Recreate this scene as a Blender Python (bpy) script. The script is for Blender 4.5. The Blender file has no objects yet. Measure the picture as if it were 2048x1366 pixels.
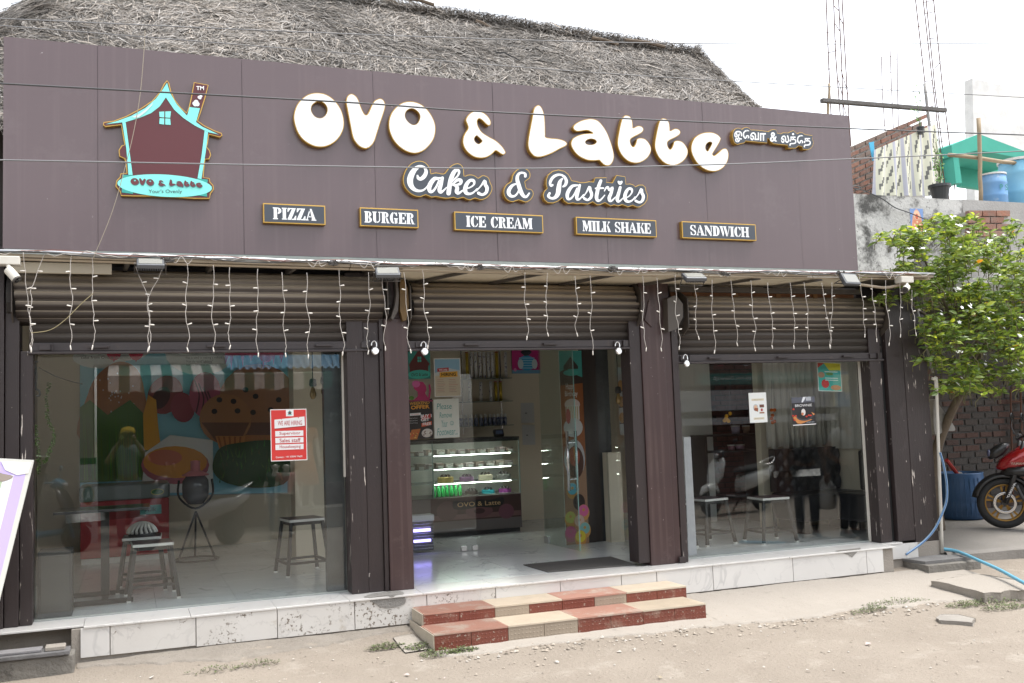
import bpy, bmesh, math, random
import numpy as np
from mathutils import Vector, Matrix, noise
from mathutils.geometry import tessellate_polygon

random.seed(7)
scene = bpy.context.scene
col = scene.collection
R = math.radians

# ---------------------------------------------------------------- camera
F, CX, CY = 1991.0, 1024.0, 683.0          # photo pixels
YAW, PITCH, ROLL = R(21.1), R(4.55), R(-2.06)
CAM = Vector((0, -8.2, 1.37))              # eye, above the shop floor z = 0
f0 = Vector((math.sin(YAW), math.cos(YAW), 0)); r0 = Vector((math.cos(YAW), -math.sin(YAW), 0)); u0 = Vector((0, 0, 1))
FWD = f0*math.cos(PITCH) + u0*math.sin(PITCH)
UPP = u0*math.cos(PITCH) - f0*math.sin(PITCH)
RGT = r0*math.cos(ROLL) + UPP*math.sin(ROLL)
UPP = UPP*math.cos(ROLL) - r0*math.sin(ROLL)
cam = bpy.data.objects.new('camera', bpy.data.cameras.new('camera'))
col.objects.link(cam)
cam.data.sensor_width = 36; cam.data.lens = F/2048*36
cam.data.clip_end = 2000; cam.data.clip_start = 0.05
M3 = Matrix((RGT, UPP, -FWD)).transposed()
cam.matrix_world = Matrix.Translation(CAM) @ M3.to_4x4()
scene.camera = cam

# ---------------------------------------------------------------- sky, sun, exposure
SUN_EL, SUN_AZ = R(70), R(112)             # azimuth clockwise from +y: a veiled sun, high, to the right
w = bpy.data.worlds.new('World'); scene.world = w; w.use_nodes = True
nt = w.node_tree; bg = nt.nodes['Background']
sky = nt.nodes.new('ShaderNodeTexSky'); sky.sky_type = 'NISHITA'; sky.sun_disc = False
sky.sun_elevation = SUN_EL; sky.sun_rotation = SUN_AZ; sky.air_density = 1.2; sky.dust_density = 1.5; sky.ozone_density = 1
hs = nt.nodes.new('ShaderNodeHueSaturation'); hs.inputs['Saturation'].default_value = 0.22
nt.links.new(sky.outputs[0], hs.inputs['Color']); nt.links.new(hs.outputs[0], bg.inputs['Color'])
bg.inputs['Strength'].default_value = 0.15
sun = bpy.data.objects.new('sun', bpy.data.lights.new('sun', 'SUN')); col.objects.link(sun)
sun.data.energy = 1.8; sun.data.angle = R(24); sun.data.color = (1, .96, .9)
sd = Vector((math.sin(SUN_AZ)*math.cos(SUN_EL), math.cos(SUN_AZ)*math.cos(SUN_EL), math.sin(SUN_EL)))
sun.rotation_euler = sd.to_track_quat('Z', 'Y').to_euler()
sun.location = sd*40
scene.view_settings.view_transform = 'Standard'; scene.view_settings.look = 'None'
scene.view_settings.exposure = 1.54; scene.view_settings.gamma = 1
scene.view_settings.use_curve_mapping = False
scene.render.engine = 'CYCLES'
scene.cycles.max_bounces = 10; scene.cycles.transparent_max_bounces = 24

# ---------------------------------------------------------------- helpers
def ray(px, py): return FWD + RGT*((px-CX)/F) - UPP*((py-CY)/F)
def PY(px, py, Y): d = ray(px, py); return CAM + d*((Y-CAM.y)/d.y)
def PZ(px, py, Z): d = ray(px, py); return CAM + d*((Z-CAM.z)/d.z)
def PX(px, py, X): d = ray(px, py); return CAM + d*((X-CAM.x)/d.x)
GLASS_Y = 0.18
def PM(px, py, yv):                         # a thing seen mirrored in the window panes: its real place in the street
    p = PY(px, py, yv); p.y = 2*GLASS_Y - p.y; return p
def lin(c):
    if isinstance(c, str):
        c = tuple(int(c[i:i+2], 16)/255 for i in (0, 2, 4))
        return tuple(v/12.92 if v <= .04045 else ((v+.055)/1.055)**2.4 for v in c)
    return tuple(c)
def rnd(a, b): return a + (b-a)*random.random()

MATS = {}
def mat(name, c, rough=.6, metal=0, c2=None, scale=4, amt=.5, bump=0, bscale=40, dirt=None, dscale=3, dthr=.6, stretch=(1, 1, 1),
        spec=.5, emit=0, alpha=None, trans=0, coat=0, spots=None, sscale=30, sthr=.66, smask=None, vein=None, vscale=1.5, streak=None):
    if name in MATS: return MATS[name]
    m = bpy.data.materials.new(name); m.use_nodes = True; MATS[name] = m
    N, L = m.node_tree.nodes, m.node_tree.links
    b = N['Principled BSDF']; c = lin(c)
    b.inputs['Roughness'].default_value = rough; b.inputs['Metallic'].default_value = metal
    b.inputs['Specular IOR Level'].default_value = spec
    if coat: b.inputs['Coat Weight'].default_value = coat; b.inputs['Coat Roughness'].default_value = .08
    if trans: b.inputs['Transmission Weight'].default_value = trans
    if emit: b.inputs['Emission Color'].default_value = (*c, 1); b.inputs['Emission Strength'].default_value = emit
    cur = None
    if c2 or dirt or bump or spots or vein or streak:
        tc = N.new('ShaderNodeTexCoord'); mp = N.new('ShaderNodeMapping'); mp.inputs['Scale'].default_value = stretch
        L.new(tc.outputs['Object'], mp.inputs[0])
    def nz(sc, detail=6, rgh=.6):
        n = N.new('ShaderNodeTexNoise'); n.inputs['Scale'].default_value = sc; n.inputs['Detail'].default_value = detail
        n.inputs['Roughness'].default_value = rgh; L.new(mp.outputs[0], n.inputs['Vector']); return n
    def ramp(src, a, bb):
        r = N.new('ShaderNodeMapRange'); r.inputs['From Min'].default_value = a; r.inputs['From Max'].default_value = bb
        L.new(src, r.inputs['Value']); return r.outputs[0]
    def mix(fac, a, bb):
        x = N.new('ShaderNodeMix'); x.data_type = 'RGBA'; L.new(fac, x.inputs['Factor'])
        for s, v in ((x.inputs['A'], a), (x.inputs['B'], bb)):
            if isinstance(v, tuple): s.default_value = (*v, 1)
            else: L.new(v, s)
        return x.outputs['Result']
    cur = c
    if c2: cur = mix(ramp(nz(scale).outputs['Fac'], .5-.5*amt, .5+.5*amt), c, lin(c2))
    if dirt: cur = mix(ramp(nz(dscale, 9, .7).outputs['Fac'], dthr, dthr+.12), cur, lin(dirt))
    def mul(a, bb):
        q = N.new('ShaderNodeMath'); q.operation = 'MULTIPLY'; L.new(a, q.inputs[0]); L.new(bb, q.inputs[1]); return q.outputs[0]
    if vein:
        n = nz(vscale, 5, .55); n.inputs['Distortion'].default_value = 1.2; a = N.new('ShaderNodeMath'); a.operation = 'SUBTRACT'; L.new(n.outputs['Fac'], a.inputs[0]); a.inputs[1].default_value = .5
        a2 = N.new('ShaderNodeMath'); a2.operation = 'ABSOLUTE'; L.new(a.outputs[0], a2.inputs[0]); v = ramp(a2.outputs[0], .014, .002)
        cur = mix(mul(v, ramp(nz(1.1).outputs['Fac'], .42, .62)), cur, lin(vein))
    if streak:                                            # rain streaks: noise drawn out along z
        m2 = N.new('ShaderNodeMapping'); m2.inputs['Scale'].default_value = (14, 14, .25); L.new(tc.outputs['Object'], m2.inputs[0])
        n = N.new('ShaderNodeTexNoise'); n.inputs['Scale'].default_value = 1.6; n.inputs['Detail'].default_value = 8; L.new(m2.outputs[0], n.inputs['Vector'])
        cur = mix(mul(ramp(n.outputs['Fac'], .5, .72), ramp(nz(.9).outputs['Fac'], .4, .6)), cur, lin(streak))
    if spots:
        f_ = ramp(nz(sscale, 4, .6).outputs['Fac'], sthr, sthr+.03)
        if smask: f_ = mul(f_, ramp(nz(smask, 3).outputs['Fac'], .5, .6))
        cur = mix(f_, cur, lin(spots))
    if isinstance(cur, tuple): b.inputs['Base Color'].default_value = (*cur, 1)
    else: L.new(cur, b.inputs['Base Color'])
    if bump:
        bn = N.new('ShaderNodeBump'); bn.inputs['Strength'].default_value = bump; bn.inputs['Distance'].default_value = .02
        L.new(nz(bscale, 8, .65).outputs['Fac'], bn.inputs['Height']); L.new(bn.outputs[0], b.inputs['Normal'])
    return m

def print_mat(name='print', rough=.55, coat=0):
    if name in MATS: return MATS[name]
    m = bpy.data.materials.new(name); m.use_nodes = True; MATS[name] = m
    N, L = m.node_tree.nodes, m.node_tree.links
    a = N.new('ShaderNodeVertexColor'); a.layer_name = 'Col'
    b = N['Principled BSDF']; b.inputs['Roughness'].default_value = rough; b.inputs['Coat Weight'].default_value = coat
    L.new(a.outputs['Color'], b.inputs['Base Color']); return m

def leaf_mat(name, rough=.45, tr=.4):
    m = print_mat(name, rough); N, L = m.node_tree.nodes, m.node_tree.links
    if 'tl' in N: return m
    t = N.new('ShaderNodeBsdfTranslucent'); t.name = 'tl'; x = N.new('ShaderNodeMixShader'); x.inputs[0].default_value = tr
    a = [n for n in N if n.type == 'VERTEX_COLOR'][0]; b = N['Principled BSDF']; g = N.new('ShaderNodeMix'); g.data_type = 'RGBA'; g.blend_type = 'MULTIPLY'
    g.inputs['Factor'].default_value = 1; L.new(a.outputs['Color'], g.inputs['A']); g.inputs['B'].default_value = (1.5, 1.4, .6, 1)
    L.new(g.outputs['Result'], t.inputs[0]); L.new(b.outputs[0], x.inputs[1]); L.new(t.outputs[0], x.inputs[2]); L.new(x.outputs[0], N['Material Output'].inputs['Surface']); return m

def glass_mat(name='pane_glass', tint=(.955, .975, .97), ior=1.68, haze=0.010):
    if name in MATS: return MATS[name]
    m = bpy.data.materials.new(name); m.use_nodes = True; MATS[name] = m
    N, L = m.node_tree.nodes, m.node_tree.links; N.remove(N['Principled BSDF'])
    out = N['Material Output']
    t = N.new('ShaderNodeBsdfTransparent'); t.inputs[0].default_value = (*tint, 1)
    g = N.new('ShaderNodeBsdfGlossy'); g.inputs['Roughness'].default_value = 0.0
    d = N.new('ShaderNodeBsdfDiffuse'); d.inputs[0].default_value = (.6, .6, .58, 1)
    geo = N.new('ShaderNodeNewGeometry'); mr = N.new('ShaderNodeMapRange')
    mr.inputs['To Min'].default_value = ior; mr.inputs['To Max'].default_value = 1/ior
    L.new(geo.outputs['Backfacing'], mr.inputs['Value'])
    fr = N.new('ShaderNodeFresnel'); L.new(mr.outputs[0], fr.inputs['IOR'])
    m1 = N.new('ShaderNodeMixShader'); L.new(fr.outputs[0], m1.inputs[0]); L.new(t.outputs[0], m1.inputs[1]); L.new(g.outputs[0], m1.inputs[2])
    # dust film with a blotchy, streaky shape
    tc = N.new('ShaderNodeTexCoord'); nn = N.new('ShaderNodeTexNoise'); nn.inputs['Scale'].default_value = 2.2; nn.inputs['Detail'].default_value = 9
    L.new(tc.outputs['Object'], nn.inputs['Vector']); r2 = N.new('ShaderNodeMapRange')
    r2.inputs['From Min'].default_value = .45; r2.inputs['From Max'].default_value = .8; r2.inputs['To Max'].default_value = haze
    L.new(nn.outputs['Fac'], r2.inputs['Value'])
    m2 = N.new('ShaderNodeMixShader'); L.new(r2.outputs[0], m2.inputs[0]); L.new(m1.outputs[0], m2.inputs[1]); L.new(d.outputs[0], m2.inputs[2])
    L.new(m2.outputs[0], out.inputs['Surface']); return m

def wloc(o):
    v = Vector((0, 0, 0))
    while o is not None: v += o.location; o = o.parent
    return v
def link(o, parent):
    col.objects.link(o)
    if parent is not None:
        o.parent = parent; o.matrix_parent_inverse = Matrix.Translation(-wloc_eff(parent))
def wloc_eff(p):
    # empties carry a location; part meshes are built in world coordinates (location 0)
    return WL.get(p.name, Vector((0, 0, 0)))
WL = {}
def tag(o, label=None, cat=None, group=None, kind=None):
    if label: o['label'] = label
    if cat: o['category'] = cat
    if group: o['group'] = group
    if kind: o['kind'] = kind
    return o
def thing(name, label, cat, loc=(0, 0, 0), group=None):
    o = bpy.data.objects.new(name, None); o.empty_display_size = .1; col.objects.link(o); o.location = loc
    WL[o.name] = Vector(loc)
    return tag(o, label, cat, group)

class MB:
    def __init__(s): s.v = []; s.f = []; s.m = []; s.c = []; s.col = None; s.mi = 0
    def add(s, vs, fs):
        b = len(s.v); s.v += [tuple(p) for p in vs]
        for f in fs: s.f.append(tuple(i+b for i in f)); s.m.append(s.mi); s.c.append(s.col)
        return s
    def box(s, x0, x1, y0, y1, z0, z1):
        return s.add([(x0,y0,z0),(x1,y0,z0),(x1,y1,z0),(x0,y1,z0),(x0,y0,z1),(x1,y0,z1),(x1,y1,z1),(x0,y1,z1)],
                     [(0,3,2,1),(4,5,6,7),(0,1,5,4),(1,2,6,5),(2,3,7,6),(3,0,4,7)])
    def obox(s, c, size, M=None):
        a, b, d = (k/2 for k in size); M = M or Matrix.Identity(3); c = Vector(c)
        vs = [c + M @ Vector((x, y, z)) for z in (-d, d) for x, y in ((-a,-b),(a,-b),(a,b),(-a,b))]
        return s.add(vs, [(0,3,2,1),(4,5,6,7),(0,1,5,4),(1,2,6,5),(2,3,7,6),(3,0,4,7)])
    def bar(s, p0, p1, w, h, up=(0, 0, 1)):                  # a square bar from p0 to p1
        p0, p1 = Vector(p0), Vector(p1); d = p1-p0; L = d.length; d.normalize()
        x = d.cross(Vector(up));
        if x.length < 1e-4: x = d.cross(Vector((1, 0, 0)))
        x.normalize(); z = x.cross(d)
        return s.obox((p0+p1)/2, (w, L, h), Matrix((x, d, z)).transposed())
    def tube(s, pts, r, n=6, cap=True):
        pts = [Vector(p) for p in pts]; k = len(pts); rs = r if isinstance(r, (list, tuple)) else [r]*k
        vs = []; up = None
        for i, p in enumerate(pts):
            d = (pts[min(i+1, k-1)] - pts[max(i-1, 0)])
            if d.length < 1e-9: d = Vector((0, 0, 1))
            d.normalize()
            if up is None:
                up = d.orthogonal().normalized()
            up = (up - d*up.dot(d)); up = up.normalized() if up.length > 1e-5 else d.orthogonal().normalized()
            b = d.cross(up)
            for j in range(n):
                a = 2*math.pi*j/n; vs.append(p + (up*math.cos(a) + b*math.sin(a))*rs[i])
        fs = [(i*n+j, i*n+(j+1) % n, (i+1)*n+(j+1) % n, (i+1)*n+j) for i in range(k-1) for j in range(n)]
        if cap: fs += [tuple(range(n-1, -1, -1)), tuple((k-1)*n+j for j in range(n))]
        return s.add(vs, fs)
    def cyl(s, p0, p1, r, n=12): return s.tube([p0, p1], r, n)
    def lathe(s, prof, c, n=16, axis=(0, 0, 1)):
        c = Vector(c); ax = Vector(axis).normalized(); u = ax.orthogonal().normalized(); b = ax.cross(u); vs = []
        for r, z in prof:
            for j in range(n):
                a = 2*math.pi*j/n; vs.append(c + ax*z + (u*math.cos(a)+b*math.sin(a))*r)
        k = len(prof)
        fs = [(i*n+j, i*n+(j+1) % n, (i+1)*n+(j+1) % n, (i+1)*n+j) for i in range(k-1) for j in range(n)]
        if prof[0][0] > 1e-6: fs.append(tuple(range(n-1, -1, -1)))
        if prof[-1][0] > 1e-6: fs.append(tuple((k-1)*n+j for j in range(n)))
        return s.add(vs, fs)
    def ball(s, c, r, n=10, sc=(1, 1, 1)):
        c = Vector(c); vs = []; m = max(4, n//2)
        for i in range(m+1):
            t = math.pi*i/m
            for j in range(n):
                a = 2*math.pi*j/n; vs.append(c + Vector((r*sc[0]*math.sin(t)*math.cos(a), r*sc[1]*math.sin(t)*math.sin(a), r*sc[2]*math.cos(t))))
        return s.add(vs, [(i*n+j, (i+1)*n+j, (i+1)*n+(j+1) % n, i*n+(j+1) % n) for i in range(m) for j in range(n)])
    def prism(s, poly, back, holes=(), front_only=False):    # poly: 3-D points of the front outline, back: offset vector to the rear
        back = Vector(back); loops = [[Vector(p) for p in q] for q in [poly, *holes]]
        flat = [p for q in loops for p in q]; n = len(flat)
        tris = tessellate_polygon(loops)
        ctr = back.length
        fs = []
        for t in tris:
            a, b, c = (flat[i] for i in t); nn = (b-a).cross(c-a)
            t = tuple(t) if nn.dot(back) < 0 else tuple(reversed(t))
            fs.append(t)
            if not front_only: fs.append(tuple(i+n for i in reversed(t)))
        vs = flat + ([] if front_only else [p+back for p in flat])
        if not front_only:
            o = 0
            for q in loops:
                k = len(q)
                for i in range(k): fs.append((o+i, o+(i+1) % k, n+o+(i+1) % k, n+o+i))
                o += k
        return s.add(vs, fs)
    def build(s, name, m=None, parent=None, smooth=False, bevel=0, fix=False, seg=2):
        me = bpy.data.meshes.new(name); me.from_pydata(s.v, [], s.f)
        ms = m if isinstance(m, (list, tuple)) else [m]
        for x in ms: me.materials.append(x)
        if len(ms) > 1: me.polygons.foreach_set('material_index', s.m)
        if any(c is not None for c in s.c):
            at = me.color_attributes.new('Col', 'FLOAT_COLOR', 'CORNER'); buf = []
            for p, c in zip(me.polygons, s.c): buf += [*(c or (1, 1, 1)), 1]*p.loop_total
            at.data.foreach_set('color', buf)
        if fix:
            bm = bmesh.new(); bm.from_mesh(me); bmesh.ops.recalc_face_normals(bm, faces=bm.faces); bm.to_mesh(me); bm.free()
        if smooth: me.polygons.foreach_set('use_smooth', [True]*len(me.polygons))
        me.update()
        o = bpy.data.objects.new(name, me); link(o, parent)
        if bevel:
            b = o.modifiers.new('bevel', 'BEVEL'); b.width = bevel; b.segments = seg; b.limit_method = 'ANGLE'; b.angle_limit = R(40)
        return o
def smooth_angle(o, deg=35):
    me = o.data
    me.polygons.foreach_set('use_smooth', [True]*len(me.polygons))
    bm = bmesh.new(); bm.from_mesh(me)
    for e in bm.edges:
        if len(e.link_faces) == 2 and e.calc_face_angle(0) > R(deg): e.smooth = False
    bm.to_mesh(me); bm.free(); return o
def copy_tree(o, parent=None):
    c = o.copy(); col.objects.link(c); c.parent = parent
    for ch in list(o.children): copy_tree(ch, c)
    return c
def catmull(pts, n=4, closed=True):
    out = []; k = len(pts)
    rng = range(k) if closed else range(k-1)
    for i in rng:
        g = (lambda j: pts[j % k]) if closed else (lambda j: pts[min(max(j, 0), k-1)])
        p0, p1, p2, p3 = g(i-1), g(i), g(i+1), g(i+2)
        for j in range(n):
            t = j/n
            out.append(tuple(.5*((2*p1[a]) + (-p0[a]+p2[a])*t + (2*p0[a]-5*p1[a]+4*p2[a]-p3[a])*t*t + (-p0[a]+3*p1[a]-3*p2[a]+p3[a])*t**3) for a in range(len(p1))))
    if not closed: out.append(tuple(pts[-1]))
    return out

# flat print: layers of coloured shapes on a plane, joined in one mesh
_tx = {}
def text_tris(s, bold=0.0):
    if (s, bold) in _tx: return _tx[(s, bold)]
    cu = bpy.data.curves.new('t', 'FONT'); cu.body = s; cu.size = 1; cu.offset = bold; cu.resolution_u = 3
    ob = bpy.data.objects.new('t', cu); me = bpy.data.meshes.new_from_object(ob)
    vs = [(v.co.x, v.co.y) for v in me.vertices]; fs = [tuple(p.vertices) for p in me.polygons]
    bpy.data.objects.remove(ob); bpy.data.curves.remove(cu); bpy.data.meshes.remove(me)
    if not vs: vs = [(0, 0), (1, 0), (0, 1)]; fs = []
    x0, x1 = min(v[0] for v in vs), max(v[0] for v in vs); y0, y1 = min(v[1] for v in vs), max(v[1] for v in vs)
    _tx[(s, bold)] = (vs, fs, x0, x1, y0, y1); return _tx[(s, bold)]
class Print:
    def __init__(s, fn, nrm, step=.0004):     # fn(u, v) -> point on the plane
        s.fn = fn; s.n = Vector(nrm); s.k = 0; s.mb = MB(); s.step = step
    def _p(s, q): return [Vector(s.fn(*p)) + s.n*(s.k*s.step) for p in q]
    def poly(s, pts, c, holes=()):
        s.k += 1; s.mb.col = lin(c); s.mb.prism(s._p(pts), -s.n, [s._p(h) for h in holes], front_only=True); return s
    def rect(s, x0, y0, x1, y1, c): return s.poly([(x0,y0),(x1,y0),(x1,y1),(x0,y1)], c)
    def disc(s, x, y, rx, ry, c, rot=0, n=20):
        ca, sa = math.cos(rot), math.sin(rot)
        return s.poly([(x+rx*math.cos(a)*ca-ry*math.sin(a)*sa, y+rx*math.cos(a)*sa+ry*math.sin(a)*ca) for a in [2*math.pi*i/n for i in range(n)]], c)
    def text(s, t, x0, y0, x1, y1, c, bold=0.0, flip=1, mirror=False, slant=0):
        vs, fs, a0, a1, b0, b1 = text_tris(t, bold); s.k += 1; s.mb.col = lin(c)
        q = []
        for v in vs:
            u = (v[0]-a0)/max(a1-a0, 1e-6); h = (v[1]-b0)/max(b1-b0, 1e-6)
            if mirror: u = 1-u
            q.append((x0+(x1-x0)*u + slant*h*(x1-x0), y0+(y1-y0)*h))
        P = s._p(q); fo = []
        for f in fs:
            a, b, d = P[f[0]], P[f[1]], P[f[2]]
            fo.append(f if (b-a).cross(d-a).dot(s.n) > 0 else tuple(reversed(f)))
        s.mb.add(P, fo); return s
    def stroke(s, pts, wd, c, n=4, sm=True):
        q = catmull([(*p, (wd[i] if isinstance(wd, (list, tuple)) else wd)) for i, p in enumerate(pts)], n, False) if sm else [(*p, wd) for p in pts]
        Lf, Rt = [], []
        for i, p in enumerate(q):
            a, b = q[max(i-1, 0)], q[min(i+1, len(q)-1)]; dx, dy = b[0]-a[0], b[1]-a[1]; l = math.hypot(dx, dy) or 1
            nx, ny = -dy/l*p[2]/2, dx/l*p[2]/2; Lf.append((p[0]+nx, p[1]+ny)); Rt.append((p[0]-nx, p[1]-ny))
        for i in range(len(q)-1):
            s.k += .15; s.mb.col = lin(c)
            P = s._p([Lf[i], Rt[i], Rt[i+1], Lf[i+1]])
            f = (0, 1, 2, 3)
            if (P[1]-P[0]).cross(P[2]-P[0]).dot(s.n) < 0: f = (3, 2, 1, 0)
            s.mb.add(P, [f])
        for p in (q[0], q[-1]): s.disc(p[0], p[1], p[2]/2, p[2]/2, c, n=10); s.k -= .7
        return s
    def build(s, name, parent=None, m=None): return s.mb.build(name, m or print_mat(), parent)
def plane_xz(x0, z0, y):                     # print plane facing the street
    return lambda u, v: (x0+u, y, z0+v)
def pix_plane(Y, ox=0, oy=0, sc=1.0):        # crop pixels -> the plane y = Y
    return lambda u, v: PY(ox+u/sc, oy+v/sc, Y)
# ================================================================ GROUND
def gz(x, y):
    # ground height: higher against the plinth, falling to the road
    if y > -.22: z = -.25
    elif y > -.95: z = -.25 - .08*(-.22-y)/.73
    else: z = -.33 - .04*min(1, (-.95-y)/1.5)
    n = noise.noise(Vector((x*.9, y*.9, 0)))*.02 + noise.noise(Vector((x*.5-y*.9, y*2.2+x*.6, 11)))*.012 + noise.noise(Vector((x*4, y*4, 3)))*.006 + noise.noise(Vector((x*14, y*14, 7)))*.003
    return z + (n if abs(x) < 30 and abs(y) < 30 else 0)
xs = [-300, -120, -60, -30, -15, -8, -5, -3] + [-2 + .07*i for i in range(0, 206)] + [13, 15, 18, 25, 40, 80, 150, 300]
ys = [-300, -120, -60, -30, -16, -12, -9, -7, -5.6] + [-4.6 + .07*i for i in range(0, 92)] + [2.5, 4, 6, 10, 20, 40, 100, 300]
gm = MB(); gm.add([(x, y, gz(x, y)) for y in ys for x in xs], [(j*len(xs)+i, j*len(xs)+i+1, (j+1)*len(xs)+i+1, (j+1)*len(xs)+i) for j in range(len(ys)-1) for i in range(len(xs)-1)])
m_dirt = mat('dirt', (.285, .248, .207), .95, c2=(.235, .202, .167), scale=1.3, amt=.45, bump=.8, bscale=38, dirt=(.315, .28, .238), dscale=3, dthr=.55, spots=(.20, .165, .13), sscale=60, sthr=.64, spec=.2)
m_conc = mat('concrete', (.32, .29, .255), .9, c2=(.31, .28, .245), scale=2.5, amt=.5, bump=.5, bscale=45, dirt=(.235, .215, .19), dscale=4, dthr=.6, spots=(.17, .155, .14), sscale=90, sthr=.68, spec=.25)
m_conc_d = mat('old_concrete', (.25, .235, .21), .95, c2=(.16, .15, .135), scale=5, amt=.6, bump=1, bscale=30, dirt=(.1, .093, .085), dscale=6, dthr=.58, spec=.2)
tag(gm.build('ground', m_dirt, smooth=True), kind='structure')
# concrete apron in front of the plinth with a broken edge
def apron(name, x0, x1, yf, ya=-.225, lift=.012, m=m_conc, seed=1):
    mb = MB(); n = int((x1-x0)/.04); rows = 14; vs = []
    for i in range(n+1):
        x = x0+(x1-x0)*i/n
        e = yf(x) + .10*noise.noise(Vector((x*2.2, seed, 0))) + .05*noise.noise(Vector((x*7, seed, 5))) + .03*noise.noise(Vector((x*24, seed, 9)))
        for j in range(rows+1):
            y = ya + (e-ya)*j/rows; vs.append((x, y, gz(x, y)+lift + (.004*noise.noise(Vector((x*9, y*9, 2))))))
        vs.append((x, e-.012, gz(x, e)-.03))
    k = rows+2
    mb.add(vs, [(i*k+j, i*k+j+1, (i+1)*k+j+1, (i+1)*k+j) for i in range(n) for j in range(k-1)])
    return tag(mb.build(name, m, smooth=True, fix=False), kind='structure')
def yfr(x):
    if x < 2.1: return -.5
    if x < 4.6: return -1.08 - .02*(x-2.1)
    return -1.14 - .09*(x-4.6)
apron('pavement', 4.50, 7.72, yfr, seed=2)
apron('pavement_front', 1.9, 4.498, yfr, ya=-.85, seed=2)
apron('pavement_left', -.36, 2.08, lambda x: -.42-.12*math.sin(x*2.1), m=mat('rough_cement', (.30, .27, .235), .95, c2=(.22, .195, .165), scale=4, amt=.6, bump=1, bscale=25, dirt=(.36, .31, .25), dscale=5, spec=.2), seed=4)
def az(x, y): return -.14 + .08*max(0, min(1, y)) + .006*noise.noise(Vector((x*2, y*2, 4)))
m_alley = mat('alley_concrete', (.25, .232, .21), .9, c2=(.18, .167, .152), scale=1.5, amt=.5, bump=.5, bscale=40, dirt=(.2, .185, .165), dscale=3, spots=(.5, .48, .45), sscale=35, sthr=.72)
am = MB(); axs = [7.84+.12*i for i in range(50)]; ays = [6.0, 4.0, 2.4, 1.6, 1.2] + [1.0-.1*i for i in range(12)]
vs = []
for x in axs:
    e = -.08-.10*(x-7.8)+.08*noise.noise(Vector((x*2.4, 1, 1)))
    for y in ays: yy = max(y, e); vs.append((x, yy, az(x, yy)))
    vs.append((x, e-.02, az(x, e)-.03)); vs.append((x, e-.05, -.5))
k = len(ays)+2
am.add(vs, [(i*k+j, i*k+j+1, (i+1)*k+j+1, (i+1)*k+j) for i in range(len(axs)-1) for j in range(k-1)])
tag(am.build('alley_floor', m_alley), kind='structure')

# stones, litter, weeds
def scatter(name, n, gen, parent=None, m=None, label=None, cat=None):
    mb = MB()
    for _ in range(n): gen(mb)
    return tag(mb.build(name, m, parent), label, cat, kind='stuff')
def stone(mb, xr=(-.6, 9.5), yr=(-3.6, -.45), r=(.003, .012)):
    x, y = rnd(*xr), rnd(*yr); s = rnd(*r)*rnd(.5, 1)
    g = rnd(.7, 1.25); mb.col = (.33*g, .285*g, .235*g) if random.random() < .8 else (.42, .39, .35)
    c = Vector((x, y, gz(x, y)+s*.25+.004)); pts = [c+Vector((math.cos(a)*s*rnd(.7, 1.3), math.sin(a)*s*rnd(.7, 1.3), rnd(-.3, .1)*s)) for a in (0, 1.26, 2.5, 3.77, 5.03)]
    t = c+Vector((rnd(-.3, .3)*s, rnd(-.3, .3)*s, s*.6)); mb.add(pts+[t], [(0,1,5),(1,2,5),(2,3,5),(3,4,5),(4,0,5)])
scatter('gravel', 1700, stone, m=print_mat('gravel_stone', .9), label='small stones and grit strewn over the dirt road', cat='gravel')
def rubble(mb):
    x = rnd(2.2, 8.2); y = yfr(x)+rnd(-.22, .06) if random.random() < .7 else rnd(-1.6, -.9); s = rnd(.006, .022)
    q = len(mb.v); stone(mb, (x, x), (y, y), (s, s))
scatter('rubble', 620, rubble, m=print_mat('gravel_stone'), label='crumbled concrete bits along the broken pavement edge', cat='rubble')
def scrap(mb):
    if random.random() < .6: x, y = rnd(-.4, 2.6), rnd(-1.9, -.55)
    else: x, y = rnd(2.6, 8.5), rnd(-2.8, -1.3)
    c = Vector((x, y, gz(x, y)+.012)); s = rnd(.008, .024); a = rnd(0, 6.3); u = Vector((math.cos(a), math.sin(a), rnd(-.2, .3)))*s; v = Vector((-math.sin(a), math.cos(a), rnd(-.2, .3)))*s*rnd(.2, .8)
    mb.col = random.choice([(.5, .48, .45), (.45, .42, .38), (.42, .34, .32), (.26, .22, .16)])
    mb.add([c-u-v, c+u-v*.6, c+u*.8+v, c-u*.5+v*1.2+Vector((0, 0, s*.4))], [(0,1,2),(0,2,3)])
scatter('litter', 45, scrap, m=print_mat('paper_scrap', .8), label='scraps of paper and dry petals littering the dirt', cat='litter')
def weeds(name, spots, label, n=260):
    mb = MB()
    for (x, y, rx, ry) in spots:
        for _ in range(n):
            a, q = rnd(0, 6.3), math.sqrt(random.random()); X, Y = x+rx*q*math.cos(a), y+ry*q*math.sin(a)
            c = Vector((X, Y, gz(X, Y)+.01)); h = rnd(.006, .045)*(1.2-q); s = rnd(.006, .013); g = rnd(.6, 1.4)
            mb.col = (.085*g, .115*g, .035*g); a = rnd(0, 6.3); u = Vector((math.cos(a), math.sin(a), rnd(-.4, .5)))*s; v = Vector((-math.sin(a), math.cos(a), rnd(-.3, .3)))*s*.6
            t = c+Vector((rnd(-.02, .02), rnd(-.02, .02), h)); mb.add([t-u, t-v*.8, t+u, t+v], [(0,1,2,3)])
            if random.random() < .25: mb.col = (.11, .1, .05); mb.tube([c, t], .0015, 3, False)
    return tag(mb.build(name, print_mat('weed_leaf', .7)), label, 'weeds', kind='stuff')
def wp(px, py, rx, ry): p = PZ(px, py, -.34); return (p.x, p.y, rx, ry)
weeds('weeds', [wp(880, 1312, .16, .09), wp(845, 1303, .16, .08), wp(770, 1305, .14, .06), wp(925, 1308, .12, .05)], 'low green weeds growing at the left end of the tiled steps')
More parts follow.
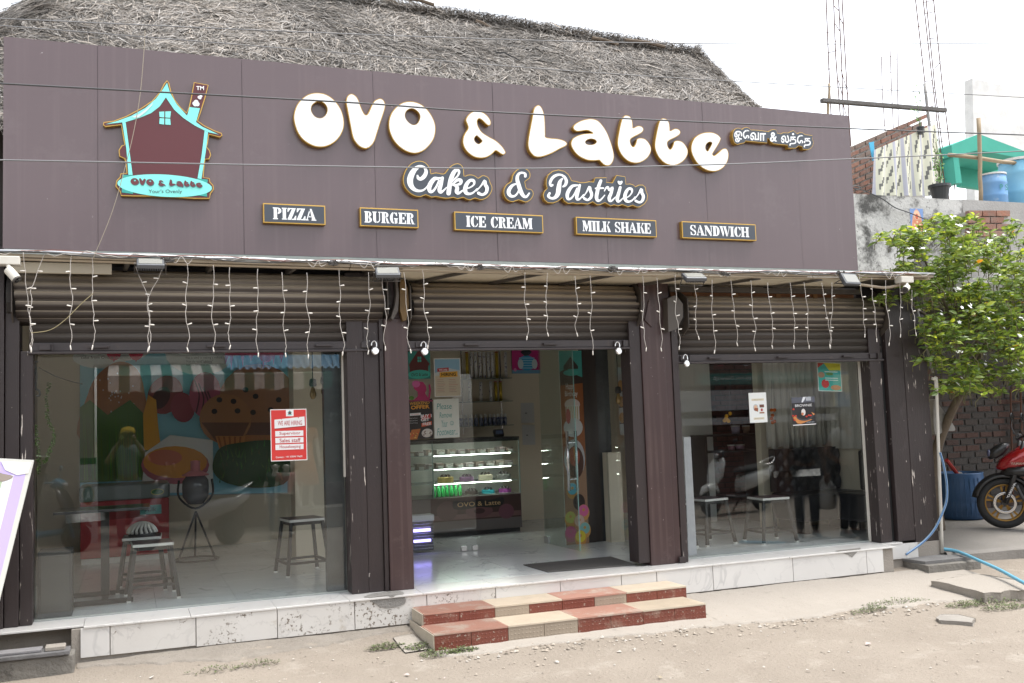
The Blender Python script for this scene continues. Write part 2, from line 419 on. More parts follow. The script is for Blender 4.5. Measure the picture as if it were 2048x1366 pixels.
weeds('weeds', [wp(1690, 1160, .16, .04), wp(1775, 1147, .1, .03)], 'thin weeds along the foot of the white plinth', 120)
weeds('weeds', [wp(1790, 1210, .35, .08), wp(1740, 1225, .2, .05), wp(1930, 1212, .2, .07)], 'dry green weeds along the broken pavement edge', 220)
weeds('weeds', [wp(1985, 1205, .3, .1), wp(2010, 1215, .25, .08)], 'bright weeds in front of the concrete slab at right', 300)
weeds('weeds', [wp(430, 1352, .2, .05), wp(520, 1340, .15, .04)], 'sparse weeds in the dirt under the left window', 90)

# ================================================================ SHOP BUILDING: plinth, floor, steps
m_marb = mat('white_marble_tile', (.68, .665, .64), .25, c2=(.60, .585, .565), scale=1.7, amt=.5, dirt=(.50, .475, .44), dscale=2.2, dthr=.63, bump=.03, bscale=30, coat=.15, vein=(.53, .52, .505), vscale=1.7)
m_marb_d = mat('stained_marble_tile', (.66, .64, .61), .4, c2=(.56, .535, .50), scale=2.2, amt=.6, dirt=(.42, .37, .30), dscale=4, dthr=.62, spots=(.18, .15, .12), sscale=40, sthr=.56, smask=3.5, vein=(.52, .50, .475), vscale=1.7, bump=.05, bscale=60)
m_ftile = mat('floor_marble_tile', (.74, .755, .75), .16, c2=(.66, .675, .67), scale=1.3, amt=.5, dirt=(.54, .55, .55), dscale=1.6, dthr=.66, coat=.1, vein=(.42, .44, .44), vscale=1.2)
m_mortar = mat('mortar', (.30, .27, .235), .95, bump=.4, bscale=60)
m_patch = mat('cement_patch', (.30, .285, .265), .95, c2=(.22, .21, .195), scale=40, amt=.7, bump=.8, bscale=90)
shop = thing('shop_building', 'cake shop with brown fascia, roller shutters and glazed front', 'shop', (3.5, 2, 0))
core = MB(); core.box(-.40, 7.04, -.205, 4.8, -.5, -.022); core.box(7.04, 7.30, -.02, 4.8, -.5, -.022); core.box(-3, -.40, -.02, 4.8, -.5, -.022); core.box(7.30, 7.86, -.02, 4.8, -.5, -.022)
core = core.build('floor_slab', m_mortar, shop)
seam = [160, 220, 392, 555, 709, 854, 992, 1122, 1245, 1316, 1429, 1590, 1739, 1773]
bx = [PY(s, 1200 if s > 700 else 1260, -.225).x for s in seam]
for i in range(len(bx)-1):
    a, b = bx[i]+.003, bx[i+1]-.003
    h = -.235 if i > 5 else (-.232 if i > 1 else -.225)
    mb = MB(); mb.box(a, b, -.222+rnd(-.002, .002), -.206, h + rnd(-.006, .004), -.014)
    mb.build('plinth_tile', m_marb_d if 1 <= i <= 5 else m_marb, core, bevel=.002)
xa = -2.2; k = 0                                     # nosing tiles, laid flat
nose = [-2.2, -1.3, -.32, .42, 1.05, 1.62, 2.22, 2.86, 3.5, 4.2, 4.36, 5.1, 5.8, 6.5, 7.06, 7.32]
for i in range(len(nose)-1):
    y0 = -.16 if nose[i] < -1.0 else (-.232 if nose[i] < 7 else -.04)
    mb = MB(); mb.box(nose[i]+.0015, nose[i+1]-.0015, y0+rnd(-.003, .003), .155, -.016, 0.0+rnd(-.0006, .0006)); mb.build('nosing_tile', m_marb, core, bevel=.003)
# end return of the plinth under the right pillar
mb = MB(); a = PY(1776, 1110, -.03); mb.box(7.05, 7.515, -.035, -.021, -.165, -.017); mb.build('plinth_tile', m_marb, core, bevel=.002)
# cement repairs
def pixpoly(mbY, pts): return [PY(x, y, mbY) for x, y in pts]
mb = MB(); mb.prism(pixpoly(-.226, catmull([(738, 1196), (775, 1190), (806, 1191), (811, 1205), (796, 1213), (770, 1216), (752, 1209)], 4)), (0, .02, 0)); mb.build('cement_patch', m_patch, core)
mb = MB(); mb.prism(pixpoly(-.2265, [(1672, 1101.5), (1722, 1096), (1704, 1115), (1697, 1110)]), (0, .02, 0)); mb.build('cement_patch', m_patch, core)
mb = MB(); mb.prism([PZ(x, y, .0026) for x, y in catmull([(730, 1195), (745, 1187), (775, 1183), (793, 1180), (806, 1189)], 3)], (0, 0, -.01)); mb.build('cement_patch', m_patch, core)
# interior floor tiles, 0.62 m grid
for i in range(15):
    for j in range(8):
        x0 = -1.05+i*.62; y0 = .16+j*.62
        if x0 > 7.7: continue
        me = None
        mb = MB(); mb.box(x0+.0012, min(x0+.6188, 7.80), y0+.0012, min(y0+.6188, 4.75), -.018, -.0005); mb.build('floor_tile', m_ftile, core)

# two steps, tiled in brick red and buff
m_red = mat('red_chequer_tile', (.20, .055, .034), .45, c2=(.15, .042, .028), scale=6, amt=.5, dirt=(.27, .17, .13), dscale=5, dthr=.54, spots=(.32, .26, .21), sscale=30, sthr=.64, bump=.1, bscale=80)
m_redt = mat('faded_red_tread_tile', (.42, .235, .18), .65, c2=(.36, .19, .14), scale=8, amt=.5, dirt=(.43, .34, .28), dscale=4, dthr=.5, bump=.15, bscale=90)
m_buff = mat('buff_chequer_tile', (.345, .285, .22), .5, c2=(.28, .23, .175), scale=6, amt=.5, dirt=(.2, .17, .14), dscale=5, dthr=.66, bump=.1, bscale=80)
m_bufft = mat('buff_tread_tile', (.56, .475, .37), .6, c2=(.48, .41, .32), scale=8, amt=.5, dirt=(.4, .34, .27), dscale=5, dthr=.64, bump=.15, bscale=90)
m_step = mat('step_render', (.50, .44, .35), .9, c2=(.40, .35, .28), scale=5, amt=.6, bump=.4, bscale=40, dirt=(.3, .25, .19), dscale=5)
st = thing('entrance_steps', 'two low steps tiled in brick red and buff before the shop door', 'steps', (3.3, -.55, -.33))
mb = MB(); mb.box(2.125, 4.47, -.545, -.235, -.5, -.117); mb.box(2.105, 4.44, -.905, -.5455, -.5, -.205); mb.build('step_core', m_step, st)
def pips(mb, x0, x1, z0, z1, y, sx=.03):
    nx, nz = max(2, int((x1-x0)/sx)), max(2, int((z1-z0)/.028))
    for i in range(nx):
        for j in range(nz):
            cx = x0+(i+.5)*(x1-x0)/nx; cz = z0+(j+.5)*(z1-z0)/nz; r = .0085
            mb.add([(cx-r, y, cz), (cx, y, cz-r*.8), (cx+r, y, cz), (cx, y, cz+r*.8), (cx, y-.0035, cz)], [(0,1,4),(1,2,4),(2,3,4),(3,0,4)])
def riser(xl, y, z0, z1, cols):
    for i, c in enumerate(cols):
        mb = MB(); mb.box(xl[i]+.002, xl[i+1]-.002, y, y+.012, z0, z1); pips(mb, xl[i]+.01, xl[i+1]-.01, z0+.008, z1-.008, y-.0003)
        mb.build('riser_tile', m_red if c == 'r' else m_buff, st)
def tread(xl, y0, y1, z, cols):
    for i, c in enumerate(cols):
        mb = MB(); mb.box(xl[i]+.002, xl[i+1]-.002, y0, y1, z-.012, z+rnd(-.0008, .0008))
        n = max(2, int((y1-y0)/.022))
        for j in range(n):
            yy = y0+(j+.5)*(y1-y0)/n; mb.box(xl[i]+.008, xl[i+1]-.008, yy-.004, yy+.004, z+.0009, z+.0022)
        mb.build('tread_tile', m_redt if c == 'r' else m_bufft, st, bevel=0)
def lerpx(a, b, ts): return [a+(b-a)*t for t in ts]
ux = [PY(846.5+(700+q/2.56)-846.5, 1215, -.556).x for q in (375, 560, 742, 918, 1088, 1254, 1418, 1575, 1727)]
lx = [PY(700+q/2.56, 1260, -.917).x for q in (430, 620, 810, 995, 1168, 1338, 1504, 1667, 1828)]
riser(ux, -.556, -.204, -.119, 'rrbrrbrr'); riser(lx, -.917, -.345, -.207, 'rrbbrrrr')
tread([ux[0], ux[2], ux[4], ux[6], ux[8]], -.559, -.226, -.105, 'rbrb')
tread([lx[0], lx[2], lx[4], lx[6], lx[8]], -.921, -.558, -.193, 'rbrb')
mb = MB(); mb.box(lx[0]-.006, lx[0]+.002, -.915, -.24, -.4, -.2); mb.box(ux[0]-.008, ux[0]+.001, -.55, -.24, -.2, -.11); mb.build('step_cheek', m_step, st)

# drain ledge at the far left, slab steps and flagstones at the right
led = thing('drain_ledge', 'dark stone ledge with loose slabs at the bottom left corner', 'ledge', (-1.2, -.3, -.3))
p = PZ(158, 1290, -.16)
mb = MB(); mb.box(-2.6, -.372, -.42, -.21, -.6, -.15); mb.build('ledge_block', m_conc_d, led, bevel=.012)
mb = MB(); mb.box(-2.6, -.40, -.44, -.26, -.148, -.118); mb.build('ledge_slab', mat('slate', (.17, .165, .165), .8, c2=(.11, .108, .11), scale=9, amt=.6, bump=.6, bscale=30), led, bevel=.006)
mb = MB(); mb.box(-.56, -.43, -.405, -.285, -.117, -.088); mb.build('loose_slab', m_conc, led, bevel=.006)
mb = MB(); mb.box(-1.15, -.58, -.40, -.275, -.117, -.098); mb.build('loose_slab', mat('slate'if False else 'grey_slab', (.25, .24, .245), .8, c2=(.19, .185, .19), scale=8, bump=.4), led, bevel=.005)
sl = thing('stone_slab_step', 'grey flat stone slab on rough concrete at the right pillar foot', 'stone step', (7.9, -.15, -.3))
A, B = PY(1775, 1130, -.3), PY(1962, 1130, -.3)
mb = MB(); pts = [(7.02, -.24), (7.60, -.75), (8.34, -.62), (8.6, .15), (7.4, .10)]
def slab(pts, z0, z1, jit=.015):
    mb = MB(); n = len(pts); q = []
    for i in range(n):
        a, b = Vector((*pts[i], 0)), Vector((*pts[(i+1) % n], 0))
        for t in range(6): p = a+(b-a)*t/6; q.append((p.x+jit*noise.noise(p*9), p.y+jit*noise.noise(p*9+Vector((5, 5, 5))), z1))
    mb.prism(q, (0, 0, z0-z1)); return mb
def PZl(pts, z): return [tuple(PZ(x, y, z))[:2] for x, y in pts]
slab(PZl([(1779, 1117), (1858, 1131), (1962, 1121), (1905, 1105)], -.19), -.5, -.195).build('slab_base', m_conc_d, sl)
slab(PZl([(1782, 1113), (1850, 1122), (1942, 1113), (1888, 1104)], -.16), -.192, -.165, .006).build('slab_top', mat('dark_flagstone', (.20, .195, .19), .85, c2=(.13, .127, .125), scale=6, amt=.6, bump=.5), sl, bevel=.004)
fl = thing('concrete_slab', 'broken pale concrete slab lying before the alley', 'slab', (8.3, -.6, -.3))
slab(PZl([(1862, 1160), (1969, 1186), (2050, 1178), (2065, 1165), (1955, 1147)], -.255), -.42, -.26, .03).build('slab_body', m_conc, fl, bevel=.01)
fs = thing('flagstone', 'loose flat grey stone lying on the dirt at right', 'stone', (7.2, -1.9, -.34))
slab(PZl([(1872, 1234), (1880, 1240), (1945, 1244), (1948, 1236), (1918, 1228), (1880, 1228)], -.325), -.355, -.33, .01).build('stone_body', mat('flag_grey', (.30, .28, .25), .9, c2=(.22, .2, .18), scale=6, bump=.4), fs, bevel=.004)

# ================================================================ PILLARS AND JAMBS
m_brown = mat('brown_cladding', (.058, .032, .031), .45, c2=(.046, .026, .026), scale=3, amt=.6, dirt=(.088, .06, .055), dscale=4, dthr=.6, spots=(.55, .5, .47), sscale=36, sthr=.72, bump=.02, bscale=20, streak=(.10, .066, .06))
m_dkpl = mat('peeling_dark_paint', (.036, .0245, .024), .5, c2=(.024, .0175, .0175), scale=4, amt=.6, dirt=(.055, .042, .042), dscale=5, dthr=.58, spots=(.55, .5, .46), sscale=26, sthr=.69, stretch=(1, 1, .4), bump=.15, bscale=40)
m_dkpl2 = mat('flaking_dark_paint', (.036, .0245, .024), .5, c2=(.024, .0175, .0175), scale=4, amt=.6, spots=(.6, .54, .48), sscale=18, sthr=.65, stretch=(2.4, 2.4, .22), bump=.2, bscale=40)
def pillar(name, label, parts, base):
    t = thing(name, label, 'pillar', base)
    for (nm, x0, x1, y0, y1, z0, z1, m) in parts:
        mb = MB(); mb.box(x0, x1, y0, y1, z0, z1); mb.build(nm, m, t, bevel=.004)
    return t
p1 = pillar('shop_pillar', 'brown clad pillar between left window and doorway', [
    ('cladding', 2.008, 2.21, -.005, .20, .002, 2.27, m_brown), ('cladding', 2.055, 2.165, .01, .20, 2.271, 2.62, m_brown),
    ('jamb_board', 1.835, 1.965, .03, .22, .002, 2.66, m_dkpl), ('jamb_board', 1.692, 1.832, .02, .22, .002, 2.66, m_dkpl2), ('shutter_guide', 1.968, 2.004, .01, .18, .002, 2.3, m_dkpl)], (2, .1, 0))
p2 = pillar('shop_pillar', 'brown clad pillar between doorway and right window', [
    ('cladding', 4.452, 4.70, -.005, .20, .002, 2.64, m_brown), ('jamb_board', 4.335, 4.449, .01, .2, .03, 2.30, m_dkpl),
    ('jamb_board', 4.703, 4.775, .012, .2, .002, 2.64, m_brown), ('shutter_guide', 4.778, 4.845, .0, .18, .002, 2.25, m_dkpl2), ('guide_foot', 4.735, 4.80, -.03, -.002, .002, .06, m_dkpl)], (4.6, .1, 0))
p3 = pillar('shop_pillar', 'wide dark peeling pillar at the right end of the shop', [
    ('cladding', 7.305, 7.52, .0, .4, .003, 2.66, m_dkpl), ('cladding', 7.523, 7.83, -.003, .4, -.24, 2.66, m_dkpl2),
    ('jamb_board', 7.10, 7.245, .02, .22, .003, 2.3, m_dkpl2), ('shutter_guide', 7.25, 7.30, .05, .2, .003, 2.3, mat('black_gap', (.01, .01, .01), .7))], (7.5, .1, 0))
p0 = pillar('shop_pillar', 'very dark pillar at the left edge beside the window', [
    ('cladding', -3.0, -.865, -.003, .4, -.02, 2.8, m_dkpl), ('jamb_board', -.86, -.765, .02, .25, .003, 2.5, m_dkpl), ('jamb_board', -.76, -.675, .035, .22, .003, 2.02, m_dkpl2)], (-1.5, .1, 0))
# lintel / beam behind the shutters and upper wall up to the roof
mb = MB(); mb.box(-3, 6.70, .42, .6, 2.32, 4.0); mb.box(6.705, 7.83, .42, .6, 2.32, 2.66); mb.build('lintel', mat('dark_lintel', (.05, .042, .04), .9), shop)
# ================================================================ FASCIA SIGN
SY = -.30
m_acp = mat('brown_composite_panel', (.106, .072, .078), .27, c2=(.096, .065, .070), scale=1.2, amt=.6, dirt=(.117, .084, .089), dscale=1.7, dthr=.58, streak=(.116, .081, .086), spec=.6, bump=.012, bscale=3, spots=(.30, .26, .26), sscale=26, sthr=.74)
m_gold = mat('gold_trim', (.52, .32, .07), .32, metal=.55, c2=(.42, .25, .05), scale=8, amt=.5, spec=.5)
m_white = mat('white_acrylic', (.68, .70, .72), .22, c2=(.77, .785, .80), scale=3, amt=.5, dirt=(.66, .65, .62), dscale=2.5, dthr=.66)
m_slate = mat('slate_acrylic', (.036, .044, .058), .3, c2=(.044, .052, .068), scale=4, amt=.5)
m_alu = mat('galvanised_trim', (.30, .33, .31), .55, metal=.5, c2=(.2, .22, .21), scale=12, amt=.7)
fa = thing('fascia_sign', 'long purple brown fascia sign with white bubble letters', 'shop sign', (3, -.2, 2.7))
ZT, ZB = 4.302, 2.735; X0, X1 = -.847, 6.757
sx = [X0] + [PY(s, t, SY).x for s, t in ((195, 91), (483, 118), (745, 143), (984, 166), (1202, 186), (1403, 205), (1588, 222))] + [X1]
mb = MB(); mb.box(X0+.004, X1-.004, SY+.008, SY+.14, ZB+.004, ZT-.004); mb.build('backing_frame', mat('panel_back', (.07, .055, .06), .7), fa)
for i in range(len(sx)-1):
    mb = MB(); a, b = sx[i]+.0013, sx[i+1]-.0013; off = rnd(-.0012, .0012)
    nxp, nzp = 8, 10; tl_ = [rnd(-.0018, .0018) for _ in range(4)]; vs = []
    for jx in range(nxp+1):
        for jz in range(nzp+1):
            u, v = jx/nxp, jz/nzp; yy = tl_[0]*(1-u)*(1-v)+tl_[1]*u*(1-v)+tl_[2]*(1-u)*v+tl_[3]*u*v + .0012*noise.noise(Vector((u*3+i*7, v*3, 1)))
            vs.append((a+(b-a)*u, SY+off+yy, ZB+(ZT-ZB)*v))
    mb.add(vs, [(jx*(nzp+1)+jz, (jx+1)*(nzp+1)+jz, (jx+1)*(nzp+1)+jz+1, jx*(nzp+1)+jz+1) for jx in range(nxp) for jz in range(nzp)])
    mb.build('fascia_panel', m_acp, fa, smooth=True)
mb = MB()                                                  # ragged bottom trim
n = 90
for i in range(n):
    a = X0+.01+(X1-X0-.02)*i/n; b = X0+.01+(X1-X0-.02)*(i+1)/n
    mb.box(a, b, SY-.006, SY+.02, ZB-.045-.008*random.random(), ZB-.003)
mb.build('bottom_trim', m_alu, fa)

def letter(name, ox, oy, sc, outer, holes=(), Y=-.352, depth=.055, face=m_white, n=5, rim=.006, label=None, sharp=False):
    sm = (lambda q: q) if sharp else (lambda q: catmull(q, n))
    o3 = [PY(ox+u/sc, oy+v/sc, Y) for u, v in sm(outer)]; h3 = [[PY(ox+u/sc, oy+v/sc, Y) for u, v in sm(h)] for h in holes]
    mb = MB(); mb.prism(o3, (0, SY-Y-.0005, 0), h3)
    lt = mb.build(name, m_gold, fa, fix=True)
    if label: lt['label'] = label
    def inset(q, d):
        k = len(q); out = []; area = sum(q[i].x*q[(i+1) % k].z-q[(i+1) % k].x*q[i].z for i in range(k)); sg = 1 if area > 0 else -1
        for i in range(k):
            t = q[(i+1) % k]-q[i-1]; l = math.hypot(t.x, t.z) or 1
            out.append(Vector((q[i].x - t.z/l*d*sg, q[i].y, q[i].z + t.x/l*d*sg)))
        return out
    f3 = inset(o3, rim); g3 = [inset(h, -rim*.6) for h in h3]
    mb = MB(); mb.prism([p+Vector((0, -.002, 0)) for p in f3], (0, .0015, 0), [[p+Vector((0, -.002, 0)) for p in h] for h in g3])
    mb.build('letter_face', face, lt, fix=True)
    return lt
O1 = [(430,107),(560,130),(680,215),(770,350),(805,500),(790,620),(720,740),(610,820),(490,848),(370,825),(250,750),(170,640),(125,500),(122,400),(160,280),(230,190),(320,130)]
O1h = [(465,222),(540,255),(577,320),(565,390),(520,440),(470,452),(410,430),(365,370),(358,310),(390,255)]
Vv = [(905,120),(965,150),(1005,210),(1040,310),(1080,390),(1110,408),(1140,375),(1190,265),(1230,210),(1300,185),(1350,215),(1370,280),(1350,370),(1300,520),(1250,680),(1215,780),(1160,845),(1095,868),(1020,840),(955,770),(920,690),(890,540),(850,330),(833,220),(855,150)]
O2 = [(1690,225),(1800,240),(1900,295),(1990,400),(2050,540),(2045,690),(1990,800),(1900,890),(1790,932),(1680,915),(1570,850),(1480,750),(1425,620),(1418,500),(1450,390),(1520,300),(1600,245)]
O2h = [(1730,322),(1790,345),(1838,400),(1840,460),(1810,520),(1760,545),(1700,520),(1650,460),(1640,400),(1670,345)]
AM = [(350,218),(440,235),(510,285),(550,345),(557,395),(530,418),(495,400),(450,355),(405,325),(378,340),(373,380),(390,440),(440,510),(530,570),(620,620),(700,690),(750,760),(757,795),(725,815),(690,800),(640,765),(615,765),(580,800),(510,845),(420,862),(320,840),(230,770),(180,680),(178,590),(205,520),(245,455),(235,400),(215,350),(230,300),(280,245)]
AMh = [(362,555),(390,575),(438,625),(415,655),(385,668),(345,640),(332,595)]
LL = [(1205,138),(1245,165),(1275,230),(1290,300),(1297,400),(1300,530),(1306,576),(1380,590),(1480,600),(1560,625),(1597,660),(1580,695),(1500,735),(1400,790),(1300,830),(1220,848),(1150,835),(1090,770),(1065,690),(1070,600),(1090,480),(1120,320),(1140,210),(1165,160)]
aa = [(310,220),(380,240),(440,300),(490,380),(530,480),(560,580),(573,660),(560,720),(530,760),(490,770),(450,755),(408,712),(395,706),(330,710),(250,700),(160,655),(100,590),(70,520),(85,460),(130,425),(200,400),(270,391),(322,390),(318,382),(290,366),(250,356),(180,365),(130,365),(95,330),(110,290),(170,250),(240,228)]
aah = [(305,455),(350,465),(368,490),(345,515),(295,525),(250,515),(238,490),(262,465)]
tt = [(720,180),(760,195),(785,240),(793,300),(797,327),(850,303),(895,310),(918,340),(905,375),(860,405),(800,435),(765,465),(768,510),(790,545),(810,540),(830,500),(845,455),(890,445),(940,460),(985,510),(1007,570),(995,630),(950,690),(880,730),(810,738),(730,710),(660,640),(620,550),(615,470),(630,380),(650,280),(670,215),(695,185)]
t2 = [(1155+(u-720)*.985, 215+(v-180)*.985) for u, v in tt]
ee = [(1680,378),(1740,385),(1790,410),(1822,447),(1815,475),(1800,510),(1735,615),(1727,636),(1745,650),(1790,620),(1840,575),(1885,570),(1910,610),(1912,670),(1890,740),(1840,800),(1770,833),(1690,830),(1610,795),(1540,730),(1490,640),(1475,560),(1490,490),(1530,430),(1600,390)]
eeh = [(1700,490),(1720,508),(1690,570),(1668,600),(1645,570),(1648,530),(1670,500)]
S1 = 2048/300; S3 = 2048/350
BIG = [(570, 170, S1, O1, [O1h]), (570, 170, S1, Vv, []), (570, 170, S1, O2, [O2h]), (900, 190, S1, AM, [AMh]), (900, 190, S1, LL, []),
       (1130, 200, S3, aa, [aah]), (1130, 200, S3, tt, []), (1130, 200, S3, t2, []), (1130, 200, S3, ee, [eeh])]
for (ox, oy, sc, q, h) in BIG: letter('letter', ox, oy, sc, q, h)

# ---- script line: Cakes & Pastries
CK = [(320,48),(410,75),(465,140),(485,190),(490,235),(560,220),(640,235),(690,230),(740,165),(800,110),(880,85),(940,115),(970,180),(975,270),(1020,255),(1080,250),(1140,270),(1180,300),(1230,265),(1280,265),(1335,300),(1355,360),(1385,430),(1380,490),(1340,560),(1280,605),(1210,620),(1135,595),(1070,622),(1010,610),(960,585),(880,607),(820,585),(740,600),(640,590),(560,572),(500,583),(415,548),(340,575),(260,565),(180,520),(110,440),(80,340),(95,240),(140,150),(220,75)]
AK = [(1830,155),(1900,175),(1940,230),(1935,300),(1870,350),(1870,380),(1890,455),(1945,460),(1985,500),(1985,560),(1940,625),(1870,655),(1775,622),(1690,650),(1620,630),(1570,580),(1550,500),(1570,430),(1610,380),(1665,345),(1680,270),(1720,205),(1770,165)]
PK = [(400,122),(500,145),(570,200),(610,270),(625,305),(700,320),(780,340),(860,338),(920,322),(1000,330),(1025,258),(1220,255),(1220,335),(1320,345),(1390,215),(1540,240),(1555,370),(1620,360),(1680,380),(1710,412),(1770,380),(1840,380),(1885,420),(1895,480),(1925,560),(1915,640),(1870,710),(1790,762),(1740,765),(1670,732),(1590,760),(1490,722),(1420,745),(1350,725),(1290,745),(1195,688),(1110,725),(1060,725),(985,675),(900,715),(790,700),(720,710),(650,692),(570,705),(500,660),(465,602),(400,660),(310,695),(220,690),(160,640),(135,560),(155,490),(205,440),(185,370),(190,290),(220,210),(300,145)]
S5, S6 = 2048/280, 2048/240
lc = letter('word_plate', 795, 315, S5, CK, face=m_slate, n=2, rim=.006); la = letter('word_plate', 795, 315, S5, AK, face=m_slate, n=2, rim=.006); lp = letter('word_plate', 1070, 325, S6, PK, face=m_slate, n=1, rim=.006)
WH = (.80, .815, .83)
def script(parent, ox, oy, sc, strokes):
    pr = Print(pix_plane(-.3565, ox, oy, sc), (0, -1, 0), .0002)
    for pts, wd in strokes: pr.stroke(pts, wd, WH)
    return pr.build('script_lettering', parent, print_mat('white_print', .3))
script(lc, 795, 315, S5, [
    ([(292,268),(305,302),(345,312),(392,272),(418,210),(395,150),(330,130),(258,170),(205,250),(182,335),(200,415),(250,470),(320,490),(390,470),(445,410)], [30,46,52,60,50,36,42,66,84,88,74,52,36,26,18]),
    ([(625,300),(590,308),(540,312),(490,370),(462,440),(475,498),(515,494),(565,430),(605,340)], [26,40,56,66,66,48,36,30,26]),
    ([(655,300),(632,400),(612,470),(628,508),(665,490),(715,440)], [44,56,60,48,28,18]),
    ([(868,178),(825,215),(785,300),(762,400),(745,525)], [44,60,66,66,66]), ([(868,178),(898,205),(885,260),(840,310),(800,350)], [44,36,28,24,22]),
    ([(790,410),(830,370),(880,330),(925,340),(915,385),(850,405),(815,412)], [20,28,44,50,40,26,18]), ([(830,405),(870,440),(862,500),(890,525),(960,478)], [36,52,58,40,20]),
    ([(985,462),(1060,440),(1115,395),(1110,345),(1060,338),(1010,390),(985,465),(1000,520),(1050,535),(1105,515),(1160,460)], [16,20,28,44,44,56,62,54,36,26,18]),
    ([(1150,490),(1215,420),(1270,345),(1280,400),(1305,450),(1290,515),(1235,548),(1180,525)], [18,22,40,52,52,46,36,46])])
script(la, 795, 315, S5, [
    ([(1868,275),(1868,240),(1820,222),(1770,245),(1750,310),(1775,410),(1805,500),(1840,560),(1885,575),(1925,525)], [40,36,30,40,52,60,60,50,34,26]),
    ([(1735,385),(1680,410),(1635,465),(1625,520),(1660,565),(1720,560),(1765,500),(1785,420)], [20,40,54,56,44,30,24,22])])
script(lp, 1070, 325, S6, [
    ([(300,385),(272,400),(258,340),(300,260),(370,215),(440,210),(505,250),(535,320),(515,385),(478,412)], [34,34,46,50,44,34,44,54,48,28]),
    ([(468,275),(425,330),(405,430),(390,530),(345,595),(280,612),(225,575),(248,525)], [28,60,80,78,58,40,46,40]),
    ([(745,392),(700,392),(635,405),(580,470),(548,550),(560,620),(610,615),(665,550),(715,440)], [26,34,50,60,60,48,34,28,24]), ([(762,388),(735,490),(710,580),(720,630),(765,620),(825,550)], [40,52,58,46,28,18]),
    ([(810,600),(870,515),(925,420),(940,480),(962,540),(945,605),(890,642),(835,615)], [18,22,44,52,52,46,38,44]),
    ([(1118,315),(1085,400),(1055,520),(1045,600),(1065,650),(1115,640),(1185,560)], [52,60,62,60,50,30,18]), ([(1030,445),(1160,440)], [30,30]),
    ([(1178,490),(1205,440),(1240,425),(1262,480),(1315,428),(1295,520),(1262,600),(1270,655),(1310,650),(1370,590)], [18,30,40,34,40,52,60,50,30,18]),
    ([(1448,428),(1420,530),(1398,610),(1405,662),(1440,662),(1505,600)], [48,56,60,50,30,18]), ([(1420,335),(1445,360),(1470,335)], [40,54,40]),
    ([(1515,620),(1595,580),(1645,515),(1640,460),(1590,452),(1545,510),(1525,590),(1545,655),(1600,672),(1660,640),(1700,590)], [16,20,28,44,44,56,62,54,36,26,18]),
    ([(1690,630),(1750,550),(1805,460),(1815,520),(1840,580),(1825,650),(1775,685),(1710,660)], [18,22,44,52,52,46,38,44])])

# ---- Tamil name plate
TP = [(255,160),(310,170),(345,190),(390,155),(440,145),(490,160),(530,200),(600,200),(750,215),(890,235),(940,200),(1000,188),(1060,205),(1070,265),(1140,280),(1190,255),(1290,262),(1340,235),(1400,212),(1450,250),(1470,280),(1530,250),(1590,260),(1640,295),(1790,315),(1790,390),(1815,450),(1800,530),(1750,590),(1700,610),(1590,600),(1585,550),(1510,530),(1450,580),(1300,580),(1285,520),(1000,490),(930,450),(890,380),(868,375),(862,475),(420,432),(400,470),(330,485),(250,505),(190,470),(165,400),(150,320),(165,230),(205,180)]
S4 = 2048/200
lt = letter('word_plate', 1450, 240, S4, TP, face=m_slate, n=1, rim=.005)
pr = Print(pix_plane(-.3555, 1450, 240, S4), (0, -1, 0), .0002)
def tamil(s, x0, y0, x1, y1, bold=.022): pr.text(s, x0, y1, x1, y0, WH, bold)
tamil('ஓ', 190, 222, 352, 455); tamil('ே', 365, 205, 500, 395); tamil('வ', 515, 252, 695, 415); tamil('ா', 715, 268, 835, 425)
tamil('&', 918, 250, 1065, 445); tamil('ல', 1145, 308, 1310, 470); tamil('த', 1318, 340, 1460, 530); pr.disc(1392, 290, 22, 22, WH)
tamil('ே', 1472, 310, 1600, 495); tamil('த', 1610, 370, 1755, 560)
pr.build('tamil_lettering', lt, print_mat('white_print'))

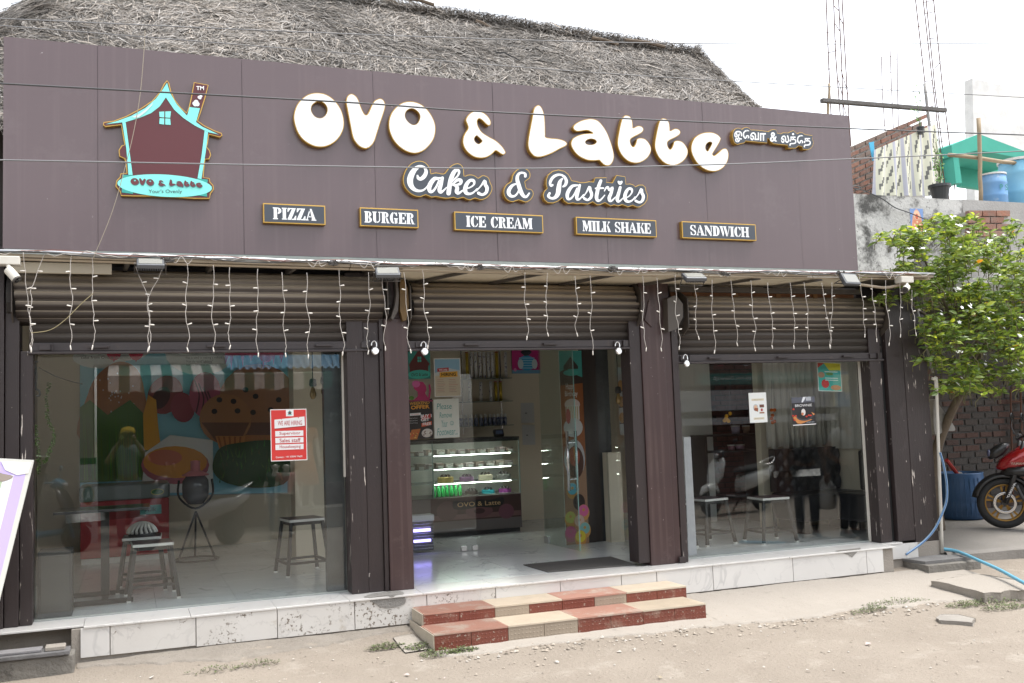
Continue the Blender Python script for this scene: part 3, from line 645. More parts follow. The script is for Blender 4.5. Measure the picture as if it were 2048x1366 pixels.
# ---- menu plates with stencil capitals
def glyphs():
    def stem(x, w=.3): return [[(x-.08, 0), (x+w+.08, 0), (x+w+.08, .085), (x+w, .085), (x+w, .915), (x+w+.08, .915), (x+w+.08, 1), (x-.08, 1), (x-.08, .915), (x, .915), (x, .085), (x-.08, .085)]]
    def half(cx, cy, rx, ry, ix, iy, a0=-90, a1=90, n=9):
        A = [R(a0+(a1-a0)*i/n) for i in range(n+1)]
        return [[(cx+rx*math.cos(a), cy+ry*math.sin(a)) for a in A] + [(cx+ix*math.cos(a), cy+iy*math.sin(a)) for a in reversed(A)]]
    G = {}
    G['I'] = (.5, stem(.1)); G['P'] = (.82, stem(.1)+half(.46, .73, .34, .27, .08, .17))
    G['B'] = (.86, stem(.1)+half(.46, .755, .32, .245, .08, .15)+half(.46, .255, .36, .255, .1, .16))
    G['R'] = (.92, stem(.1)+half(.46, .75, .34, .25, .08, .16)+[[(.5, .46), (.66, .48), (.86, .0), (.95, .08), (.98, .0), (.62, 0)]])
    G['D'] = (.92, stem(.1)+half(.46, .5, .42, .5, .12, .40))
    arm = lambda y0, y1: [[(.46, y0), (.82, y0), (.82, y1), (.46, y1)]]
    G['E'] = (.86, stem(.1)+arm(.9, 1)+arm(0, .1)+[[(.72, .7), (.82, .7), (.82, .89), (.7, .89)], [(.7, .11), (.84, .11), (.84, .32), (.74, .32)], [(.46, .44), (.66, .36), (.66, .64), (.46, .56)]])
    G['L'] = (.82, stem(.1)+arm(0, .1)+[[(.66, .11), (.82, .11), (.82, .36), (.74, .36)]])
    G['H'] = (1.02, stem(.08, .28)+stem(.66, .28)+[[(.4, .45), (.62, .45), (.62, .56), (.4, .56)]])
    G['N'] = (1.0, [[(.02, 0), (.26, 0), (.26, .08), (.18, .08), (.18, .8), (.1, .8), (.1, .08), (.02, .08)], [(.02, .91), (.02, 1), (.34, 1), (.86, .24), (.86, -.02), (.72, -.02)], [(.72, 1), (.98, 1), (.98, .92), (.9, .92), (.9, .3), (.81, .42), (.81, .92), (.72, .92)]])
    G['M'] = (1.2, [[(.02, 0), (.26, 0), (.26, .08), (.18, .08), (.18, .86), (.1, .86), (.1, .08), (.02, .08)], [(.02, 1), (.36, 1), (.62, .34), (.5, .0), (.44, .0)], [(.66, .32), (.86, .9), (.78, 1), (.70, .8), (.56, .2)], ] + stem(.82, .28))
    G['K'] = (.98, stem(.1)+[[(.46, .5), (.76, .92), (.68, .92), (.68, 1), (.94, 1), (.94, .92), (.86, .92), (.58, .56)], [(.56, .6), (.7, .62), (.98, .09), (.98, 0), (.66, 0)]])
    G['U'] = (.96, [[(.02, 1), (.48, 1), (.48, .92), (.4, .92), (.4, .25), (.44, .12), (.44, .0), (.3, .02), (.14, .14), (.1, .28), (.1, .92), (.02, .92)], [(.5, 0), (.5, .1), (.68, .16), (.74, .3), (.74, .92), (.66, .92), (.66, 1), (.92, 1), (.92, .92), (.84, .92), (.84, .26), (.74, .08)]])
    G['C'] = (.9, half(.46, .5, .42, .52, .12, .40, 97, 263)+[[(.52, 1.02), (.72, .96), (.84, 1.0), (.84, .66), (.76, .66), (.64, .88), (.52, .92)], [(.52, -.02), (.72, .06), (.86, .3), (.78, .34), (.66, .14), (.52, .08)]])
    G['G'] = (.96, half(.46, .5, .42, .52, .12, .40, 97, 263)+[[(.52, 1.02), (.70, .96), (.82, 1.0), (.82, .68), (.74, .68), (.62, .88), (.52, .92)], [(.52, -.02), (.62, .0), (.84, .04), (.84, .40), (.92, .40), (.92, .48), (.48, .48), (.48, .40), (.56, .40), (.56, .08)]])
    G['S'] = (.82, [[(.40, 1.02), (.16, .96), (.06, .76), (.10, .58), (.30, .46), (.40, .40), (.40, .62), (.24, .74), (.26, .88), (.40, .93)], [(.45, 1.02), (.60, .96), (.72, 1), (.72, .68), (.65, .68), (.55, .88), (.45, .93)], [(.45, .40), (.62, .28), (.60, .12), (.45, .07), (.45, -.02), (.68, .04), (.78, .24), (.72, .44), (.45, .60)], [(.40, -.02), (.24, .05), (.1, 0), (.1, .34), (.17, .34), (.28, .14), (.40, .07)]])
    G['A'] = (1.0, [[(.0, 0), (.26, 0), (.26, .08), (.18, .08), (.40, .74), (.34, .86), (.08, .08), (0, .08)], [(.40, 1), (.56, 1), (.92, .08), (1, .08), (1, 0), (.54, 0), (.54, .08), (.6, .08)], [(.30, .28), (.5, .28), (.46, .37), (.33, .37)]])
    G['W'] = (1.3, [[(0, 1), (.4, 1), (.4, .92), (.34, .92), (.52, .3), (.42, 0), (.36, 0), (.06, .92), (0, .92)], [(.44, 1), (.84, 1), (.84, .92), (.78, .92), (.96, .3), (.86, 0), (.8, 0), (.5, .92), (.44, .92)], [(.9, 0), (1.0, .3), (1.18, .92), (1.1, .92), (1.1, 1), (1.32, 1), (1.32, .92), (1.26, .92), (.96, 0)]])
    G['Z'] = (.86, [[(.04, .66), (.1, .66), (.3, .91), (.44, .91), (.5, 1), (.06, 1)], [(.5, 1), (.82, 1), (.36, 0), (.04, 0), (.04, .06)], [(.4, 0), (.84, 0), (.84, .36), (.76, .36), (.6, .09), (.44, .09)]])
    G[' '] = (.5, [])
    return G
GL = glyphs()
for word, c in (('PIZZA', [(526.5,406),(650.5,411.5),(651,449.5),(526,446)]), ('BURGER', [(720.5,414.6),(836.8,419.8),(836.8,456.5),(719.5,452)]), ('ICE CREAM', [(909,423.5),(1085.8,430.3),(1086.8,465.9),(909,460.7)]),
                ('MILK SHAKE', [(1152.8,434.6),(1312.7,439.7),(1313.4,473.9),(1151.5,469.8)]), ('SANDWICH', [(1364.7,443),(1511.6,448.3),(1512.3,480.7),(1363.5,477.3)])):
    q = [PY(x, y, -.345) for x, y in c]; x0 = (q[0].x+q[3].x)/2; x1 = (q[1].x+q[2].x)/2; z1 = (q[0].z+q[1].z)/2; z0 = (q[2].z+q[3].z)/2
    mb = MB(); mb.box(x0, x1, -.345, SY-.0005, z0, z1); pl = mb.build('menu_plate', m_gold, fa, bevel=.002); pl['label'] = 'slate menu plate lettered ' + word
    mb = MB(); mb.box(x0+.009, x1-.009, -.3465, -.346, z0+.009, z1-.009); mb.build('plate_face', m_slate, pl)
    H = (z1-z0)*.60; tot = sum(GL[ch][0] for ch in word)
    W = (x1-x0)*{'PIZZA': .70, 'BURGER': .86, 'ICE CREAM': .75, 'MILK SHAKE': .85, 'SANDWICH': .80}[word]; k = W/tot; u = (x0+x1)/2-W/2; zb = (z0+z1)/2-H/2
    pr = Print(lambda a, b: (a, -.3470, b), (0, -1, 0), .0002)
    for ch in word:
        for g in GL[ch][1]: pr.poly([(u+px*k, zb+pz*H) for px, pz in g], WH); pr.k -= .8
        u += GL[ch][0]*k
    pr.build('stencil_lettering', pl, print_mat('white_print'))

# ---- house emblem
LO = [(757,55),(780,85),(800,170),(840,260),(900,340),(962,395),(985,340),(1010,230),(1040,75),(1193,105),(1160,240),(1110,400),(1080,480),(1150,530),(1250,580),(1330,610),(1340,635),(1310,655),(1200,625),(1185,720),(1175,755),(1205,790),(1220,840),(1200,885),(1160,885),(1150,960),(1140,1075),(1205,1085),(1210,1120),(1245,1160),(1250,1200),(1215,1250),(1205,1300),(1050,1300),(800,1285),(600,1275),(430,1275),(275,1270),(262,1225),(215,1170),(225,1110),(262,1070),(268,1035),(332,1030),(325,950),(310,880),(255,855),(248,790),(280,740),(310,735),(290,620),(275,525),(110,545),(85,525),(90,495),(200,480),(330,430),(480,350),(600,270),(680,180),(725,90)]
S7 = 1419/270
m_maroon = mat('maroon_print', (.085, .010, .014), .35)
lg = letter('emblem', 190, 150, S7, LO, Y=-.342, face=m_maroon, n=1, rim=.007, label='house shaped emblem board with turquoise roof and ribbon')
TQ, DT, MR = (.20, .70, .64), (.02, .30, .26), (.115, .014, .02)
pr = Print(pix_plane(-.3462, 190, 150, S7), (0, -1, 0), .0003)
pr.poly([(757,82),(790,190),(860,310),(968,428),(995,337),(1103,350),(1062,495),(1130,545),(1300,625),(1190,600),(1150,582),(1050,532),(930,452),(830,362),(745,235),(680,330),(590,400),(470,450),(330,492),(110,518),(230,485),(380,430),(530,345),(640,250),(700,170)], TQ)
pr.poly([(287,497),(322,494),(355,740),(395,1050),(352,1050),(330,780)], TQ); pr.poly([(1152,585),(1188,602),(1165,800),(1118,1095),(1078,1085),(1120,850)], TQ)
for q in ([(675,387),(728,384),(727,447),(679,441)], [(740,384),(799,382),(790,450),(739,447)], [(680,454),(727,457),(727,521),(676,514)], [(739,457),(790,460),(796,525),(739,521)]): pr.poly(q, TQ)
pr.poly([(285,1048),(400,1055),(400,1250),(280,1235),(290,1140)], DT); pr.poly([(1070,1090),(1187,1100),(1170,1180),(1178,1280),(1060,1262)], DT)
pr.disc(732, 1164, 498, 117, TQ, rot=R(3.2), n=40)
pr.text('TM', 1065, 160, 1145, 118, (.8, .8, .8), .02)
for x, y, r in ((1095, 235, 17), (1112, 225, 16), (1104, 245, 14), (1048, 300, 24), (1075, 308, 24), (1062, 285, 24), (1052, 315, 18)): pr.disc(x, y, r, r*.95, (.72, .74, .8), n=12); pr.k -= .6
pr.poly([(385,442),(470,410),(560,340),(610,290),(600,320),(540,385),(460,448),(410,450)], (.55, .66, .66))
for (ox, oy, sc, q, h) in BIG:                       # small copy of the shop name
    f = lambda p: (372+(ox+p[0]/sc-586)*(1125-372)/(1457-586), 1086+(oy+p[1]/sc-187-(ox+p[0]/sc-586)*.052)*.66+(ox+p[0]/sc-586)*.03)
    for dx, dy, c in ((5, 7, (.03, .12, .14)), (0, 0, MR)):
        g = lambda p: (f(p)[0]+dx, f(p)[1]+dy)
        pr.poly([g(p) for p in q], c, [[g(p) for p in hh] for hh in h])
pr.text("Your's Ovenly", 562, 1255, 915, 1205, (.03, .04, .05), .004, slant=0)
pr.build('emblem_print', lg, print_mat('emblem_ink', .3))
# ================================================================ ROLLER SHUTTERS
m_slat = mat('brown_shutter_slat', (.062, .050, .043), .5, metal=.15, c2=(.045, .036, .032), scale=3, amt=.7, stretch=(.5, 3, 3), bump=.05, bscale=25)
def dust_toplight(m, dust=(.52, .43, .32), amt=.85):              # dust on upward faces, with light from above put into its colour
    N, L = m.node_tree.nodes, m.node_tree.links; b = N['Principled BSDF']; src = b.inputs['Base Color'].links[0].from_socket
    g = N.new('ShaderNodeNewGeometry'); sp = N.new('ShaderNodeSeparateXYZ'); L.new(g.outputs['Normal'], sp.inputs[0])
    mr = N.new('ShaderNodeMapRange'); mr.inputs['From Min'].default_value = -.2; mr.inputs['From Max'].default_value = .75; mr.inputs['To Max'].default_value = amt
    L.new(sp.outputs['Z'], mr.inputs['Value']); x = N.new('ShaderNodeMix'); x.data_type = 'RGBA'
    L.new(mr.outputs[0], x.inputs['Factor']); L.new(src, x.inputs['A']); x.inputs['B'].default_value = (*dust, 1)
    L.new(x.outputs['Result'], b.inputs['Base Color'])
dust_toplight(m_slat)
m_slat2 = mat('grimy_shutter_slat', (.052, .042, .036), .5, metal=.1, c2=(.034, .028, .025), scale=3, amt=.7, stretch=(.5, 3, 3), bump=.05, bscale=25)
dust_toplight(m_slat2, (.12, .10, .08), .7)
m_rail = mat('shutter_rail', (.050, .040, .041), .45, c2=(.036, .029, .03), scale=5, amt=.6, dirt=(.08, .06, .05), dscale=7, dthr=.6, spots=(.3, .27, .25), sscale=40, sthr=.72)
m_bracket = mat('bracket_plate', (.085, .070, .058), .5, c2=(.06, .05, .042), scale=6, amt=.6)
m_rust = mat('ochre_bracket', (.17, .10, .03), .6, c2=(.10, .06, .02), scale=9, amt=.6)
def shutter(label, x0, x1, r0, r1, zb, zc, rad, base):
    t = thing('roller_shutter', label, 'roller shutter', base); yc = .125; ycur = .045
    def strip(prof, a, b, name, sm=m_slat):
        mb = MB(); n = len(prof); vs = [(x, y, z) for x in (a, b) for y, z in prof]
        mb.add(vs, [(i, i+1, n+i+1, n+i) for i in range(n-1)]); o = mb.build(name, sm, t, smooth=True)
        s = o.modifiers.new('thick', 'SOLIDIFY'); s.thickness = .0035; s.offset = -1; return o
    st_ = R(21); k0 = R(112)
    for i in range(10):
        a0 = k0 - i*st_
        if a0 < R(-100): break
        pr = []
        for j in range(11):
            u = j/10; a = a0 - st_*.985*u
            rr = rad + (.013*math.sin(math.pi*min(1, u/.78)) if u < .78 else -.006*math.sin(math.pi*(u-.78)/.22)) + rnd(-.001, .001)
            pr.append((yc - rr*math.cos(a), zc + rr*math.sin(a)))
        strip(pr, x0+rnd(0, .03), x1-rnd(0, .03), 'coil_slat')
    z = zb+.088
    while z < zc-.05:
        pr = [(ycur - .012*math.sin(math.pi*min(1, u/.8)) + (.004 if u > .85 else 0), z+.072*(1-u)) for u in [j/9 for j in range(10)]]
        strip(pr, r0, r1, 'curtain_slat', m_slat2); z += .072
    mb = MB(); mb.box(r0, r1, ycur-.022, ycur+.02, zb+.022, zb+.086); mb.box(r0-.01, r1+.01, ycur-.035, ycur+.025, zb, zb+.020)
    rl = mb.build('bottom_rail', m_rail, t, bevel=.004)
    for f in (.18, .5, .82) if r1-r0 > 2.2 else (.27, .62):
        xx = r0+(r1-r0)*f; mb = MB(); mb.box(xx-.07, xx-.055, ycur-.045, ycur-.022, zb+.045, zb+.06); mb.box(xx+.055, xx+.07, ycur-.045, ycur-.022, zb+.045, zb+.06); mb.box(xx-.07, xx+.07, ycur-.055, ycur-.046, zb+.043, zb+.061); mb.build('pull_handle', m_rail, rl, bevel=.002)
    for xx in (r0+.12, r1-.12):
        mb = MB(); mb.box(xx-.05, xx+.03, ycur-.040, ycur-.023, zb+.030, zb+.075); mb.box(xx+.035, xx+.042, ycur-.06, ycur-.023, zb+.02, zb+.08); mb.build('lock_hasp', m_rail, rl, bevel=.002)
    for e, xx in ((-1, x0-.012), (1, x1+.004)):
        q = [(xx, yc+.26*math.cos(a)*.95, zc+.27*math.sin(a)) for a in [R(30+60*i) for i in range(6)]]
        mb = MB(); mb.prism(q, (.008, 0, 0)); mb.build('end_plate', m_bracket, t, fix=True)
    mb = MB(); mb.cyl((x0-.05, yc, zc), (x1+.05, yc, zc), rad*.85, 14); mb.build('drum', mat('drum_dark', (.03, .026, .024), .8), t)
    return t
shutter('rolled up brown shutter over the left window', -.80, 2.02, -.70, 1.985, 1.995, 2.435, .205, (.6, .1, 2))
shutter('rolled up brown shutter over the shop doorway', 2.235, 4.42, 2.215, 4.345, 1.995, 2.40, .185, (3.3, .1, 2))
shutter('rolled up brown shutter hanging lower over the right window', 4.93, 7.28, 4.80, 7.27, 1.85, 2.325, .175, (6.0, .1, 1.9))
# hexagonal ochre plate and brackets on the pillar heads
bk = thing('shutter_bracket', 'ochre bent metal shutter bracket on the first pillar head', 'bracket', (2.12, 0, 2.4))
mb = MB(); mb.prism([PY(x, y, -.06) for x, y in ((800,560),(808,558),(816,578),(818,610),(813,640),(806,642),(800,620))], (0, .05, 0)); mb.build('bracket_plate', m_rust, bk, fix=True)
mb = MB(); mb.prism([PY(x, y, -.09) for x, y in ((790,556),(795,556),(798,590),(796,622),(786,640),(782,636),(790,610),(793,585))], (0, .09, 0)); mb.build('bracket_arm', m_bracket, bk, fix=True)
bk = thing('shutter_bracket', 'brown hexagonal bracket plate on the second pillar', 'bracket', (4.6, 0, 2.4))
mb = MB(); mb.prism([PY(x, y, -.02) for x, y in ((1290,640),(1304,654),(1322,640),(1326,618),(1310,598),(1298,600))], (0, .012, 0)); mb.build('bracket_plate', m_brown, bk, fix=True)
bk = thing('shutter_bracket', 'dull brown folded bracket left of the right shutter', 'bracket', (4.85, 0, 2.4))
mb = MB(); mb.prism([PY(x, y, -.10) for x, y in ((1335,597),(1352,590),(1366,608),(1366,634),(1354,658),(1337,664))], (0, .10, 0)); mb.build('bracket_plate', m_bracket, bk, fix=True)

# ================================================================ CANOPY under the fascia
m_cream = mat('cream_soffit_sheet', (.58, .53, .42), .7, c2=(.50, .455, .355), scale=3, amt=.5, dirt=(.22, .19, .14), dscale=5, dthr=.62)
m_beige = mat('beige_square_tube', (.33, .27, .195), .6, c2=(.26, .21, .15), scale=7, amt=.6, dirt=(.12, .095, .07), dscale=9, dthr=.62)
m_pipe = mat('steel_pipe', (.36, .37, .385), .35, metal=.8)
m_dark = mat('dark_steel', (.045, .04, .037), .6, c2=(.07, .06, .05), scale=9, amt=.6)
cn = thing('canopy_frame', 'beige tube canopy frame with cream soffit under the fascia', 'canopy', (3.3, -.3, 2.6))
def sag(x): return 2.662 - .028*math.sin(math.pi*(x+1)/8.4)
n = 24; xs_ = [-1.3+(7.46+1.3)*i/n for i in range(n+1)]
mb = MB(); mb.tube([(x, -.565, sag(x)+.012+.004*math.sin(x*9)) for x in xs_], .0125, 8); mb.build('pipe', m_pipe, cn, smooth=True)
for i in range(n):
    pass
mb = MB()
for i in range(0, n, 4): mb.bar((xs_[i]+.004, -.545, sag(xs_[i])-.014), (xs_[min(i+4, n)]-.004, -.545, sag(xs_[min(i+4, n)])-.014), .03, .022)
mb.build('front_tube', m_beige, cn)
mb = MB()
for i in range(0, n, 4): mb.bar((xs_[i]+.004, -.50, sag(xs_[i])-.034), (xs_[min(i+4, n)]-.004, -.50, sag(xs_[min(i+4, n)])-.034), .03, .014)
mb.build('front_tube', m_beige, cn)
for (a, b) in ((2.08, 3.05), (3.06, 4.02), (4.03, 4.95), (4.96, 5.9), (5.91, 6.8)):
    mb = MB(); mb.add([(a, -.42, 2.628), (b, -.42, 2.628), (b, .12, 2.608), (a, .12, 2.608), (a, -.42, 2.633), (b, -.42, 2.633), (b, .12, 2.613), (a, .12, 2.613)], [(0,3,2,1),(4,5,6,7),(0,1,5,4),(1,2,6,5),(2,3,7,6),(3,0,4,7)]); mb.build('soffit_sheet', m_cream, cn)
mb = MB(); mb.box(-1.1, 2.06, -.28, .3, 2.715, 2.722); mb.build('soffit_sheet', m_dark, cn)
mb = MB(); mb.box(6.82, 7.40, -.52, .3, 2.64, 2.655); mb.build('soffit_sheet', m_dark, cn)
for x in (.0, .62, 1.25, 1.9): mb = MB(); mb.bar((x, -.49, 2.655), (x-.03, .1, 2.66), .03, .045); mb.build('rafter', m_dark, cn)
for x in (2.62, 3.30, 3.98, 4.75, 5.5, 6.2): mb = MB(); mb.bar((x, -.44, 2.612), (x-.30, .08, 2.593), .026, .022); mb.build('rafter', m_dark, cn)
mb = MB(); mb.box(-.80, -.12, -.18, -.155, 2.58, 2.66); mb.build('valance_board', mat('pale_board', (.46, .41, .32), .6, c2=(.40, .355, .275), scale=3), cn, bevel=.003)
mb = MB(); mb.box(4.78, 7.02, -.02, .03, 2.535, 2.585); mb.build('cross_beam', m_dark, cn, bevel=.003)
mb = MB(); mb.box(4.85, 7.02, .10, .12, 2.44, 2.56); mb.build('plank', mat('orange_ply', (.27, .115, .045), .6, c2=(.20, .085, .035), scale=5, amt=.6, stretch=(1, 1, 4)), cn)
for x in (5.1, 5.55, 6.05, 6.5): mb = MB(); mb.box(x, x+.05, .085, .099, 2.44, 2.56); mb.build('batten', mat('ply_batten', (.32, .16, .06), .6), cn)

# floodlights on the canopy edge
m_fl = mat('floodlight_grey', (.10, .105, .115), .45, metal=.3); m_fg = mat('floodlight_glass', (.24, .24, .22), .15, spec=.6)
def flood(label, px, py, tilt, yawz, wd=.19):
    c = PY(px, py, -.63); t = thing('floodlight', label, 'floodlight', c, group='floodlights on the canopy')
    M = Matrix.Rotation(yawz, 3, 'Z') @ Matrix.Rotation(tilt, 3, 'X'); c = Vector(c)
    f = lambda v: c + M @ Vector(v)
    mb = MB(); mb.obox(c, (wd, .035, .125), M); h = mb.build('housing', m_fl, t, bevel=.008)
    for i in range(11): mb = MB(); mb.obox(f(((i-5)*wd/12, .024, 0)), (.005, .02, .11), M); mb.build('cooling_fin', m_fl, h)
    mb = MB(); mb.obox(f((0, -.0185, 0)), (wd*.84, .003, .09), M); mb.build('glass_front', m_fg, t)
    mb = MB(); mb.tube([f((-wd/2-.008, 0, 0)), f((-wd/2-.012, .09, .02)), f((wd/2+.012, .09, .02)), f((wd/2+.008, 0, 0))], .006, 5); mb.build('bracket', m_dark, t)
    return t
flood('floodlight at left above the left window', 301, 527, R(-58), 0)
flood('floodlight above the first pillar', 775, 545, R(-52), R(-8))
flood('floodlight above the second pillar', 1388, 554, R(-60), R(-6), .20)
flood('tilted floodlight at the right end of the canopy', 1700, 559, R(-30), R(8), .20)
# cctv cameras
m_pvc = mat('white_plastic', (.60, .575, .52), .4, c2=(.52, .49, .43), scale=9, amt=.5)
def cctv(label, px, py, box, aim):
    c = Vector(PY(px, py, -.62)); t = thing('security_camera', label, 'camera', c)
    mb = MB(); mb.obox(c+Vector((box[0], .05, box[1])), (.15, .10, .06)); mb.build('junction_box', m_pvc, t, bevel=.006)
    mb = MB(); mb.tube([c+Vector((box[0], .02, box[1]-.03)), c+Vector((box[0]*.4, 0, box[1]-.075)), c], .016, 8); mb.build('arm', m_pvc, t, smooth=True)
    a = Vector(aim).normalized(); mb = MB(); mb.cyl(c-a*.05, c+a*.045, .032, 14); bd = mb.build('camera_body', m_pvc, t, bevel=.004)
    mb = MB(); mb.cyl(c+a*.0455, c+a*.056, .033, 14); mb.build('lens_ring', m_dark, bd)
    mb = MB(); mb.cyl(c+a*.0565, c+a*.059, .02, 12); mb.build('lens', mat('black_lens', (.01, .01, .012), .1), bd); return t
cctv('white security camera under the left end of the canopy', 25, 549, (-.03, .10), (.6, -.3, -.75))
cctv('white security camera beside the bush at right', 1812, 577, (.03, .09), (-.75, -.5, -.35))

# ================================================================ FAIRY LIGHTS
m_wire = mat('clear_wire', (.50, .46, .42), .4); m_bulb = mat('frosted_bulb', (.74, .70, .64), .3)
drops = [(47,505,62,695),(88,507,61,690),(143,508,141,690),(183,513,186,690),(268,525,297,695),(332,525,298,692),(374,528,374,695),(426,530,426,695),(460,535,460,690),(516,538,516,705),(564,545,571,705),(613,545,618,708),(678,540,685,703),(737,545,738,700),(765,545,772,692),(808,545,820,698),(845,540,855,690),
         (1050,545,1053,672),(1095,545,1094,665),(1150,552,1155,665),(1180,552,1185,702),(1285,552,1291,695),(1314,555,1323,695),(1350,550,1357,692),
         (1387,552,1397,672),(1424,560,1428,700),(1462,560,1474,685),(1502,560,1510,695),(1536,565,1545,690),(1581,565,1589,690),(1608,565,1620,690),(1644,565,1662,690),(1664,565,1661,688),(1718,548,1731,668),(1744,555,1753,677),(1772,560,1778,685),(1798,560,1802,668),(1824,580,1830,665)]
fl = thing('fairy_light_string', 'white icicle fairy lights hanging from the canopy edge', 'fairy lights', (3.3, -.57, 2.6))
bme = MB(); bme.lathe([(0, -.014), (.0045, -.011), (.0055, 0), (.0045, .012), (.002, .016)], (0, 0, 0), 6); bme.v = bme.v; 
for (a, b, c, d) in drops:
    p, q = Vector(PY(a, b, -.575)), Vector(PY(c, d, -.56)); ph = rnd(0, 6); k = 26; pts = []
    L = (p-q).length; nb = max(4, int(L/rnd(.105, .15))); q = q+Vector((0, 0, 0))
    vee = abs(a-c) > 18
    side = [random.choice((-1, 1)) for _ in range(nb+2)]
    for i in range(k+1):
        u = i/k; lx_ = p.x+(q.x-p.x)*(min(1, u*2.4) if vee else u); w_ = (u*nb) % 1; s_ = side[int(u*nb)]
        pts.append(Vector((lx_ + s_*rnd(.007, .013)*math.sin(math.pi*w_)*(.3+u) + .004*math.sin(ph+u*9), p.y+(q.y-p.y)*u+.01*math.sin(ph+u*5), p.z+(q.z-p.z)*u)))
    mb = MB(); mb.tube(pts, .0024, 5); sd_ = mb.build('strand', m_wire, fl, smooth=True)
    for i in range(1, nb+1):
        u = i/nb; o = pts[min(k, int(u*k))]; s_ = side[i] if i < nb else 0
        dr = Vector((s_*.9, rnd(-.5, .1), rnd(-.25, .35))) if i < nb else Vector((rnd(-.3, .3), 0, -1)); dr.normalize()
        mb = MB(); mb.tube([o, o+dr*.012, o+dr*.030, o+dr*.036], [.0026, .0046, .005, .0025], 6); mb.build('bulb', m_bulb, sd_, smooth=True)
mb = MB(); pts = []
for i in range(161):
    x = -.85+8.3*i/160; pts.append((x, -.585+.008*math.sin(x*31), sag(min(x, 7.4))+.004+.014*math.sin(x*17)+.01*math.sin(x*41)))
mb.tube(pts, .0026, 5); mb.build('feed_wire', m_wire, fl)
for x in (.35, 1.35, 1.75, 2.55, 2.62, 2.95, 3.4, 3.9, 4.15, 5.0, 5.6, 6.3, 6.9):   # slack loops on the feed wire
    z = sag(x); mb = MB(); mb.tube(catmull([(x-.07, -.59, z), (x-.03, -.60, z-.02-rnd(0, .03)), (x+.01, -.60, z+.01), (x+rnd(.03, .06), -.595, z-rnd(.02, .05)), (x+.09, -.59, z)], 4, False), .0024, 5); mb.build('slack_loop', m_wire, fl)
# electric cables and taped joints along the canopy
for (c_, lab, off, rr, xa_, xb_) in (((.22, .07, .05), 'thin red cable strung along the canopy pipe', .02, .0028, -.7, 7.2), ((.03, .03, .03), 'thin black cable strung along the canopy pipe', -.008, .005, -.9, 7.0)):
    mb = MB(); mb.tube([(xa_+(xb_-xa_)*i/80, -.592+.006*math.sin(i*1.7), sag(xa_+(xb_-xa_)*i/80)+off*.6+.012*math.sin(i*.61)) for i in range(81)], rr, 5)
    tag(mb.build('cable', mat('cable_%d' % int(rr*1000), c_, .5), smooth=True), lab, 'cable')
for px, py in ((335, 520), (665, 526), (960, 535), (1225, 537), (1450, 548), (1680, 546)):
    c = PY(px, py, -.60); mb = MB()
    for i in range(14): a, b = rnd(0, 6.3), rnd(0, 6.3); v = Vector((math.cos(a)*.05, -abs(math.sin(b))*.012, math.sin(a)*.022)); mb.tube([c+v, c+Vector((rnd(-.05, .05), -.012, rnd(-.02, .02))), c-v*rnd(.4, 1)], .004, 4)
    tag(mb.build('cable_knot', m_dark), 'knot of cable ends on the canopy pipe, ' + {335: 'right of the first floodlight', 665: 'above the left shutter right half', 960: 'above the doorway left half', 1225: 'above the doorway right end', 1450: 'above the right shutter left half', 1680: 'left of the last floodlight'}[px], 'cable', 'cable knots on the canopy pipe')
mb = MB(); mb.tube(catmull([PY(1705, 567, -.5), PY(1740, 572, -.5), PY(1775, 575, -.52), PY(1815, 565, -.55)], 5, False), .014, 7); tag(mb.build('cable_sleeve', m_beige, smooth=True), 'beige cable sleeve drooping under the right canopy end', 'cable')

# padlocks
m_chrome = mat('padlock_steel', (.62, .61, .60), .25, metal=.9)
for (px, py, lab) in ((750, 702, 'open padlock hanging on the left shutter beside the first pillar'), (849, 703, 'open padlock at the left of the doorway shutter'), (1237, 702, 'open padlock at the right of the doorway shutter'), (1373, 727, 'padlock hanging at the left of the right shutter')):
    c = Vector(PY(px, py, -.03)); t = thing('padlock', lab, 'padlock', c, 'open padlocks on the shutters')
    mb = MB(); mb.lathe([(0, -.013), (.029, -.013), (.034, -.006), (.034, .006), (.029, .013), (0, .013)], c, 18, (.25, -1, .1)); mb.build('lock_body', m_chrome, t, smooth=False, bevel=.002)
    mb = MB(); mb.tube(catmull([c+Vector((.012, .0, .03)), c+Vector((.014, .005, .068)), c+Vector((-.004, .008, .085)), c+Vector((-.024, .008, .068)), c+Vector((-.028, .006, .044))], 4, False), .006, 7); mb.build('shackle', m_chrome, t, smooth=True)

# ================================================================ OVERHEAD CABLES
def cable(pix, Y, r, lab, m):
    mb = MB(); mb.tube(catmull([tuple(PY(x, y, Y)) for x, y in pix], 8, False), r, 6); tag(mb.build('overhead_cable', m, smooth=True), lab, 'cable')
m_blk = mat('black_cable', (.05, .05, .052), .5); m_gry = mat('grey_cable', (.16, .16, .165), .5)
cable([(-90,162),(0,167),(700,205),(1000,225),(1697,257),(2048,270),(2200,277)], -2.6, .0048, 'black overhead cable crossing the tops of the big letters', m_blk)
cable([(-90,318),(0,320),(700,333),(1040,337),(1400,330),(1700,318),(2048,302),(2200,294)], -2.3, .0042, 'grey overhead cable crossing below the big letters', m_gry)
cable([(-90,33),(0,37),(700,68),(1200,84),(1600,88),(2048,86),(2200,84)], -2.8, .003, 'thin cable crossing the thatch, highest of the four', m_gry)
cable([(-90,46),(0,51),(700,107),(1200,146),(1600,170),(2048,195),(2200,203)], -2.7, .0032, 'thin cable crossing thatch and sky, second from the top', m_gry)
mb = MB(); mb.tube(catmull([tuple(PY(x, y, -.62)) for x, y in ((290,60),(288,100),(280,190),(266,270),(246,350),(222,430),(187,515))], 5, False), .0025, 5); tag(mb.build('string', mat('jute', (.30, .26, .2), .8)), 'thin slack string hanging down over the sign left part', 'string')
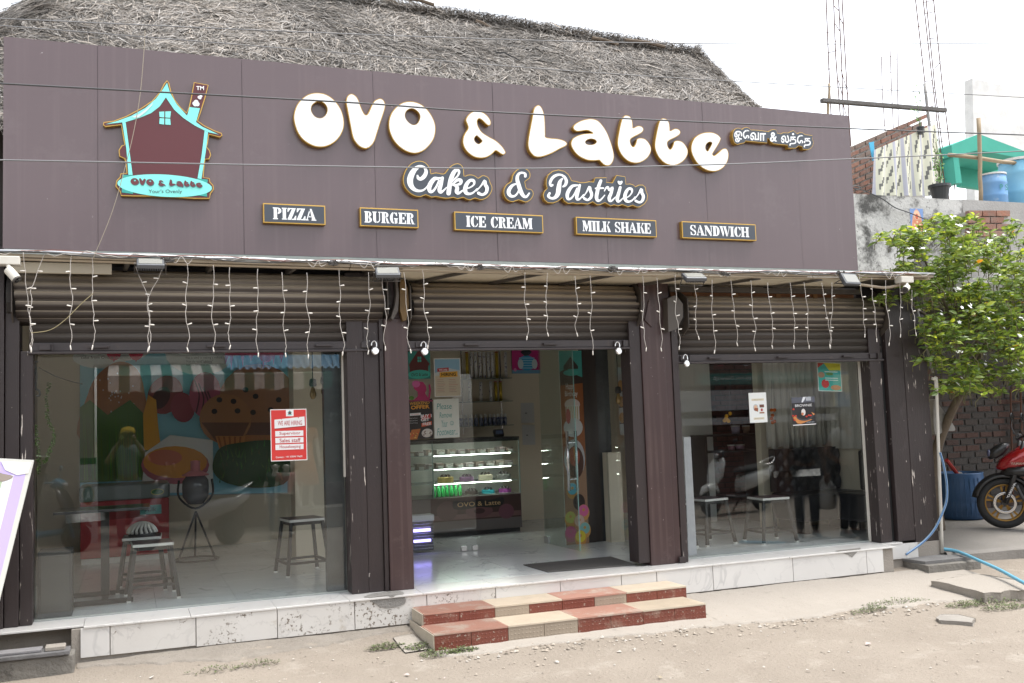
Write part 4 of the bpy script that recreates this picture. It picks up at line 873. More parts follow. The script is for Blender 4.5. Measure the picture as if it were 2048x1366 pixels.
mb = MB(); mb.tube(catmull([tuple(PY(x, y, -.60)) for x, y in ((186,587),(160,610),(130,640),(100,660),(62,666))], 5, False), .0028, 5); tag(mb.build('string', mat('straw_twine', (.26, .22, .12), .8)), 'yellowish twine slung across the left shutter', 'string')

# ================================================================ THATCH
EL, ER = PY(-250, 198, .05), PY(1652, 330, .05); RLp, RRp = PY(245, -62, 3.6), PY(1392, 116, 3.6)
EL.z = ER.z = 3.72
th = thing('thatch_roof', 'weathered grey palm thatch roof rising behind the fascia', 'roof', (3, 2, 4))
BL = Vector((EL.x, 7.2, 3.72)); BR = Vector((ER.x+.4, 7.2, 3.72))
mb = MB(); mb.add([EL, ER, RRp, RLp, BL, BR], [(0,1,2,3), (1,5,2), (0,3,4), (3,2,5,4)])
mb.build('thatch_base', mat('thatch_dark', (.085, .072, .06), .95, c2=(.05, .042, .035), scale=20, bump=1, bscale=30), th)
rng = np.random.default_rng(3)
def strands(quad, n, seedlen=(.16, .5), lift=.05):
    A, B, Cc, D = (np.array(q) for q in quad)
    u = rng.random(n); v = rng.random(n)
    P = (A[None]*(1-u)[:, None]+B[None]*u[:, None])*(1-v)[:, None]+(D[None]*(1-u)[:, None]+Cc[None]*u[:, None])*v[:, None]
    e1 = (B-A)/np.linalg.norm(B-A); e2 = (D+Cc-A-B); e2 = e2-e1*(e2@e1); e2 /= np.linalg.norm(e2); nn = np.cross(e1, e2)
    if nn[2] < 0: nn = -nn
    reg = np.array([noise.noise(Vector((p[0]*.8, p[1]*.8, p[2]*.8))) for p in P])
    ang = np.pi*(.5+reg*.9) + rng.normal(0, .6, n)
    d = np.cos(ang)[:, None]*e1 - np.sin(ang)[:, None]*e2
    L = rng.uniform(*seedlen, n)**1.0; wd = rng.uniform(.0018, .0048, n)*(1+(rng.random(n) < .05)*1.2)
    s = np.cross(d, nn[None]); s /= np.linalg.norm(s, axis=1)[:, None]
    tw = rng.normal(0, .5, n)[:, None]; s = s*np.cos(tw)+nn[None]*np.sin(tw)
    h0 = rng.uniform(.0, lift, n)[:, None]; h1 = rng.uniform(.0, lift*1.6, n)[:, None]; hb = rng.normal(.012, .02, n)[:, None]
    bend = rng.normal(0, .06, n)[:, None]
    sw = np.cross(d, nn[None])
    p0 = P - d*L[:, None]/2 + nn*h0; p2 = P + d*L[:, None]/2 + nn*h1 + sw*bend; p1 = P + nn*((h0+h1)/2+np.abs(hb)) - sw*bend*.4
    w_ = s*wd[:, None]
    V = np.stack([p0-w_*.7, p0+w_*.7, p1-w_, p1+w_, p2-w_*.25, p2+w_*.25], 1).reshape(-1, 3)
    k = np.arange(n)*6
    Fq = np.stack([np.stack([k, k+1, k+3, k+2], 1), np.stack([k+2, k+3, k+5, k+4], 1)], 1).reshape(-1, 4)
    base = np.clip(rng.normal(.19, .10, n)+.09*reg, .025, .40); warm = rng.uniform(.74, .93, n)
    C = np.stack([base, base*(.5+.5*warm)*.985, base*warm*.97, np.ones(n)], 1)
    return V, Fq, np.repeat(C, 8, axis=0)
def strand_obj(name, parts, parent, label=None):
    Vs, Fs, Cs = [], [], []; o = 0
    for V, Fq, C in parts: Vs.append(V); Fs.append(Fq+o); Cs.append(C); o += len(V)
    V, Fq, C = np.concatenate(Vs), np.concatenate(Fs), np.concatenate(Cs)
    me = bpy.data.meshes.new(name); me.vertices.add(len(V)); me.vertices.foreach_set('co', V.astype(np.float32).ravel())
    me.loops.add(Fq.size); me.loops.foreach_set('vertex_index', Fq.astype(np.int32).ravel()); me.polygons.add(len(Fq))
    me.polygons.foreach_set('loop_start', np.arange(0, Fq.size, 4, dtype=np.int32)); me.polygons.foreach_set('loop_total', np.full(len(Fq), 4, np.int32)); me.update(calc_edges=True)
    at = me.color_attributes.new('Col', 'FLOAT_COLOR', 'CORNER'); at.data.foreach_set('color', C.astype(np.float32).ravel())
    me.materials.append(print_mat('palm_strand', .75)); ob = bpy.data.objects.new(name, me); link(ob, parent); ob['kind'] = 'stuff'; return ob
up = Vector((0, 0, .05))
strand_obj('thatch_strands', [strands((EL, ER, RRp, RLp), 180000), strands((ER, BR, RRp, RRp+Vector((.02, .02, 0))), 6000), strands((EL, RLp, RLp+Vector((.02, .02, 0)), BL), 9000),
    strands((EL+up*0, RLp, RLp+Vector((-.25, .2, 0)), EL+Vector((-.25, .2, 0))), 6000, (.2, .6), .12), strands((RLp+Vector((0, -.2, -.1)), RRp+Vector((0, -.2, -.1)), RRp+Vector((0, .1, .03)), RLp+Vector((0, .1, .03))), 9000, (.08, .32), .12),
    strands((ER+Vector((-.15, 0, 0)), ER+Vector((.15, .3, 0)), RRp+Vector((.12, .1, 0)), RRp+Vector((-.12, 0, 0))), 4000, (.1, .4), .10)], th)
for px, py, dx in ((838, 2, 30), (1290, 86, 40), (965, 48, 14), (1210, 82, 26), (1385, 122, 30)):
    a = PY(px-dx, py-6, 3.3); b = PY(px+dx, py+8, 3.3); mb = MB(); mb.tube([a, (a+b)/2+Vector((0, 0, .02)), b], .022, 6); mb.build('roof_stick', mat('dry_stick', (.12, .09, .065), .9), th)
# ================================================================ INTERIOR SHELL
m_wall = mat('beige_wall_paint', (.68, .60, .475), .8, c2=(.62, .55, .435), scale=1.5, amt=.5)
m_ceil = mat('ceiling_paint', (.76, .74, .70), .85)
m_blackm = mat('black_marble', (.045, .048, .05), .18, c2=(.09, .095, .095), scale=2.5, amt=.4, dirt=(.16, .165, .165), dscale=2.3, dthr=.665)
def shell(name, boxes, m):
    mb = MB()
    for b in boxes: mb.box(*b)
    return mb.build(name, m, shop)
shell('back_wall', [(-1.0, 7.9, 4.70, 4.82, .0, 2.8)], m_wall)
shell('side_wall', [(-1.12, -1.0, .26, 4.70, .0, 2.8)], m_wall); shell('side_wall', [(7.84, 7.96, .41, 4.70, -.5, 2.66)], m_wall)
shell('ceiling', [(-1.0, 7.84, .61, 4.69, 2.78, 2.86)], m_ceil)
shell('partition_wall', [(6.95, 7.83, 1.78, 1.88, .0, 2.77)], m_wall)
shell('partition_wall', [(1.62, 1.93, 2.48, 2.78, .0, 2.77)], m_wall)
shell('marble_pier', [(1.54, 1.70, .27, .36, .0, 2.5)], m_blackm)
shell('marble_pier', [(4.90, 5.06, 1.92, 1.99, .0, 2.7)], m_blackm)
shell('low_pillar', [(4.93, 5.09, 1.76, 1.90, .0, .98)], m_wall)
shell('white_pillar', [(6.52, 6.98, 2.86, 3.0, .0, 2.77)], m_ceil); shell('mural_wall', [(-.99, 1.60, 4.46, 4.60, .0, 2.77)], m_wall)

# ================================================================ GLAZING
GM = glass_mat(); m_edge = mat('glass_edge', (.25, .42, .40), .2)
def pane(name, x0, x1, y0, y1, z0, z1, parent=shop, m=GM):
    mb = MB(); mb.box(x0, x1, y0, y1, z0, z1); return mb.build(name, m, parent)
pane('window_pane', -.673, 1.690, GLASS_Y, GLASS_Y+.008, .004, 2.30)
pane('window_pane', 4.848, 7.098, GLASS_Y, GLASS_Y+.008, .004, 2.20)
for a_, b_ in ((-.673, 1.69), (4.85, 7.075)): mb = MB(); mb.box(a_, b_, GLASS_Y-.008, GLASS_Y-.0005, .0015, .014); mb.build('sealant_bead', mat('sealant', (.35, .37, .35), .6), shop)
mb = MB(); mb.box(7.078, 7.097, GLASS_Y-.022, GLASS_Y-.001, .003, 1.9); mb.build('glazing_strip', m_pvc, shop); mb = MB(); mb.box(1.675, 1.69, GLASS_Y-.02, GLASS_Y-.001, .95, 2.05); mb.build('glazing_strip', m_pvc, shop)
GI = glass_mat('inner_pane_glass', (.965, .98, .975), 1.42, .004); pane('fixed_pane', 1.94, 3.47, 2.05, 2.058, .004, 2.6, m=GI); pane('side_pane', 4.905, 4.913, .21, 1.75, .004, 2.6, m=GI)
for px, py in ((928, 1098), (950, 1088)):
    p = PY(px, py, 2.045); mb = MB(); mb.box(p.x-.03, p.x+.03, 2.035, 2.073, .004, .055); mb.build('pane_clamp', m_chrome, shop, bevel=.004)
# open glass door with long pull handles
h, e = Vector((4.285, 2.10, 0)), Vector((4.325, 1.27, 0)); d = (e-h).normalized(); nn = Vector((d.y, -d.x, 0))
dr = thing('glass_door', 'open frameless glass door with long steel pull handles', 'door', h)
mb = MB(); mb.obox((h+e)/2+Vector((0, 0, 1.22)), ((e-h).length, .010, 2.42), Matrix((d, nn, Vector((0, 0, 1)))).transposed()); mb.build('door_pane', glass_mat('door_glass', (.90, .955, .94)), dr)
mb = MB(); mb.obox(e+Vector((0, 0, 1.22)), (.002, .011, 2.42), Matrix((d, nn, Vector((0, 0, 1)))).transposed()); mb.build('glass_edge', m_edge, dr)
for s in (-1, 1):
    b = e - d*.10 + nn*(.05*s); mb = MB(); mb.cyl(b+Vector((0, 0, .62)), b+Vector((0, 0, 1.24)), .016, 12); hd = mb.build('pull_handle', m_chrome, dr, smooth=True)
    for z in (.74, 1.12): mb = MB(); mb.cyl(b+Vector((0, 0, z)), b-nn*(.044*s)+Vector((0, 0, z)), .010, 10); mb.build('standoff', m_chrome, hd)
mb = MB(); mb.obox(h+d*.05+Vector((0, 0, .05)), (.10, .03, .08), Matrix((d, nn, Vector((0, 0, 1)))).transposed()); mb.build('floor_hinge', m_chrome, dr, bevel=.003)
fr = thing('door_frame', 'dark wooden door frame beside the donut banner', 'door frame', (4.8, 1.95, 0)); mb = MB(); mb.box(4.72, 4.80, 1.88, 1.98, .002, 2.7); mb.build('post', mat('dark_wood', (.028, .021, .019), .45, c2=(.045, .034, .03), scale=12, stretch=(1, 1, .15)), fr, bevel=.004); mb = MB(); mb.box(4.805, 4.895, 1.90, 2.0, .002, 2.7); mb.build('post', mat('dark_wood', (0, 0, 0)), fr, bevel=.004)

# ================================================================ POSTERS ON THE GLASS
def poster(name, label, c4, Y, paint, thick=.0012, group=None, back=(.8, .8, .78), cat='poster'):
    # c4: photo corners tl, tr, br, bl; paint gets a Print in unit coordinates (0..1, v up)
    q = [Vector(PY(x, y, Y)) for x, y in c4]
    x0, x1 = (q[0].x+q[3].x)/2, (q[1].x+q[2].x)/2; dz = ((q[1].z+q[2].z)-(q[0].z+q[3].z))/2; z1, z0 = q[0].z, q[3].z
    f = lambda u, v: (x0+(x1-x0)*u, Y-.0006, z0+(z1-z0)*v+dz*u)
    t = thing(name, label, cat, f(.5, 0), group)
    mb = MB(); mb.prism([Vector(f(*p))+Vector((0, .0005, 0)) for p in ((0,0),(1,0),(1,1),(0,1))], (0, thick, 0)); mb.build('sheet', mat('paper_%d' % int(back[0]*100), back, .5), t, fix=True)
    pr = Print(f, (0, -1, 0), .0002); paint(pr); pr.build('print', t); return t
RED, WHT, BLK = (.62, .035, .03), (.80, .79, .79), (.015, .014, .014)
def emblem_small(p, x, y, s, asp=1.0):
    p.poly([(x-.5*s, y+.05*s*asp), (x, y+.5*s*asp), (x+.5*s, y+.05*s*asp), (x+.34*s, y+.05*s*asp), (x+.34*s, y-.3*s*asp), (x-.34*s, y-.3*s*asp), (x-.34*s, y+.05*s*asp)], (.10, .35, .33)); p.poly([(x-.28*s, y-.3*s*asp), (x+.28*s, y-.3*s*asp), (x+.28*s, y+.05*s*asp), (x, y+.3*s*asp), (x-.28*s, y+.05*s*asp)], (.12, .016, .022)); p.disc(x, y-.34*s*asp, .5*s, .11*s*asp, (.15, .5, .45), n=14)
def hire1(p):
    p.rect(.02, .015, .98, .985, RED); p.rect(.43, .86, .64, .99, WHT); emblem_small(p, .535, .925, .13, .75)
    p.poly([(.12, .615), (.96, .655), (.95, .84), (.12, .795)], (.3, .02, .02)); p.poly([(.11, .63), (.95, .67), (.94, .85), (.11, .80)], WHT)
    p.text('WE ARE HIRING', .20, .685, .87, .775, (.42, .03, .035), .01); p.disc(.3, .81, .012, .01, RED); p.disc(.77, .83, .012, .01, RED)
    for t, z in (('Supervisor', .475), ('Sales staff', .345), ('Housekeeping', .215)):
        p.rect(.125, z, .90, z+.105, WHT); p.text(t, .24, z+.012, .82, z+.088, (.42, .03, .035), .014)
    p.text('Contact - +91 97899 79659', .13, .06, .86, .095, WHT, .01)
poster('hiring_poster', 'red WE ARE HIRING poster stuck on the left window', [(541, 819), (613, 817.5), (614.5, 920), (541.5, 923)], GLASS_Y-.0035, hire1)
def hire2(p):
    p.rect(.03, .02, .97, .98, (.62, .55, .42)); p.rect(.03, .62, .97, .98, (.25, .45, .6)); p.poly([(.03, .62), (.5, .75), (.97, .68), (.97, .55), (.03, .55)], (.55, .6, .62))
    p.poly([(.12, .65), (.55, .67), (.55, .76), (.12, .74)], (.45, .03, .04)); p.text('WE ARE', .18, .675, .5, .725, WHT, .02); p.poly([(.2, .50), (.88, .52), (.88, .66), (.2, .64)], (.75, .40, .04)); p.text('HIRING', .27, .535, .82, .625, BLK, .03)
    for i in range(8):
        for s in (.1, .54): p.rect(s, .44-.045*i, s+rnd(.22, .36), .447-.045*i, (.3, .16, .14) if i % 3 else (.5, .05, .05))
poster('hiring_poster', 'blue and orange HIRING poster on the inner glass of the doorway', [(867, 717), (920, 716), (923, 793), (870, 794)], 2.045, hire2)
def wk(p):
    p.rect(.0, .0, 1, 1, (.022, .016, .015)); p.text('WEEKEND', .05, .865, .88, .94, (.75, .40, .06), .01); p.text('OFFER', .1, .755, .88, .85, (.80, .36, .04), .03)
    p.rect(.05, .60, .5, .66, WHT); p.text('TO ORDER', .08, .615, .45, .645, (.5, .05, .05))
    for z in (.52, .46, .40): p.text('Order & Pickup', .04, z, .36, z+.025, WHT)
    p.poly([(.52, .47), (.92, .5), (.92, .62), (.52, .58)], (.5, .04, .03)); p.text('BUY 1', .5, .53, .95, .61, WHT, .03); p.text('GET', .5, .44, .85, .52, WHT, .03); p.poly([(.52, .30), (.95, .34), (.95, .43), (.52, .39)], (.62, .09, .02)); p.text('FREE', .57, .335, .92, .405, WHT, .02)
    p.poly([(.0, .0), (.32, .0), (.48, .26), (.1, .25)], (.45, .14, .03))
    for _ in range(16): p.disc(rnd(.04, .36), rnd(.03, .22), .022, .014, random.choice([(.6, .05, .03), (.65, .45, .1), (.2, .05, .03)]), n=8)
    p.disc(.74, .14, .23, .11, (.6, .55, .5), n=16)
    for _ in range(12): p.disc(rnd(.58, .9), rnd(.08, .2), .04, .02, random.choice([(.7, .66, .6), (.3, .22, .18)]), n=8)
poster('offer_poster', 'black WEEKEND OFFER poster on the inner glass of the doorway', [(817, 800), (865, 797), (866, 876), (818, 880)], 2.045, wk, back=(.1, .1, .1))
def foot(p):
    TE = (.03, .30, .27)
    for t, x0, x1, z0, z1 in (('Please', .12, .70, .74, .89), ('Remove', .22, .70, .52, .66), ('Your', .28, .52, .28, .46), ('Footwear...', .10, .92, .07, .25)): p.text(t, x0, z0, x1, z1, TE, -.004, slant=.04)
    p.stroke([(.70+.07*math.cos(a), .37+.05*math.sin(a)) for a in [R(40*i) for i in range(10)]], .010, TE, 2); p.disc(.675, .385, .010, .007, TE, n=8); p.disc(.725, .385, .010, .007, TE, n=8); p.stroke([(.665, .355), (.70, .34), (.735, .355)], .010, TE, 2)
poster('notice_board', 'white notice asking to remove footwear, hung in the doorway', [(867, 799), (917, 796), (920, 875), (869, 877)], 2.045, foot, cat='notice', back=(.7, .72, .66))
def hang(p):
    p.rect(0, 0, 1, 1, (.03, .22, .19)); p.poly([(.05, .5), (.5, 1.0), (.98, .5), (.9, .42), (.9, .2), (.08, .2), (.08, .42)], (.10, .02, .02)); p.disc(.5, .16, .5, .15, (.05, .42, .34), n=20); p.text('OVO & Latte', .14, .10, .88, .21, (.02, .03, .03), .02)
    for x, z in ((.44, .68), (.53, .68), (.44, .58), (.53, .58)): p.rect(x, z, x+.07, z+.08, (.05, .42, .34))
poster('emblem_sign', 'small emblem sign with green ribbon behind the doorway glass', [(815, 700), (860, 699), (861, 757), (816, 759)], 2.035, hang, cat='sign', back=(.12, .2, .18))
sk = Print(pix_plane(2.044), (0, -1, 0)); sk.poly([(826,801),(836,792),(835,783),(828,778),(826,768),(833,762),(846,764),(852,772),(853,780),(850,786),(856,795),(860,800)], (.45, .03, .14)); sk.disc(832, 768, 8, 7, (.62, .14, .36)); sk.disc(823, 796, 5, 4, (.1, .25, .04)); sk.poly([(857,770),(860,768),(862,780),(860,797),(856,797),(858,782)], (.45, .03, .14)); sk.rect(818, 800, 866, 803, (.25, .03, .08))
tag(sk.build('window_sticker'), 'pink silhouette sticker on the inner glass of the doorway', 'sticker')
def brunch(p):
    p.rect(.015, .01, .985, .99, (.74, .76, .74)); p.rect(.15, .73, .85, .80, (.62, .56, .42)); p.text('One at Two', .28, .745, .72, .785, (.25, .2, .15)); p.rect(.22, .10, .82, .17, (.62, .56, .42)); p.text('ENJOY NOW', .3, .12, .74, .15, (.25, .2, .15))
    p.disc(.36, .50, .15, .12, (.45, .5, .5)); p.disc(.36, .51, .1, .075, (.65, .42, .28)); p.poly([(.25, .42), (.48, .36), (.5, .48), (.3, .5)], (.28, .09, .04)); p.rect(.58, .50, .84, .60, (.15, .06, .04)); p.disc(.7, .40, .14, .085, (.7, .68, .66)); p.disc(.7, .42, .06, .05, (.35, .03, .02)); p.rect(.56, .30, .84, .345, (.3, .12, .05))
poster('menu_poster', 'white cake menu poster on the right window', [(1497, 786), (1532, 784.5), (1535, 844.5), (1500, 846)], GLASS_Y-.0035, brunch, back=(.8, .8, .78))
def brown(p):
    p.rect(0, .03, 1, 1, (.018, .017, .019)); p.rect(0, 0, 1, .03, WHT); p.rect(.0, .80, 1, 1, (.09, .095, .12)); p.poly([(.42, .82), (.5, 1), (.62, 1), (.55, .88), (.46, .80)], (.7, .72, .75)); p.rect(.62, .86, .84, 1, (.4, .42, .46))
    p.text('BROWNIE', .14, .655, .86, .745, WHT, .0)
    p.poly([(.02, .28), (.12, .36), (.85, .18), (.35, .05), (.2, .07)], (.55, .22, .06)); p.disc(.52, .32, .36, .17, (.05, .05, .06)); p.disc(.52, .36, .33, .15, (.012, .01, .01)); p.disc(.48, .46, .09, .12, (.72, .68, .66)); p.disc(.44, .40, .05, .05, (.6, .2, .08)); p.poly([(.82, .45), (.98, .37), (.9, .33)], (.6, .25, .08))
    for x, y in ((.06, .58), (.02, .35), (.14, .34), (.08, .20), (.60, .30), (.7, .34), (.78, .33)): p.disc(x, y, .045, .03, (.55, .03, .015), n=10)
    p.text('available here', .58, .08, .92, .12, (.5, .55, .6))
poster('brownie_poster', 'black BROWNIE poster on the right window', [(1582.5, 795), (1628, 793), (1633, 848.5), (1585.5, 851.5)], GLASS_Y-.0035, brown, back=(.14, .14, .14))
def teal(p):
    p.rect(.02, .02, .98, .98, (.03, .38, .33)); p.poly([(.02, .98), (.32, .98), (.02, .80)], (.45, .04, .02)); p.poly([(.27, .98), (.98, .98), (.98, .74), (.5, .72)], (.62, .58, .02)); p.disc(.30, .26, .16, .15, (.5, .03, .03)); p.text('$10', .2, .22, .4, .3, WHT, .02) if False else None
    p.disc(.15, .56, .14, .10, (.35, .2, .12)); p.disc(.74, .13, .22, .09, (.5, .22, .1)); p.disc(.5, .6, .16, .05, (.1, .25, .05))
    for z in (.66, .44, .37): p.rect(.3, z, .85, z+.03, (.55, .68, .65))
poster('offer_poster', 'teal food offer poster inside the right window top', [(1634, 724), (1680, 726), (1685, 783), (1637, 782)], .25, teal)
# clear tapes on the panes
m_tape = glass_mat('clear_tape', (.80, .82, .80), 1.6, .55)
mb = MB(); q = [PY(x, y, GLASS_Y-.0028) for x, y in ((1547, 943), (1640, 937), (1641.5, 951), (1548, 955))]; mb.prism(q, (0, .0018, 0)); tag(mb.build('clear_tape', m_tape, fix=True), 'strip of wrinkled clear tape across the right window', 'tape')
mb = MB(); q = [PY(x, y, GLASS_Y-.0028) for x, y in ((130, 1030), (290, 1018), (291, 1034), (131, 1047))]; mb.prism(q, (0, .0018, 0)); tag(mb.build('clear_tape', m_tape, fix=True), 'strip of wrinkled clear tape across the left window', 'tape')
mb = MB(); q = [PY(x, y, GLASS_Y-.0028) for x, y in ((1367, 874), (1381, 874), (1394, 1109), (1377, 1111)) ]; mb.prism(q, (0, .0018, 0)); tag(mb.build('tape_strip', mat('silver_tape', (.34, .36, .37), .4, c2=(.24, .26, .27), scale=9, amt=.7, bump=.3, bscale=30), fix=True), 'silvery grey tape strip down the left edge of the right window', 'tape')

# ================================================================ MURAL
mu = Print(pix_plane(4.455), (0, -1, 0), .0005)
SKY = (.16, .36, .52)
_l0 = lin
def lin(c): return tuple(min(.8, v*1.8) for v in c) if not isinstance(c, str) else _l0(c)
mu.poly([(160, 660), (575, 650), (575, 985), (160, 995)], SKY)
mu.disc(200, 715, 55, 22, (.42, .52, .55)); mu.disc(240, 700, 60, 22, (.42, .52, .55)); mu.disc(400, 705, 70, 45, (.42, .52, .55))
mu.poly(catmull([(160, 880), (175, 790), (200, 745), (240, 723), (275, 740), (290, 790), (292, 880)], 5), (.28, .13, .065))
for _ in range(26): a, q = rnd(0, 6.3), rnd(0, 1); mu.rect(232+48*q*math.cos(a), 790+50*q*math.sin(a), 234+48*q*math.cos(a), 793+50*q*math.sin(a), (.6, .5, .45))
mu.poly([(160, 815), (180, 800), (215, 830), (260, 800), (300, 840), (310, 960), (160, 965)], (.06, .13, .03))
for _ in range(60): x = rnd(162, 300); mu.poly([(x, 960), (x+rnd(-8, 8), rnd(800, 890)), (x+3, 960)], (.05*rnd(.7, 1.8), .13*rnd(.7, 1.5), .02))
mu.disc(330, 790, 34, 40, (.16, .03, .035), rot=R(30)); mu.disc(322, 796, 16, 24, (.05, .015, .015), rot=R(30)); mu.disc(365, 815, 24, 30, (.19, .035, .05), rot=R(-10))
mu.poly([(288, 900), (286, 830), (296, 790), (312, 800), (316, 850), (322, 900)], (.45, .22, .02))
mu.disc(410, 790, 32, 46, (.26, .06, .10))
for k in range(4): mu.stroke([(388+k*9, 760+k*8), (398+k*9, 790+k*7), (392+k*10, 825)], 3, (.06, .02, .03))
mu.poly([(282, 985), (290, 905), (340, 870), (425, 880), (426, 985)], (.46, .47, .46))
mu.disc(350, 930, 68, 38, (.26, .07, .09)); mu.disc(350, 924, 64, 32, (.42, .17, .02)); mu.disc(330, 915, 34, 16, (.38, .10, .05)); 
mu.disc(515, 800, 78, 72, (.22, .10, .05)); mu.poly([(440, 845), (590, 845), (560, 870), (470, 872)], (.10, .045, .03)); mu.poly([(470, 870), (560, 870), (535, 945), (490, 945)], (.26, .10, .03))
mu.disc(450, 838, 52, 50, (.25, .115, .05)); mu.poly([(402, 845), (498, 845), (480, 882), (432, 884)], (.11, .05, .03)); mu.poly([(430, 872), (490, 872), (478, 930), (448, 930)], (.34, .14, .04))
for k in range(5): mu.poly([(434+k*11, 873), (438+k*11, 873), (452+k*6, 928), (449+k*6, 928)], (.2, .07, .02))
for x, y in ((438, 800), (428, 823), (466, 803), (474, 822), (510, 793), (556, 800), (505, 825), (490, 780), (540, 820)): mu.disc(x, y, 6, 5.5, (.02, .015, .013), n=9)
mu.poly(catmull([(425, 925), (440, 895), (480, 885), (540, 880), (575, 890), (575, 960), (520, 975), (460, 968), (430, 950)], 4), (.025, .055, .02))
for _ in range(70): x, y = rnd(435, 570), rnd(890, 965); mu.poly([(x, y), (x+rnd(-6, 6), y-rnd(8, 22)), (x+2.5, y)], (.035*rnd(.6, 2), .075*rnd(.6, 1.8), .02))
for x, y in ((228, 704), (272, 704), (530, 708)): mu.disc(x, y, 15, 18, (.38, .03, .07)); mu.poly([(x-2, y+17), (x+2, y+17), (x, y+22)], (.3, .02, .05))
mu.poly([(448, 670), (565, 665), (565, 712), (560, 728), (557, 712), (548, 712), (545, 732), (541, 712), (528, 712), (525, 740), (521, 712), (505, 712), (500, 725), (497, 712), (487, 712), (484, 738), (480, 712), (465, 712), (461, 742), (457, 712), (449, 730)], (.36, .07, .13))
mu.text('ng! An extract from', 163, 709, 262, 703, (.03, .04, .05)); mu.text('cake from Ovo is delicious', 163, 719, 262, 713, (.03, .04, .05))
mu.text('that is used in making a milked-', 370, 720, 444, 714, (.03, .04, .05)); mu.text('from the word "cafelatte"', 372, 727, 424, 721, (.03, .04, .05)); mu.text('have the best donuts and pastries', 372, 734, 432, 728, (.03, .04, .05))
lin = _l0
mo = thing('wall_mural', 'painted mural of donuts and muffins on the back wall', 'mural', (.5, 4.45, 1)); mu.build('print', mo); mb = MB(); mb.prism([PY(x, y, 4.4555) for x, y in ((159, 658), (577, 648), (577, 987), (159, 997))], (0, .004, 0)); mb.build('canvas', mat('canvas', (.4, .4, .4), .8), mo, fix=True)

# ================================================================ LEFT ROOM FURNITURE
m_blkst = mat('black_steel', (.022, .021, .022), .4, c2=(.035, .033, .033), scale=8); m_seat = mat('maroon_laminate', (.055, .025, .035), .3); m_seatw = mat('white_edging', (.62, .61, .58), .4)
def stool(label, x, y, rz, h=.46, w=.32):
    t = thing('stool', label, 'stool', (x, y, 0), 'black legged stools'); c = Vector((x, y, 0)); M = Matrix.Rotation(rz, 3, 'Z')
    f = lambda a, b, z: c + M @ Vector((a, b, z))
    mb = MB(); mb.obox(f(0, 0, h-.012), (w, w, .024), M); s = mb.build('seat', m_seatw, t, bevel=.003)
    mb = MB(); mb.obox(f(0, 0, h+.0015), (w-.006, w-.006, .003), M); mb.build('seat_top', m_seat, s)
    mb = MB()
    for a in (-1, 1): mb.bar(f(a*(w/2-.03), -(w/2-.03), h-.04), f(a*(w/2-.03), w/2-.03, h-.04), .025, .03); mb.bar(f(-(w/2-.045), a*(w/2-.03), h-.04), f(w/2-.045, a*(w/2-.03), h-.04), .025, .03)
    mb.build('seat_frame', m_blkst, t)
    for a in (-1, 1):
        for b in (-1, 1):
            mb = MB(); p, q = f(a*(w/2-.02), b*(w/2-.02), h-.026), f(a*(w/2+.035), b*(w/2+.035), .015); mb.bar(p, q, .028, .028, M @ Vector((1, 0, 0))); lg_ = mb.build('leg', m_blkst, t)
            mb = MB(); mb.bar(q, q+Vector((0, 0, -.014)), .032, .032, (1, 0, 0)); mb.build('rubber_foot', m_seatw, lg_)
    z = .12; k = w/2+.035-.055*z/h
    for a in (-1, 1):
        mb = MB(); mb.bar(f(a*k, -k, z), f(a*k, k, z), .02, .022); mb.build('stretcher', m_blkst, t); mb = MB(); mb.bar(f(-k, a*k, z+.001), f(k, a*k, z+.001), .02, .022); mb.build('stretcher', m_blkst, t)
    return t
stool('stool nearest the glass beside the table in the left window', .17, .86, R(3)); stool('stool behind the near one, carrying the white helmet', .10, 1.36, R(-3), .47)
stool('lone stool in front of the beige pillar in the left window', 1.53, 1.50, R(8), .52, .34)
stool('stool in the middle of the right window', 6.32, .80, R(-4), .47); stool('stool at the left of the right window, half behind the tape', 5.72, 1.05, R(10), .48); stool('stool in the dark far left corner of the right window', 5.22, 1.0, R(20), .46)
tb = thing('cafe_table', 'small pedestal table with dark top inside the left window', 'table', (-.2, .93, 0))
mb = MB(); mb.box(-.23, -.165, .90, .965, .04, .74); mb.build('post', m_blkst, tb); mb = MB(); mb.box(-.58, .16, .70, 1.18, .742, .765); mb.build('table_top', mat('smoked_top', (.05, .048, .05), .15), tb, bevel=.004)
mb = MB(); mb.bar((-.45, .70, .022), (.02, .70, .022), .035, .035); mb.bar((-.45, 1.18, .022), (.02, 1.18, .022), .035, .035); mb.bar((-.1975, .72, .0225), (-.1975, 1.16, .0225), .05, .034); mb.build('foot', m_blkst, tb)
hm = thing('helmet', 'white vented bicycle helmet lying on the rear stool', 'helmet', (.10, 1.34, .47))
mb = MB(); mb.ball((.10, 1.34, .475), .115, 16, (1.05, 1.0, .80)); mb.build('inner_shell', mat('helmet_dark', (.03, .03, .03), .5), hm, smooth=True)
for k in range(9):
    a = R(k*20+10); mb = MB(); mb.tube([Vector((.10, 1.34, .475)) + Matrix.Rotation(a, 3, 'Z') @ Vector((.125*math.cos(t), .012*math.sin(3*t), .105*math.sin(t)+.006)) for t in [R(10+160*i/12) for i in range(13)]], .013, 6); mb.build('shell_rib', m_seatw, hm, smooth=True)
fz = thing('chest_freezer', 'red chest freezer with grey lid in the left room', 'freezer', (-.05, 3.8, 0))
za, zb_ = PY(250, 1000, 3.5).z, PY(250, 977, 3.5).z
mb = MB(); mb.box(-.50, .40, 3.50, 4.15, .06, za); mb.build('cabinet', mat('red_enamel', (.33, .02, .025), .3), fz, bevel=.012); mb = MB(); mb.box(-.51, .41, 3.48, 4.16, za+.003, zb_+.04); mb.build('lid', mat('grey_enamel', (.16, .19, .19), .35), fz, bevel=.02)
